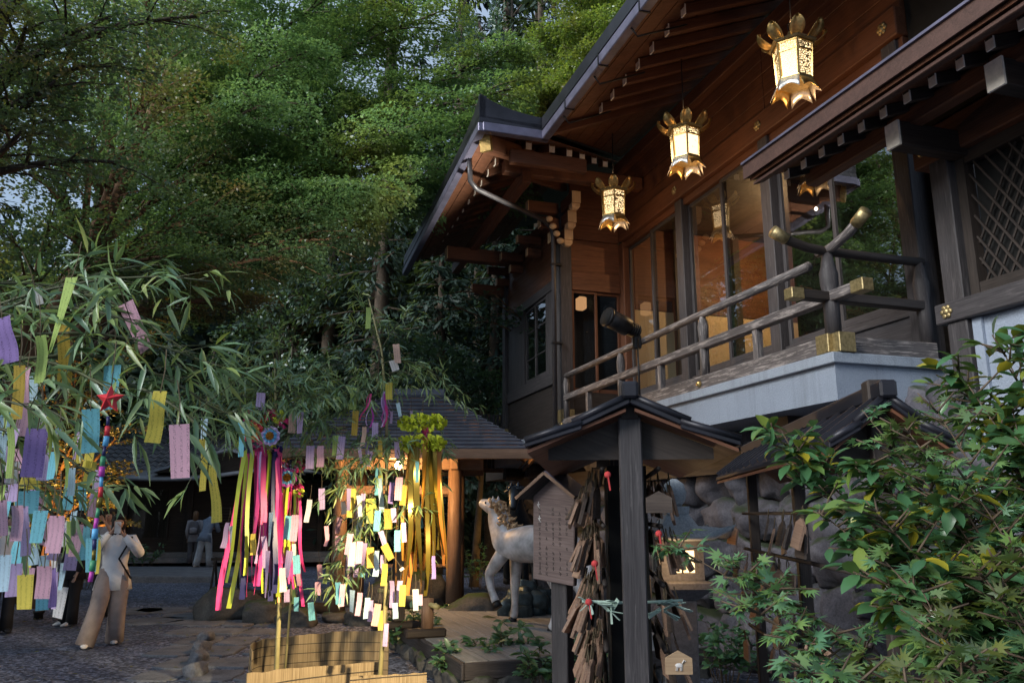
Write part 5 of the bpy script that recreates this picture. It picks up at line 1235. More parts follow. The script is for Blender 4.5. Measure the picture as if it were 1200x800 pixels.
for i, (u, v, Y, hh) in enumerate([(600, 40, 34, 9), (560, 70, 30, 8), (330, 400, 30, 6), (250, 430, 31, 6), (35, 300, 27, 13)]):
    p = at(u, v, Y); z = hillz(p.x, p.y); b = (p.x, p.y, max(-.2, z)); top = max(p.z - b[2], 4)
    rs = random.Random(i)
    tree('hill_tree', ['bluish broadleaf tree high behind the roof peak', 'bluish broadleaf tree behind the roof peak, lower on the slope', 'shaded tree left of the dark hollow', 'shaded tree above the tiled building', 'broad tree past the tiled building, near the left edge'][i], b,
         [(0, 0, -.5), (.1, 0, top * .4), (0, 0, top * .8), (0, 0, top * 1.1)], .2, [(.3 + .7 * rs.random(), (rs.uniform(-2.6, 2.6), rs.uniform(-2.6, 1.5), top * rs.uniform(.45, 1.25))) for _ in range(15)], .17, M['bluegreen'], M['bark'], 3.2, 9, 1.7, 70 + i, group='trees on the slope')
# the dark wood that closes the view behind the buildings
rsw = np.random.RandomState(400); kk = 80000
X_ = rsw.uniform(-46, 6, kk); Y_ = rsw.uniform(31, 46, kk); hgt = np.where(X_ < -12, 15, 14) * (0.75 + .25 * np.sin(X_ * .9) * np.cos(Y_ * .7)); zb_ = np.array([max(0, hillz(x, y)) for x, y in zip(X_, Y_)])
Z_ = zb_ + hgt * rsw.rand(kk) ** .8
o = leaves('woodland', np.stack([X_, Y_, Z_], 1), rsw.normal(0, 1, (kk, 3)) + np.array([0, 0, -.4]), rsw.normal(0, .5, (kk, 3)) + np.array([0, -.3, 1]), rsw.uniform(.5, 1.1, kk), 'diamond', M['conifer'])
tag(o, 'dark wood closing the view behind the tiled building and the pavilion', 'woodland', kind='stuff')
# unseen trees: tall ones added to shade the court, low ones mirrored in the glass
RV = [(-14.5, 8.5, 11), (-12.5, 4.0, 11), (-11.5, -.5, 11.5), (-17, 14, 9), (-16, 19.5, 9), (-19, 22, 9)]
RL = ['riverside tree level with the amber tree, outside the left edge', 'riverside tree opposite the reed screens', 'riverside tree opposite the plaque racks', 'low riverside tree mirrored in the middle window', 'low riverside tree mirrored in the far window', 'low riverside tree past the tiled building']
for i, (x, y, hh) in enumerate(RV):
    rs = random.Random(90 + i)
    tree('riverside_tree', RL[i], (x, y, 0), [(0, 0, -.2), (.1, 0, hh * .35), (.2, 0, hh * .7), (0, 0, hh)], .3,
         [(.15 + .85 * rs.random(), (rs.uniform(-4, 4), rs.uniform(-4, 4), hh * rs.uniform(.15, 1.0))) for _ in range(26)], .17, M['maple_left'], M['bark'], 4.0, 8, 1.9, 95 + i, group='riverside trees')

# ------------------------------------------------------------------ shrubs and plants
M['camellia'] = None
def glossy_leaf(name, cols, clump=None, cs=1.2):
    m, nt = new_mat(name); b = bsdf_out(nt, .32, 0, .5); geo = nd(nt, 'ShaderNodeNewGeometry'); n = len(cols)
    c = ramp(nt, geo.outputs['Random Per Island'], [(i / max(1, n - 1), q) for i, q in enumerate(cols)])
    nt.links.new(c, b.inputs['Base Color']); b.inputs['Transmission Weight'].default_value = 0
    t = nd(nt, 'ShaderNodeBsdfTranslucent'); nt.links.new(mixc(nt, .4, c, (.25, .35, .03)), t.inputs[0]); s = nd(nt, 'ShaderNodeMixShader'); s.inputs[0].default_value = .22
    nt.links.new(b.outputs[0], s.inputs[1]); nt.links.new(t.outputs[0], s.inputs[2]); o = [x for x in nt.nodes if x.type == 'OUTPUT_MATERIAL'][0]; nt.links.new(s.outputs[0], o.inputs[0]); return m
M['camellia'] = glossy_leaf('camellia leaf', [(.04, .11, .05), (.055, .14, .06), (.07, .165, .065), (.055, .145, .06), (.10, .18, .05), (.13, .20, .04), (.34, .27, .02)])
M['maple_near'] = leafmat('near maple leaf', [(.085, .21, .11), (.105, .24, .12), (.12, .26, .09), (.18, .28, .06), (.09, .22, .12)], .34, .42, (.12, .14, .02), 2.2, gloss=.07)
M['weed'] = leafmat('bank herb leaf', [(.05, .14, .08), (.07, .17, .085), (.085, .19, .08), (.10, .20, .05)], .3, .45, None)
M['bamboo_leaf'] = leafmat('bamboo leaf', [(.13, .25, .11), (.17, .29, .13), (.25, .33, .08), (.15, .26, .15), (.31, .35, .06)], .35, .42, None, gloss=.07)
M['stem'] = plain('green stem', (.06, .07, .03), .6); M['twig'] = plain('brown twig', (.08, .055, .035), .7)
def shrub(name, label, base, stems, kind, mat, leaf, per, seed, stem_r=.012, spread=.28, up=.5, cat='shrub', pair=True):
    """stems: lists of points; leaves in a fan round twigs along each stem."""
    rs = np.random.RandomState(seed); T = thing(name, label, cat, base); bv = Vector(base)
    m = MB(); P, D, N, S = [], [], [], []
    for pts in stems:
        pts = [Vector(p) - bv for p in pts]; 
        if len(pts) == 3: pts = bez(pts[0], pts[1], pts[2], 8)
        k = len(pts) - 1; m.tube(pts, [stem_r * (1 - .75 * i / k) for i in range(k + 1)], 6)
        for i in range(per):
            t = .22 + .78 * rs.rand(); q = t * k; j = min(int(q), k - 1); p = pts[j].lerp(pts[j + 1], q - j); d = (pts[j + 1] - pts[j]).normalized()
            a = rs.uniform(0, 2 * math.pi); o = Vector((math.cos(a), math.sin(a), rs.uniform(-.35, .45))); l = spread * rs.uniform(.25, 1.0) * (1.1 - .6 * t)
            e = (o + d * .6).normalized(); tip = p + e * l
            m.tube([p, tip], [.004, .0022], 4)
            for z in range(rs.randint(3, 6)):
                s = rs.uniform(.35, 1.0); f = (e * .6 + Vector((rs.normal(0, .6), rs.normal(0, .6), rs.normal(-.12, .3))))
                P.append(tuple(p.lerp(tip, s))); D.append(tuple(f)); N.append((rs.normal(0, .35), rs.normal(-.15, .35), 1)); S.append(leaf * rs.uniform(.65, 1.2))
    m.build('stem', M['twig'], T); leaves('foliage', np.array(P), np.array(D), np.array(N), np.array(S), kind, mat, T); return T
rs_ = random.Random(77)
# camellia at the right edge
b = (2.0, 2.55, 0); st = []
for k in range(30):
    u, v, Y = rs_.uniform(1010, 1260), rs_.uniform(440, 700), rs_.uniform(2.1, 3.0)
    if u < 1070 and v < 520: v += 110
    t = at(u, v, Y); o = Vector((b[0] + rs_.uniform(-.2, .3), b[1] + rs_.uniform(-.25, .2), 0)); st.append([o, o.lerp(t, .55) + Vector((0, 0, .18)), t])
for (u, v, Y) in [(905, 508, 2.5), (925, 545, 2.5), (1010, 545, 2.4), (1170, 400, 2.5), (1200, 395, 2.4), (1120, 430, 2.5), (960, 600, 2.4)]:
    t = at(u, v, Y); o = Vector((b[0] + .1, b[1], .3)); st.append([o, o.lerp(t, .6) + Vector((0, 0, .22)), t])
shrub('camellia_shrub', 'glossy broad leaved shrub with some yellow leaves rising at the right edge', b, st, 'oval', M['camellia'], .074, 62, 5, .007, .24)
b = (1.75, 2.15, 0); st = []
for k in range(34):
    u, v, Y = rs_.uniform(925, 1240), rs_.uniform(620, 860), rs_.uniform(1.75, 2.5)
    if u < 1020: v = rs_.uniform(735, 850)
    t = at(u, v, Y); o = Vector((b[0] + rs_.uniform(-.2, .2), b[1] + rs_.uniform(-.1, .3), 0)); st.append([o, o.lerp(t, .5) + Vector((0, 0, .25)), t])
for (u, v, Y) in [(835, 690, 2.3), (790, 640, 2.5), (850, 655, 2.4), (1060, 500, 2.3), (1010, 480, 2.4), (1090, 470, 2.3), (1130, 560, 2.2)]:
    t = at(u, v, Y); o = Vector((b[0], b[1], .4)); st.append([o, o.lerp(t, .6) + Vector((0, 0, .2)), t])
shrub('young_maple', 'low spreading maple with star shaped leaves in the lower right corner', b, st, 'maple', M['maple_near'], .052, 44, 6, .006, .22)
# herbs and small shrubs round the platform
def herb(label, u, v, z, n, hgt, seed, leaf=.11, spread=.35, kind='oval', mat='weed'):
    c = on(u, v, z); rs = random.Random(seed); st = []
    for k in range(n):
        a = rs.uniform(0, 6.28); r = spread * math.sqrt(rs.random()); t = c + Vector((r * math.cos(a), r * math.sin(a), hgt * rs.uniform(.45, 1.05))); o = c + Vector((r * .4 * math.cos(a), r * .4 * math.sin(a), -.02)); st.append([o, o.lerp(t, .55) + Vector((0, 0, hgt * .2)), t])
    shrub('leafy_plant', label, tuple(c), st, kind, M[mat], leaf, 6, seed, .006, .14, cat='plant')
herb('tall leafy plant before the platform, directly under the white horse', 590, 790, 0, 12, .55, 1, .12, .36)
herb('leafy plant at the near corner of the platform', 540, 800, 0, 10, .42, 2, .11, .32)
herb('leafy plant between the reed screen and the platform edge', 480, 762, 0, 12, .5, 3, .11, .35)
herb('low plant by the foot of the bamboo pole', 505, 735, 0, 9, .38, 4, .10, .3)
herb('leafy plant at the foot of the notice board post', 640, 815, 0, 12, .5, 5, .11, .35)
herb('small plant between notice board and plaque rack', 690, 820, 0, 9, .5, 6, .1, .3)
herb('feathery shrub behind the platform rail', 560, 690, 0, 14, .95, 7, .10, .6, 'diamond')
herb('tall shrub behind the dark horse', 545, 655, 0, 16, 1.5, 8, .11, .8, 'diamond')
herb('broad shrub right of the dark horse', 700, 690, 0, 14, 1.3, 9, .11, .7)
herb('fern like plant below the garden lantern', 850, 800, 0, 14, .55, 10, .10, .5, 'diamond')
herb('dark plant at the foot of the boulder wall', 905, 790, 0, 14, .5, 11, .10, .45)
herb('shrub below the tiled building, near the walkers', 165, 668, 0, 12, .8, 12, .12, .6)
herb('low lit plant at the foot of the amber tree', 95, 690, 0, 12, .7, 13, .1, .5, 'diamond', 'amber')
# ------------------------------------------------------------------ reed screens, bamboo, streamers, wish strips
def reed_mat():
    m, nt = new_mat('reed screen'); b = bsdf_out(nt, .75, 0, .2); g = attr(nt, 'pane')
    n = noise(nt, mapped(nt, g, (130, 1.2, 1)), 1.0, 3, .6); n2 = noise(nt, mapped(nt, g, (6, 5, 1)), 1.0, 3)
    c = ramp(nt, n, [(.3, (.17, .125, .07)), (.5, (.38, .295, .18)), (.72, (.56, .45, .29))]); c = mixc(nt, .3, c, ramp(nt, n2, [(.3, (.16, .11, .06)), (.7, (.42, .32, .2))]))
    nt.links.new(c, b.inputs['Base Color']); bump(nt, n, b, .8, .006)
    t = nd(nt, 'ShaderNodeBsdfTranslucent'); nt.links.new(c, t.inputs[0]); s = nd(nt, 'ShaderNodeMixShader'); s.inputs[0].default_value = .3
    nt.links.new(b.outputs[0], s.inputs[1]); nt.links.new(t.outputs[0], s.inputs[2]); o = [x for x in nt.nodes if x.type == 'OUTPUT_MATERIAL'][0]; nt.links.new(s.outputs[0], o.inputs[0]); return m
M['reed'] = reed_mat(); M['twine'] = plain('dark twine', (.05, .04, .03), .8)
def reed_screen(label, path, h, seed):
    rs = random.Random(seed); T = thing('reed_screen', label, 'reed screen', (0, 0, 0), 0, 'reed screens round the bamboo')
    pts = [Vector((p.x, p.y, 0)) for p in path]; fine = []
    for i in range(len(pts) - 1):
        for j in range(6): fine.append(pts[i].lerp(pts[i + 1], j / 6))
    fine.append(pts[-1])
    for _ in range(3): fine = [fine[0]] + [(fine[i - 1] + fine[i] * 2 + fine[i + 1]) / 4 for i in range(1, len(fine) - 1)] + [fine[-1]]
    vs, uv, fs = [], [], []; acc = 0
    for i, p in enumerate(fine):
        if i: acc += (p - fine[i - 1]).length
        top = h + .02 * math.sin(acc * 2.3 + seed) + rs.uniform(-.006, .006)
        for z in (0, top * .33, top * .66, top): vs.append((p.x, p.y, z)); uv.append((acc, z, 0))
        if i:
            b = (i - 1) * 4
            for j in range(3): fs.append((b + j, b + 4 + j, b + 5 + j, b + 1 + j))
    me = bpy.data.meshes.new('reeds'); me.from_pydata(vs, [], fs); a = me.attributes.new('pane', 'FLOAT_VECTOR', 'POINT'); a.data.foreach_set('vector', np.array(uv, 'f').ravel()); me.materials.append(M['reed']); me.update()
    o = link('reeds', me, None, T); s = o.modifiers.new('s', 'SOLIDIFY'); s.thickness = .012; s.offset = 0
    for z in (.06, .15, .24, .33):
        MB().tube([(p.x, p.y, min(z, h - .03)) for p in fine], .0085, 5).build('twine', M['twine'], T)
    return T
fh_ = .42
reed_screen('reed screen rounding the left end, standing behind the bamboo pole', [on(456, 742, fh_), on(400, 741, fh_), on(345, 744, fh_), on(305, 747, fh_), on(293, 752, fh_), on(296, 762, fh_)], fh_, 1)
reed_screen('reed screen in front of the bamboo, brightly lit along its top edge', [on(289, 792, fh_), on(340, 783, fh_), on(400, 776, fh_), on(446, 772, fh_)], fh_, 2)
reed_screen('short low reed screen lapped over the right end of the bright one', [on(410, 792, .36), on(455, 788, .36), on(500, 785, .36)], .36, 3)

def bamboo(name, label, base, culm, r, twigs, leaf, seed, per=26, cat='bamboo', mat='bamboo'):
    """culm: list of world points; twigs: list of (points...) world; leaves droop in little fans along the twigs."""
    rs = np.random.RandomState(seed); T = thing(name, label, cat, base); bv = Vector(base)
    cp = [Vector(p) - bv for p in culm]; n = len(cp); m = MB(); m.tube(cp, [r * (1 - .8 * i / (n - 1)) + .002 for i in range(n)], 9)
    L = 0
    for i in range(n - 1):
        k = max(1, int((cp[i + 1] - cp[i]).length / .27))
        for j in range(k):
            p = cp[i].lerp(cp[i + 1], j / k); d = (cp[i + 1] - cp[i]).normalized(); rr = r * (1 - .8 * (i + j / k) / (n - 1)) + .0035; m.tube([p - d * .004, p + d * .004], rr, 9)
    m.build('culm', M[mat], T)
    m = MB(); P, D, N, S = [], [], [], []
    for tw in twigs:
        pts = [Vector(p) - bv for p in tw]
        if len(pts) == 3: pts = bez(pts[0], pts[1], pts[2], 8)
        k = len(pts) - 1; m.tube(pts, [.005 * (1 - .6 * i / k) + .001 for i in range(k + 1)], 5)
        ln = sum((pts[i + 1] - pts[i]).length for i in range(k))
        for i in range(max(3, int(per * ln))):
            t = .12 + .88 * rs.rand(); q = t * k; j = min(int(q), k - 1); p = pts[j].lerp(pts[j + 1], q - j); d = (pts[j + 1] - pts[j]).normalized()
            e = (d * .7 + Vector((rs.normal(0, .6), rs.normal(0, .6), rs.normal(-.05, .4)))).normalized(); tip = p + e * rs.uniform(.05, .22); m.tube([p, tip], [.0018, .001], 3)
            for z in range(rs.randint(3, 6)):
                f = e * .7 + Vector((rs.normal(0, .55), rs.normal(0, .55), rs.normal(-.45, .4)))
                P.append(tuple(tip + e * rs.uniform(-.03, .02))); D.append(tuple(f)); N.append(tuple(Vector((rs.normal(0, .6), rs.normal(-.3, .5), 1)))); S.append(leaf * rs.uniform(.6, 1.25))
    m.build('twig', M['stem'], T); leaves('foliage', np.array(P), np.array(D), np.array(N), np.array(S), 'lance', M['bamboo_leaf'], T); return T
def arcs(lst, Yj=.0):
    out = []
    for (u0, v0, Y0, u1, v1, Y1, sag) in lst:
        a, c = at(u0, v0, Y0), at(u1, v1, Y1); out.append([a, a.lerp(c, .5) + Vector((0, 0, sag)), c])
    return out
# centre: two cut bamboos planted inside the screens
bA = on(327, 800); bA = Vector((-1.98, 7.15, 0)); topA = at(322, 420, 7.0)
bamboo('festival_bamboo', 'cut bamboo pole with feathery top carrying the pink streamer ball, left of the bright bulb', bA, [bA, at(328, 700, 7.15), at(326, 560, 7.1), at(323, 480, 7.05), topA], .021,
       arcs([(324, 480, 7.05, 250, 470, 6.9, .16), (324, 470, 7.05, 270, 420, 7.0, .1), (323, 450, 7.0, 300, 412, 7, .05), (323, 470, 7.0, 400, 452, 6.8, .16), (323, 450, 7.0, 378, 440, 7.2, .12), (324, 490, 7.0, 205, 470, 6.6, .22), (323, 440, 7.0, 330, 405, 7.1, .05),
             (325, 520, 7.05, 385, 500, 6.8, .12), (325, 500, 7.05, 270, 505, 6.8, .1), (325, 540, 7.05, 375, 540, 6.9, .08), (324, 470, 7.0, 350, 480, 6.6, .1), (324, 480, 7, 290, 450, 7.3, .1), (324, 470, 7, 340, 430, 6.8, .1), (324, 480, 7, 380, 470, 6.6, .14), (324, 490, 7, 300, 480, 6.5, .1), (324, 460, 7, 260, 445, 7.1, .14), (324, 460, 7, 420, 470, 7.0, .2)]), .13, 3, 46)
bB = Vector((-1.14, 7.25, 0)); topB = at(432, 350, 7.1)
bamboo('festival_bamboo', 'tall cut bamboo with many paper wish strips standing before the pavilion', bB, [bB, at(452, 700, 7.25), at(453, 560, 7.2), at(453, 480, 7.2), at(447, 410, 7.15), topB], .02,
       arcs([(448, 420, 7.15, 418, 345, 7.2, .1), (447, 410, 7.15, 480, 365, 7.2, .08), (448, 425, 7.15, 540, 470, 7.3, .3), (449, 440, 7.2, 375, 430, 7.2, .12), (450, 470, 7.2, 380, 500, 6.8, .2), (450, 460, 7.2, 395, 475, 6.9, .12), (451, 500, 7.2, 400, 540, 6.9, .12), (452, 520, 7.2, 395, 580, 6.8, .14), (452, 480, 7.2, 515, 520, 7.0, .18), (452, 540, 7.2, 510, 575, 7, .14),
             (452, 560, 7.2, 420, 640, 6.9, .2), (452, 590, 7.2, 385, 670, 6.9, .2), (452, 610, 7.2, 500, 650, 7.0, .14), (452, 640, 7.2, 395, 690, 6.9, .08), (452, 580, 7.2, 500, 600, 6.8, .1), (450, 470, 7.2, 470, 440, 7.4, .1), (448, 430, 7.2, 430, 460, 6.7, .1), (450, 500, 7.2, 430, 545, 6.6, .1), (448, 400, 7.2, 410, 380, 7.1, .05), (451, 500, 7.2, 360, 520, 7.0, .14), (451, 510, 7.2, 470, 540, 6.7, .1), (452, 540, 7.2, 410, 545, 6.6, .1), (449, 450, 7.2, 400, 455, 6.8, .14), (449, 440, 7.2, 500, 450, 7.0, .14), (452, 600, 7.2, 430, 600, 6.7, .06)]), .115, 5, 36)
cC = on(437, 750); MBc = thing('bamboo_stake', 'thin bare bamboo stake behind the wish strips, inside the far reed screen', 'bamboo stake', (cC.x - .3, 8.1, 0))
MB().tube([(0, 0, 0), (.03, 0, 1.2), (.05, 0, 2.2)], [.012, .011, .009], 8).build('culm', M['bamboo'], MBc)
# left foreground: bamboo branches leaning in from outside the frame
bL = Vector((-2.35, 2.6, 0))
LT_ = [(-60, 380, 2.5, 250, 330, 2.5, .14), (-60, 400, 2.4, 180, 310, 2.7, .1), (-80, 420, 2.3, 230, 420, 2.4, .16), (-60, 430, 2.6, 150, 470, 2.2, .15), (-60, 450, 2.3, 265, 490, 2.5, .28), (-60, 340, 2.6, 120, 350, 2.8, .08), (-60, 470, 2.5, 90, 500, 2.2, .1), (-60, 500, 2.4, 110, 560, 2.3, .1),
       (-60, 540, 2.6, 85, 590, 2.6, .1), (-60, 560, 2.4, 70, 610, 2.5, .08), (-60, 580, 2.7, 60, 640, 2.6, .06), (60, 360, 2.55, 160, 380, 2.3, .03), (100, 345, 2.6, 200, 400, 2.4, .05), (150, 450, 2.4, 255, 520, 2.3, .05), (-60, 480, 2.2, 40, 480, 2.0, .05), (30, 420, 2.4, 150, 440, 2.6, .05)]
bamboo('festival_bamboo', 'large bamboo arching in over the left edge, hung with the biggest wish strips', bL, [bL, at(-110, 560, 2.6), at(-90, 440, 2.5), at(-70, 380, 2.5), at(-40, 320, 2.6)], .024, arcs(LT_), .102, 9, 24, mat='bamboo_green')

# wish strips
PC = {'violet': (.30, .21, .48), 'lilac': (.55, .42, .66), 'pink': (.70, .42, .52), 'turquoise': (.20, .52, .62), 'pale blue': (.48, .66, .76), 'yellow': (.72, .60, .12), 'lime': (.42, .56, .18), 'white': (.76, .74, .72), 'ochre': (.66, .46, .10), 'peach': (.74, .50, .40)}
TZ = {}
for nm, col in PC.items():
    M['paper_' + nm] = paper('wish paper ' + nm, col)
    for var in range(3):
        vs, fs, uv = [], [], []; Lz = 1.0; Wd = .5
        for i in range(9):
            t = i / 8; c = [(.03, .5), (.10, 1.4), (-.06, 2.2)][var]
            yy = c[0] * math.sin(t * c[1] * math.pi) + .04 * t * (var - 1); tw = .28 * (var - 1) * t
            for j in range(3):
                x = (j - 1) * .5; vs.append((x * math.cos(tw), yy + x * math.sin(tw) + .03 * (1 - abs(j - 1)) * (var == 2), -t)); uv.append(((j - 1) * 1.0, t * 4.2, 0))
        for i in range(8):
            for j in range(2): b = i * 3 + j; fs.append((b, b + 1, b + 4, b + 3))
        me = bpy.data.meshes.new('wish_strip'); me.from_pydata(vs, [], fs); a = me.attributes.new('pane', 'FLOAT_VECTOR', 'POINT'); a.data.foreach_set('vector', np.array(uv, 'f').ravel())
        me.polygons.foreach_set('use_smooth', np.ones(len(fs), bool)); me.materials.append(M['paper_' + nm]); me.update(); TZ[nm, var] = me
STR = MB().tube([(0, 0, -.005), (.004, 0, .06), (-.002, 0, .12)], .0016, 4).mesh('thread', M['rope'])
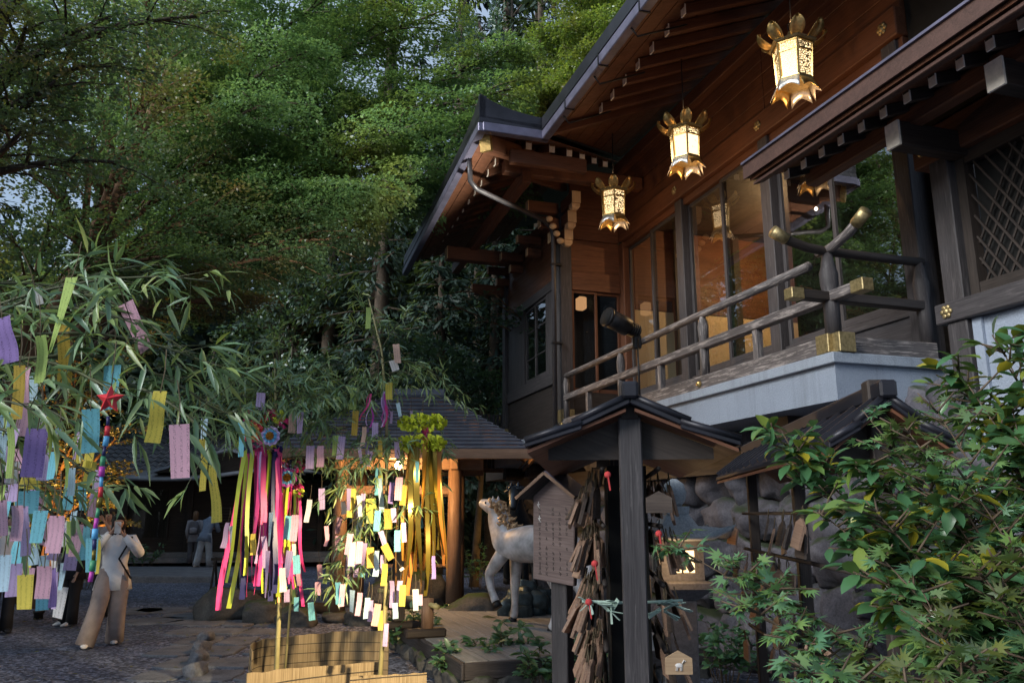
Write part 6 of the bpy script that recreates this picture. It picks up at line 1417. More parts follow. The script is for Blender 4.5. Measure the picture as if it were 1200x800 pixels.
# (colour, u of the top centre, v of the top, v of the bottom, width px, tilt px, distance, place)
SL = 'left'
strips = [('lime', 84, 325, 418, 17, -16, 2.3, 'L1'), ('lime', 47, 393, 448, 17, -4, 2.25, 'L1'), ('ochre', 75, 378, 448, 13, -1, 2.35, 'L1'), ('pink', 147, 355, 410, 20, 22, 2.45, 'L1'), ('white', 41, 337, 356, 8, 5, 2.4, 'L1'), ('violet', 2, 372, 425, 26, 2, 2.2, 'L1'), ('turquoise', 132, 428, 480, 22, -3, 2.35, 'L1'),
 ('ochre', 23, 428, 492, 12, -3, 2.2, 'L2'), ('pink', 32, 430, 512, 9, -2, 2.3, 'L2'), ('pale blue', 40, 440, 470, 13, 2, 2.5, 'L2'), ('turquoise', 106, 479, 531, 19, 0, 2.3, 'L2'), ('yellow', 188, 458, 519, 16, -8, 2.2, 'L2'), ('pink', 210, 497, 560, 22, 0, 2.15, 'L2'), ('yellow', 237, 514, 575, 9, 1, 2.6, 'L2'), ('yellow', 249, 544, 612, 9, 4, 2.6, 'L2'), ('pale blue', 240, 490, 520, 8, -3, 2.9, 'L2'), ('turquoise', 282, 494, 535, 7, 0, 4.5, 'L2'),
 ('violet', 44, 502, 559, 22, -8, 2.05, 'L3'), ('lilac', 19, 502, 552, 11, -8, 2.25, 'L3'), ('lime', 12, 500, 560, 8, -3, 2.2, 'L3'), ('lilac', 54, 530, 563, 13, -4, 2.2, 'L3'), ('turquoise', 64, 529, 562, 12, -2, 2.15, 'L3'), ('lime', 77, 537, 571, 6, 0, 2.5, 'L3'), ('pale blue', 85, 548, 581, 7, -2, 2.5, 'L3'), ('pale blue', 4, 510, 545, 8, -2, 2.4, 'L3'),
 ('lilac', 15, 567, 588, 11, 0, 2.3, 'L4'), ('yellow', 39, 559, 573, 15, 0, 2.6, 'L4'), ('turquoise', 32, 575, 602, 24, -2, 2.4, 'L4'), ('lime', 3, 568, 590, 10, 0, 2.4, 'L4'), ('pink', 2, 586, 628, 10, 0, 2.15, 'L4'), ('turquoise', 8, 587, 626, 15, -4, 2.2, 'L4'), ('pink', 20, 592, 634, 13, -4, 2.2, 'L4'), ('lilac', 28, 593, 652, 9, -2, 2.35, 'L4'), ('turquoise', 48, 598, 636, 16, -5, 2.3, 'L4'), ('pink', 67, 604, 648, 17, -6, 2.2, 'L4'), ('pink', 60, 606, 640, 8, -3, 2.45, 'L4'),
 ('lime', 84, 610, 649, 10, -3, 2.6, 'L5'), ('pink', 92, 614, 652, 11, -5, 2.55, 'L5'), ('turquoise', 100, 616, 656, 12, -3, 2.6, 'L5'), ('turquoise', 108, 630, 670, 14, -2, 2.5, 'L5'), ('yellow', 115, 632, 672, 5, -1, 2.7, 'L5'), ('turquoise', 23, 632, 672, 16, -4, 2.4, 'L5'), ('pale blue', 5, 650, 693, 15, -3, 2.2, 'L5'), ('lilac', 18, 660, 699, 14, -3, 2.25, 'L5'), ('lime', 30, 655, 675, 6, 0, 2.5, 'L5'), ('yellow', 30, 673, 714, 17, -3, 2.2, 'L5'), ('pink', 52, 663, 702, 16, -5, 2.35, 'L5'), ('violet', 62, 665, 712, 7, -3, 2.4, 'L5'), ('lilac', 65, 670, 713, 6, -2, 2.5, 'L5'), ('pale blue', 38, 640, 662, 13, 0, 2.7, 'L5'),
 ('lilac', 267, 612, 642, 6, -3, 6.6, 'P1'), ('pale blue', 271, 616, 645, 5, -1, 6.7, 'P1'), ('lilac', 306, 460, 480, 10, -2, 6.6, 'P1'), ('peach', 343, 484, 507, 8, -2, 6.7, 'P1'), ('lilac', 352, 483, 508, 9, 0, 6.6, 'P1'), ('lilac', 364, 522, 549, 9, -1, 6.7, 'P1'), ('pink', 376, 522, 547, 8, -2, 6.7, 'P1'), ('lilac', 377, 572, 597, 7, 0, 6.8, 'P1'), ('white', 363, 585, 612, 6, -3, 6.7, 'P1'), ('lime', 394, 510, 534, 8, -1, 6.7, 'P1'), ('lilac', 401, 511, 538, 8, -3, 6.7, 'P1'),
 ('pink', 346, 603, 634, 8, -2, 6.4, 'P2'), ('turquoise', 339, 604, 632, 8, -3, 6.5, 'P2'), ('lilac', 340, 645, 676, 9, -6, 6.4, 'P2'), ('turquoise', 347, 650, 672, 8, 1, 6.5, 'P2'), ('white', 331, 665, 694, 7, -1, 6.4, 'P2'), ('lilac', 314, 645, 700, 6, -4, 6.4, 'P2'), ('lilac', 309, 628, 665, 6, 2, 6.5, 'P2'), ('yellow', 297, 625, 650, 6, 0, 6.6, 'P2'), ('pale blue', 318, 600, 640, 6, 2, 6.5, 'P2'),
 ('lime', 432, 360, 385, 6, -1, 6.9, 'B1'), ('peach', 464, 403, 426, 8, 2, 6.9, 'B1'), ('white', 460, 422, 434, 9, 4, 6.9, 'B1'), ('yellow', 456, 448, 468, 8, 0, 6.8, 'B1'), ('lime', 415, 454, 480, 8, -1, 6.8, 'B1'), ('pale blue', 466, 472, 488, 5, 4, 6.8, 'B1'), ('lilac', 459, 482, 496, 3, -1, 7, 'B1'), ('lilac', 482, 481, 494, 3, 0, 7, 'B1'),
 ('ochre', 417, 481, 510, 7, -2, 6.8, 'B2'), ('peach', 427, 500, 523, 6, -1, 6.8, 'B2'), ('lilac', 440, 495, 513, 7, -1, 6.7, 'B2'), ('violet', 430, 502, 534, 4, 0, 6.9, 'B2'), ('ochre', 445, 515, 535, 5, 0, 6.8, 'B2'), ('lilac', 465, 517, 537, 6, -1, 6.8, 'B2'), ('lilac', 421, 524, 543, 5, 2, 6.7, 'B2'), ('lilac', 434, 528, 546, 6, -4, 6.7, 'B2'), ('turquoise', 442, 548, 580, 3, 0, 6.9, 'B2'), ('turquoise', 489, 540, 565, 4, 0, 6.6, 'B2'),
 ('pink', 468, 559, 586, 8, -2, 6.7, 'B3'), ('violet', 460, 565, 590, 6, -3, 6.8, 'B3'), ('ochre', 474, 568, 592, 7, -2, 6.8, 'B3'), ('turquoise', 482, 560, 583, 4, 0, 6.9, 'B3'), ('yellow', 413, 572, 606, 9, -3, 6.8, 'B3'), ('lilac', 409, 572, 598, 5, -1, 6.7, 'B3'), ('white', 420, 580, 605, 5, 2, 6.7, 'B3'), ('lilac', 426, 578, 597, 5, -1, 6.8, 'B3'), ('yellow', 433, 584, 613, 8, 0, 6.7, 'B3'), ('yellow', 437, 584, 608, 6, 2, 6.9, 'B3'), ('ochre', 454, 596, 620, 9, -1, 6.7, 'B3'), ('lilac', 461, 595, 612, 6, 0, 6.8, 'B3'), ('turquoise', 443, 598, 622, 7, -2, 6.7, 'B3'), ('pale blue', 445, 560, 600, 5, 1, 6.9, 'B3'),
 ('pink', 411, 625, 650, 7, -4, 6.6, 'B4'), ('white', 413, 635, 663, 8, 0, 6.6, 'B4'), ('pink', 422, 634, 660, 7, -2, 6.6, 'B4'), ('lilac', 428, 636, 662, 6, -1, 6.7, 'B4'), ('ochre', 434, 641, 665, 8, 0, 6.7, 'B4'), ('pale blue', 442, 645, 675, 6, -1, 6.7, 'B4'), ('ochre', 450, 638, 655, 9, 9, 6.5, 'B4'), ('turquoise', 466, 621, 646, 7, 0, 6.6, 'B4'), ('lilac', 473, 612, 635, 5, 1, 6.7, 'B4'), ('lilac', 446, 622, 638, 6, 5, 6.6, 'B4'), ('yellow', 451, 660, 686, 7, -1, 6.7, 'B4'), ('lilac', 448, 650, 672, 4, 0, 6.8, 'B4'), ('white', 470, 665, 668, 5, 2, 6.8, 'B4'),
 ('turquoise', 396, 682, 708, 7, 0, 6.5, 'B5'), ('pink', 402, 684, 711, 6, -2, 6.5, 'B5'), ('pale blue', 413, 691, 717, 7, -3, 6.5, 'B5'), ('pink', 422, 694, 721, 6, -2, 6.5, 'B5'), ('pale blue', 431, 700, 725, 6, -2, 6.5, 'B5'), ('lilac', 435, 703, 728, 5, -2, 6.6, 'B5'), ('peach', 443, 707, 733, 8, -3, 6.5, 'B5'), ('yellow', 446, 715, 738, 5, 0, 6.6, 'B5'), ('yellow', 472, 685, 710, 7, -1, 6.6, 'B5'), ('lilac', 469, 680, 706, 6, -2, 6.7, 'B5'), ('pale blue', 463, 706, 725, 6, 0, 6.6, 'B5'), ('white', 487, 690, 715, 7, 1, 6.6, 'B5'), ('pink', 492, 696, 709, 6, 0, 6.7, 'B5'), ('violet', 508, 651, 678, 4, 0, 6.6, 'B5'), ('lilac', 453, 730, 757, 5, -2, 6.6, 'B5'), ('lilac', 459, 680, 712, 6, -1, 6.7, 'B5')]
PLACE = {'L1': 'near the top of the left bamboo', 'L2': 'hanging from the long left branch', 'L3': 'in the left cluster before the amber tree', 'L4': 'in the dense lower left cluster', 'L5': 'in the lowest row beside the visitors',
         'P1': 'around the pink streamer ball', 'P2': 'among the pink ribbons', 'B1': 'high on the middle bamboo', 'B2': 'before the pavilion roof edge', 'B3': 'just below the bright bulb', 'B4': 'in the white bunch below the bulb', 'B5': 'in the lowest row over the screens'}
ORD = ['', 'highest', 'second highest', 'third highest', 'fourth highest', 'fifth highest']
cnt = {}
for s_ in strips: cnt.setdefault((s_[0], s_[7]), []).append(s_)
for L_ in cnt.values(): L_.sort(key=lambda q: q[2])
for k_, s_ in enumerate(strips):
    col, u, v0, v1, wpx, tilt, Y, plc = s_; L_ = cnt[col, plc]; i_ = L_.index(s_)
    p = at(u, v0, Y); q = at(u + tilt, v1, Y); d = q - p; ln = d.length; wd = wpx * Y / FP * 1.02
    o = bpy.data.objects.new('wish_strip', TZ[col, k_ % 3]); C.objects.link(o); o.location = p; o.scale = (wd, ln * .45, ln)
    o.rotation_euler = (rnd.uniform(-.16, .16), -math.atan2(d.x, -d.z), rnd.uniform(-.45, .45))
    lab = '%s paper wish strip %s' % (col, PLACE[plc])
    if len(L_) == 2: lab = '%s %s paper wish strip %s' % (('upper', 'lower')[i_], col, PLACE[plc])
    elif len(L_) > 2: lab = '%s of the %s paper wish strips %s' % (('lowest' if i_ == len(L_) - 1 else ORD[i_ + 1]), col, PLACE[plc])
    tag(o, lab, 'wish strip', 'paper wish strips on the ' + {'L': 'left bamboo', 'P': 'streamer bamboo', 'B': 'middle bamboo'}[plc[0]])
    th = bpy.data.objects.new('thread', STR); C.objects.link(th); th.parent = o; th.scale = (1 / wd * .9, 1, 1 / ln)

# smaller strips deep in the hanging clusters
rse = random.Random(61)
for (n_, u0_, u1_, va, vb, Y0_, Y1_, w0_, place_, grp_) in ((46, 0, 118, 480, 690, 2.7, 3.2, 11, 'deep in the clusters of the left bamboo', 'small wish strips deep in the left bamboo'), (34, 396, 500, 545, 715, 6.9, 7.5, 6, 'deep among the twigs of the middle bamboo', 'small wish strips deep in the middle bamboo')):
    for k in range(n_):
        col = rse.choice(('pink', 'lilac', 'pale blue', 'turquoise', 'white', 'lilac', 'yellow', 'pink', 'lime')); u = rse.uniform(u0_, u1_); v = rse.uniform(va, vb); Y = rse.uniform(Y0_, Y1_)
        if u > 95 and v > 600: u -= 60
        o = bpy.data.objects.new('wish_strip', TZ[col, rse.randrange(3)]); C.objects.link(o); o.location = at(u, v, Y); ln = w0_ * 2.9 * rse.uniform(.8, 1.15) * Y / FP; wd = w0_ * rse.uniform(.8, 1.2) * Y / FP
        o.scale = (wd, ln * .5, ln); o.rotation_euler = (rse.uniform(-.2, .2), rse.uniform(-.14, .14), rse.uniform(-.8, .8)); tag(o, 'small %s paper wish strip %s' % (col, place_), 'wish strip', grp_)
        th = bpy.data.objects.new('thread', STR); C.objects.link(th); th.parent = o; th.scale = (1 / wd * .9, 1, 1 / ln)
# streamers
RC = {'pink': (.75, .06, .26), 'lime': (.48, .55, .05), 'navy': (.02, .02, .09), 'gold': (.42, .20, .03), 'olive': (.16, .12, .02), 'lilac': (.5, .35, .6), 'acid': (.62, .68, .06), 'orange': (.7, .25, .05), 'red': (.55, .03, .04), 'magenta': (.45, .05, .35), 'blue': (.1, .35, .6), 'green': (.05, .25, .12)}
for nm, col in RC.items(): M['rib_' + nm] = plain('ribbon ' + nm, col, .42, 0, .12, 6, .4)
def ribbon(m, p0, p1, w, rs, wav=.03):
    rows = []; n = 14; a = rs.uniform(0, 3.14); ph = rs.uniform(0, 6); p0, p1 = Vector(p0), Vector(p1); tw = rs.uniform(-2.2, 2.2)
    for i in range(n + 1):
        t = i / n; p = p0.lerp(p1, t) + Vector((wav * math.sin(ph + t * 5), wav * math.cos(ph * 1.7 + t * 4), 0)) * t
        an = a + tw * t; s = Vector((math.cos(an), math.sin(an), 0)) * (w / 2); rows.append([p - s, p + s])
    m.grid(rows)
def pom(m, c, r, rs):
    for k in range(26):
        d = Vector((rs.gauss(0, 1), rs.gauss(0, 1), rs.gauss(0, 1))).normalized(); s = d.cross(Vector((rs.random(), rs.random(), 1))).normalized(); t = d.cross(s)
        b = Vector(c) + d * r * .35; e = Vector(c) + d * r; w = r * .34
        m.add([b, e - s * w + t * w * .3, e + d * r * .12, e + s * w - t * w * .3], [(0, 1, 2, 3)])
def streamer(name, label, c, zdrop, polys, ribs, R0, seed, rib_w=.03):
    rs = random.Random(seed); T = thing(name, label, 'streamer', c)
    for col, x, z, r in polys: m = MB(); pom(m, (x, rs.uniform(-.06, .0), z), r, rs); m.build('paper_flower', M['rib_' + col], T)
    by = {}
    for col, n in ribs:
        for k in range(n):
            m = MB(); a = rs.uniform(0, 6.28); r = R0 * rs.uniform(.4, 1); ribbon(m, (r * math.cos(a), r * .6 * math.sin(a), -.10 + rs.uniform(-.04, .04)), (r * 1.35 * math.cos(a) + rs.uniform(-.06, .06), r * .7 * math.sin(a), -zdrop * rs.uniform(.72, 1.0)), rib_w * rs.uniform(.7, 1.2), rs); m.build('ribbon', M['rib_' + col], T)
    MB().tube([(0, 0, -.1), (0, 0, .32)], .003, 4).build('cord', M['rope'], T)
    return T
def rosette(T, c, r, cols):
    for i, col in enumerate(cols):
        rr = r * (1 - i * .28); m = MB(); vs = [Vector((0, -.012 * i - .006, 0))]; n = 20
        for k in range(n): vs.append(Vector((rr * (1 if k % 2 else .86) * math.cos(2 * math.pi * k / n), -.012 * i - .01 * (k % 2), rr * (1 if k % 2 else .86) * math.sin(2 * math.pi * k / n))))
        m.add([v + Vector(c) for v in vs], [(0, k + 1, (k + 1) % n + 1) for k in range(n)]); m.build('rosette', M['rib_' + col], T)
c1 = at(309, 515, 6.75)
T1 = streamer('ribbon_streamer', 'large streamer of pink, lime and navy ribbons below a ring of paper flowers', c1, 1.38,
     [('pink', -.14, .20, .055), ('acid', -.09, .23, .055), ('navy', -.03, .20, .05), ('pink', .06, .20, .055), ('acid', .13, .19, .055), ('orange', .0, .17, .04), ('pink', .16, .14, .05), ('acid', -.17, -.02, .055), ('navy', -.11, -.06, .055), ('pink', -.03, -.07, .06), ('acid', .06, -.08, .055), ('navy', .13, -.10, .05), ('pink', .0, -.12, .05)],
     [('pink', 14), ('lime', 7), ('navy', 7), ('lilac', 1)], .18, 5, .046)
rosette(T1, (-.07, -.10, .06), .10, ('red', 'orange', 'green')); rosette(T1, (.09, -.11, .02), .085, ('lilac', 'blue', 'gold'))
c2 = at(341, 560, 7.2)
T2 = streamer('ribbon_streamer', 'smaller streamer with pink and yellow ribbons, behind and right of the large one', c2, 1.1,
     [('pink', -.06, .10, .05), ('acid', -.12, .08, .05), ('navy', .0, .11, .05), ('pink', .07, .1, .05), ('acid', -.1, -.10, .05), ('navy', -.02, -.09, .05), ('pink', .07, -.1, .05), ('acid', .1, -.13, .04)], [('pink', 8), ('lime', 5), ('orange', 1)], .11, 7, .03)
rosette(T2, (.0, -.10, .0), .09, ('magenta', 'blue', 'gold'))
c3 = at(495, 505, 6.9)
P3 = []
q = random.Random(8)
for zz in (.07, -.11):
    for k in range(11): a = 2 * math.pi * k / 11; P3.append(('acid', .155 * math.cos(a), zz + .02 * math.sin(a), .062))
T3 = streamer('ribbon_streamer', 'streamer of shiny gold and olive ribbons under two rings of acid yellow paper flowers', c3, 1.38, P3 + [('pink', .04, -.02, .035), ('pink', .03, .0, .03)], [('gold', 12), ('olive', 10), ('orange', 3)], .16, 9, .05)
for nm in ('gold', 'olive'):
    b_ = [x for x in M['rib_' + nm].node_tree.nodes if x.type == 'BSDF_PRINCIPLED'][0]; b_.inputs['Metallic'].default_value = .6; b_.inputs['Roughness'].default_value = .25
# a bunch of pink and violet threads near the top of the middle bamboo
c4 = at(443, 450, 6.8); streamer('thread_tassel', 'loose tassel of pink and violet threads high on the middle bamboo', c4, .38, [], [('pink', 4), ('lilac', 7), ('magenta', 3)], .09, 12, .018)
# red star on a striped ribbon cord
cs = at(129, 468, 2.12); T = thing('star_ornament', 'red folded paper star topping a long striped ribbon cord', 'ornament', cs)
vs = [Vector((0, -.022, 0))]; n = 10
for k in range(n): a = math.pi / 2 + 2 * math.pi * k / n; r = .040 if k % 2 == 0 else .019; vs.append(Vector((r * math.cos(a), 0, r * math.sin(a))))
vs.append(Vector((0, .022, 0)))
MB().add(vs, [(0, k + 1, (k + 1) % n + 1) for k in range(n)] + [(11, (k + 1) % n + 1, k + 1) for k in range(n)]).build('star', M['rib_red'], T)
MB().tube([(0, 0, .03), (0, 0, .16)], .0015, 4).build('thread', M['rope'], T)
seq = ['navy', 'red', 'blue', 'navy', 'green', 'magenta', 'blue', 'red', 'olive', 'green', 'magenta', 'blue', 'navy', 'olive', 'green', 'magenta']
for k, col in enumerate(seq):
    m = MB(); z0 = -.045 - .0265 * k; m.tube([(.002 * math.sin(k), 0, z0), (.002 * math.sin(k + 1), 0, z0 - .0262)], .0062 - .0018 * math.cos(k * 2.0), 8); m.build('ribbon_band', M['rib_' + col], T)

# ------------------------------------------------------------------ people
M['skin'] = plain('skin', (.42, .25, .18), .55, 0, .08, 30); M['hair'] = plain('dark hair', (.018, .013, .011), .4, 0, .3, 60)
M['hair_light'] = plain('light brown hair', (.16, .10, .06), .45, 0, .3, 60)
M['shirt_white'] = plain('white blouse', (.74, .73, .74), .8, 0, .08, 11, .2, .9); M['trouser_beige'] = plain('beige trousers', (.30, .245, .225), .85, 0, .14, 9, .2, 1.0)
M['cloth_black'] = plain('black cloth', (.012, .012, .015), .8); M['cloth_blue'] = plain('slate blue cloth', (.16, .22, .32), .85, 0, .2, 9, .2, .8); M['jeans'] = plain('pale jeans', (.36, .42, .5), .85, 0, .2, 9, .2, .8); M['grey_cloth'] = plain('grey cloth', (.34, .34, .38), .85, 0, .2, 9, .2, .8)
M['shoe'] = plain('pale shoe', (.55, .53, .52), .6); M['bag_grey'] = plain('grey bag', (.12, .12, .14), .7)
def blob_ring(c, d, rx, ry, n=14, right=None):
    d = Vector(d).normalized(); r = Vector(right or (1, 0, 0)); r = (r - d * r.dot(d)).normalized(); f = d.cross(r)
    return [Vector(c) + r * rx * math.cos(2 * math.pi * k / n) + f * ry * math.sin(2 * math.pi * k / n) for k in range(n)]
def person(label, loc, rz, h, pose, top, bottom, hair, shoes, wide=1.0, long_hair=False, sleeve='long', group=None, extras=None, blouse=True):
    """faces +y. pose: joint name -> (x, y, z) as fractions of height, arms and legs."""
    T = thing('person', label, 'person', loc, rz, group); J = {k: Vector(v) * h for k, v in pose.items()}; k = h / 1.65
    s = SK(); pel = s.p(J['pelvis'], (.13 * k, .095 * k)); ch = s.chain(pel, [(J['pelvis'].lerp(J['neck'], .35), (.115 * k, .085 * k)), (J['pelvis'].lerp(J['neck'], .72), (.135 * k, .095 * k))])
    nk = s.chain(ch, [(J['neck'], .052 * k), (J['neck'].lerp(J['head'], .45), .048 * k)]); s.chain(nk, [(J['head'], (.078 * k, .092 * k)), (J['head'] + (J['head'] - J['neck']).normalized() * .07 * k, (.06 * k, .075 * k))])
    for sd in ('l', 'r'):
        e, w_, sh = J['elbow_' + sd], J['wrist_' + sd], J['shoulder_' + sd]; a = s.chain(ch, [(sh, .052 * k), (sh.lerp(e, .5), .044 * k), (e, .037 * k), (w_, .024 * k)])
        hd = (w_ - e).normalized(); palm = s.p(w_ + hd * .055 * k, (.032 * k, .017 * k), a); sv = hd.cross(Vector((0, 1, .2))).normalized(); cv = Vector((0, .35, .25)) if pose.get('hold') else Vector((0, .2, -.1))
        for i in range(4): s.chain(palm, [(palm_ := s.v[palm] + hd * .04 * k + sv * (.011 * (i - 1.5)) * 1.6 * k, .0085 * k), (palm_ + (hd + cv * .5).normalized() * .032 * k, .0075 * k), (palm_ + (hd + cv * .6).normalized() * .034 * k + (hd * .4 + cv).normalized() * (.026 - .006 * abs(i - 1.3)) * k, .006 * k)])
        s.chain(a, [(w_ + hd * .03 * k + sv * .035 * k, .010 * k), (w_ + hd * .06 * k + sv * .052 * k + cv * .02 * k, .008 * k)])
        hp, kn, an = J['hip_' + sd], J['knee_' + sd], J['ankle_' + sd]; b = s.chain(pel, [(hp, .085 * k), (hp.lerp(kn, .5), .072 * k), (kn, .052 * k), (kn.lerp(an, .35), .05 * k), (an, .034 * k)]); s.chain(b, [(an + Vector((0, .07 * k, -.045 * k)), .032 * k), (an + Vector((0, .14 * k, -.055 * k)), .026 * k)])
    me = skin_mesh(s.v, s.e, s.r, 2); me.materials.clear(); me.materials.append(M['skin']); me.name = 'body'; link('body', me, None, T)
    # face
    hc = J['head']; f = MB()
    f.lathe([(.002, -.014 * k), (.014 * k, -.01 * k), (.006 * k, .026 * k)], 8, hc + Vector((0, .098 * k, .0))).build('nose', M['skin'], T)
    for sx in (-1, 1): MB().ball(hc + Vector((sx * .030 * k, .083 * k, .022 * k)), .010 * k, 1, (1.3, .6, .7)).build('eye', M['iron'], T); MB().ball(hc + Vector((sx * .08 * k, .0, .0)), .024 * k, 1, (.4, .8, 1.2)).build('ear', M['skin'], T)
    MB().ball(hc + Vector((0, .086 * k, -.038 * k)), .018 * k, 1, (1.2, .4, .35)).build('mouth', M['rib_red'], T)
    # hair
    m = MB(); vs, fs = ICO[2]; out = []
    for p in vs:
        q = Vector((p.x * .093, p.y * .108 - .014, p.z * .11 + .032))
        if p.y > .35 and p.z < .35: q = Vector((p.x * .07, min(q.y, .035), q.z))
        if p.z < -.3: q.z = -.05 - (.14 if long_hair else .02) * (1 if p.y < .2 else 0) + .02 * p.z
        out.append(hc + q * k)
    m.add(out, fs, None, True); m.build('hair', hair, T)
    # top
    m = MB(); P0, N0 = J['pelvis'], J['neck']; ax = (N0 - P0).normalized(); W = wide
    prof = [(-.19 if blouse else -.06, .205 * W, .175), (-.02, .172 * W, .132), (.12, .150, .118), (.28, .165, .122), (.40, .175, .115), (.46, .155, .095), (.505, .09, .07), (.53, .062, .06)]
    m.loft([blob_ring(P0 + ax * z * k, ax, rx * k, ry * k) for z, rx, ry in prof])
    for sd in ('l', 'r'):
        e, w_, sh = J['elbow_' + sd], J['wrist_' + sd], J['shoulder_' + sd]; end = w_.lerp(e, .06) if sleeve == 'long' else sh.lerp(e, .75)
        pts = [sh.lerp(ch_ := P0 + ax * .42 * k, .35), sh, sh.lerp(e, .5), e, e.lerp(end, .5), end] if sleeve == 'long' else [sh.lerp(P0 + ax * .42 * k, .35), sh, sh.lerp(e, .5), end]
        m.tube(pts, [x * k for x in ([.07, .075, .068, .066, .056, .042] if sleeve == 'long' else [.07, .075, .07, .068])], 12)
    m.build('top', top, T)
    m = MB(); m.loft([blob_ring(P0 + ax * z * k, ax, rx * k, ry * k) for z, rx, ry in [(.10, .13, .105), (.0, .158 * W, .122), (-.09, .168 * W, .13), (-.15, .15 * W, .12)]])
    for sd in ('l', 'r'):
        hp, kn, an = J['hip_' + sd], J['knee_' + sd], J['ankle_' + sd]; b = an + Vector((0, .02 * k, -.05 * k)); w2 = W if W > 1.05 else 1
        m.tube([hp + Vector((0, 0, .09 * k)), hp.lerp(kn, .35), kn, kn.lerp(b, .5), b], [.09 * k, .098 * k * W, .078 * k * w2 * w2, .08 * k * w2 * w2, .085 * k * w2 * w2], 14)
        MB().loft([blob_ring(an + Vector((0, y * k, z * k)), (0, 1, .0), rx * k, rz_ * k, 10) for y, z, rx, rz_ in [(-.06, -.035, .02, .03), (-.04, -.03, .042, .045), (.05, -.035, .044, .042), (.13, -.05, .046, .028), (.18, -.058, .022, .012)]]).build('shoe', shoes, T)
    m.build('trousers', bottom, T)
    return T, J, k
base_pose = dict(pelvis=(0, 0, .53), neck=(0, 0, .84), head=(0, .01, .925), shoulder_l=(-.108, 0, .80), shoulder_r=(.108, 0, .80), elbow_l=(-.135, -.01, .62), elbow_r=(.135, -.01, .62), wrist_l=(-.13, .05, .475), wrist_r=(.13, .05, .475),
                 hip_l=(-.055, 0, .51), hip_r=(.055, 0, .51), knee_l=(-.058, .01, .285), knee_r=(.058, .01, .285), ankle_l=(-.06, 0, .052), ankle_r=(.06, 0, .052))
pw = on(125, 755)
p1 = dict(base_pose); p1.update(elbow_l=(-.17, .10, .70), wrist_l=(-.045, .15, .835), elbow_r=(.17, .10, .72), wrist_r=(.05, .155, .86), head=(0, .03, .925), knee_l=(-.05, .06, .285), ankle_l=(-.05, -.02, .055), knee_r=(.085, .13, .30), ankle_r=(.15, .13, .055), hold=True)
p1 = {k_: v_ for k_, v_ in p1.items()}
HOLD = p1.pop('hold'); 
W1, J1, k1 = person('woman in white blouse and wide beige trousers raising a phone to her face', pw, R(205), 1.66, p1, M['shirt_white'], M['trouser_beige'], M['hair'], M['shoe'], 1.16, True)
ph = thing('phone', 'pale phone held up by the woman in the white blouse', 'phone', W1.matrix_basis @ (J1['wrist_l'].lerp(J1['wrist_r'], .5) + Vector((0, .05, .08))), R(205))
MB().box(-.037, .037, -.004, .004, -.075, .075).build('case', M['shoe'], ph, .004); MB().box(-.033, .033, -.0055, -.0042, -.068, .068).build('screen', M['iron'], ph)
bag = MB().tube([J1['shoulder_l'] + Vector((0, .09, .04)), J1['shoulder_l'].lerp(J1['hip_r'], .5) + Vector((0, .15, 0)), J1['hip_l'] + Vector((-.12, .1, -.02))], .012, 6)
o = bag.build('bag_strap', M['cloth_black'], None); o.location = pw; o.rotation_euler = (0, 0, R(205)); tag(o, 'black bag strap across the white blouse of the woman with the phone', 'bag strap')
pb = on(80, 733)
person('person in black trousers and white shoes standing behind the wish strips', pb, R(150), 1.66, base_pose, M['cloth_black'], M['cloth_black'], M['hair'], M['shoe'], 1.0)
p3 = dict(base_pose); p3.update(elbow_l=(-.17, .09, .70), wrist_l=(-.05, .14, .87), elbow_r=(.17, .09, .70), wrist_r=(.05, .14, .87))
pc = on(118, 722)
person('dark haired visitor in a pale top with raised arms, behind the woman in white', pc, R(170), 1.74, p3, M['grey_cloth'], M['cloth_black'], M['hair'], M['cloth_black'], 1.0, sleeve='short')
pd = on(-4, 742)
person('visitor cut off by the left edge, pale shirt over dark trousers', pd, R(230), 1.68, base_pose, M['shirt_white'], M['cloth_black'], M['hair'], M['cloth_black'], 1.0)
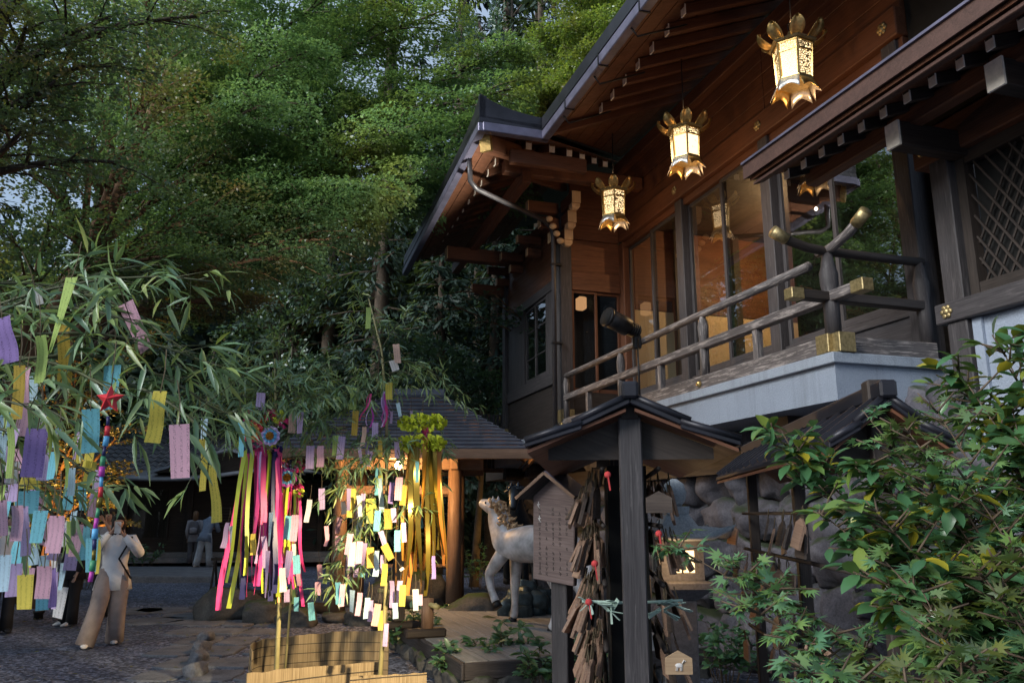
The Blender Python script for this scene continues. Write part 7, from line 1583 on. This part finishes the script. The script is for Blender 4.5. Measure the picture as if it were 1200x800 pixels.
p4 = dict(base_pose); p4.update(neck=(-.01, .11, .80), head=(-.02, .19, .865), shoulder_l=(-.11, .10, .765), shoulder_r=(.10, .10, .765), elbow_l=(-.13, .16, .60), elbow_r=(.12, .17, .60), wrist_l=(-.06, .24, .62), wrist_r=(.05, .25, .60), knee_l=(-.07, -.03, .285), ankle_l=(-.08, -.10, .052), knee_r=(.05, .05, .285), ankle_r=(.05, .08, .052))
pe = on(238, 664, .16)
person('bent visitor in slate blue shirt and pale jeans before the tiled building', pe, R(-20), 1.72, p4, M['cloth_blue'], M['jeans'], M['hair'], M['shoe'], 1.08)
pf = on(225, 660, .16)
fw, Jf, kf = person('visitor with light hair and grey backpack beside the bent one', pf, R(10), 1.6, base_pose, M['grey_cloth'], M['bag_grey'], M['hair_light'], M['shoe'], 1.0, True)
bp = thing('backpack', 'grey backpack worn by the light haired visitor', 'backpack', fw.matrix_basis @ Vector((0, -.18, 1.08)), R(10))
MB().lathe([(.08, -.2), (.16, -.18), (.165, .05), (.13, .19), (.05, .22)], 10, (0, 0, 0), 0, True, .95, .6).build('bag', M['bag_grey'], bp); MB().lathe([(.05, -.15), (.11, -.14), (.11, .0), (.06, .03)], 10, (0, -.07, 0), 0, True, 1, .5).build('pocket', M['grey_cloth'], bp)

# a few fallen leaves on the gravel
rsf = np.random.RandomState(9); kf = 420
Xf = rsf.uniform(-9, -1.2, kf); Yf = rsf.uniform(7.6, 19, kf)
fl_ = leaves('fallen_leaves', np.stack([Xf, Yf, np.full(kf, .034)], 1), np.stack([rsf.normal(0, 1, kf), rsf.normal(0, 1, kf), np.zeros(kf)], 1), np.stack([rsf.normal(0, .25, kf), rsf.normal(0, .25, kf), np.ones(kf)], 1), rsf.uniform(.03, .075, kf), 'diamond', M['amber'])
tag(fl_, 'fallen leaves scattered over the gravel court', 'fallen leaves', kind='stuff')

# small edging stones beside the path
for i, (u, v) in enumerate([(239, 752), (236, 764), (232, 777), (228, 791)]):
    m = MB(); boulder(m, (0, 0, .05), (.10, .17, .085), .2 + .13 * i); p = on(u, v)
    tag(m.build('edging_stone', M['paving'], None, loc=(p.x, p.y, 0)), ['pale edging stone farthest along the path', 'second edging stone from the far end of the row', 'second edging stone from the reed screens', 'pale edging stone nearest the reed screens'][i], 'edging stone', 'edging stones beside the path')
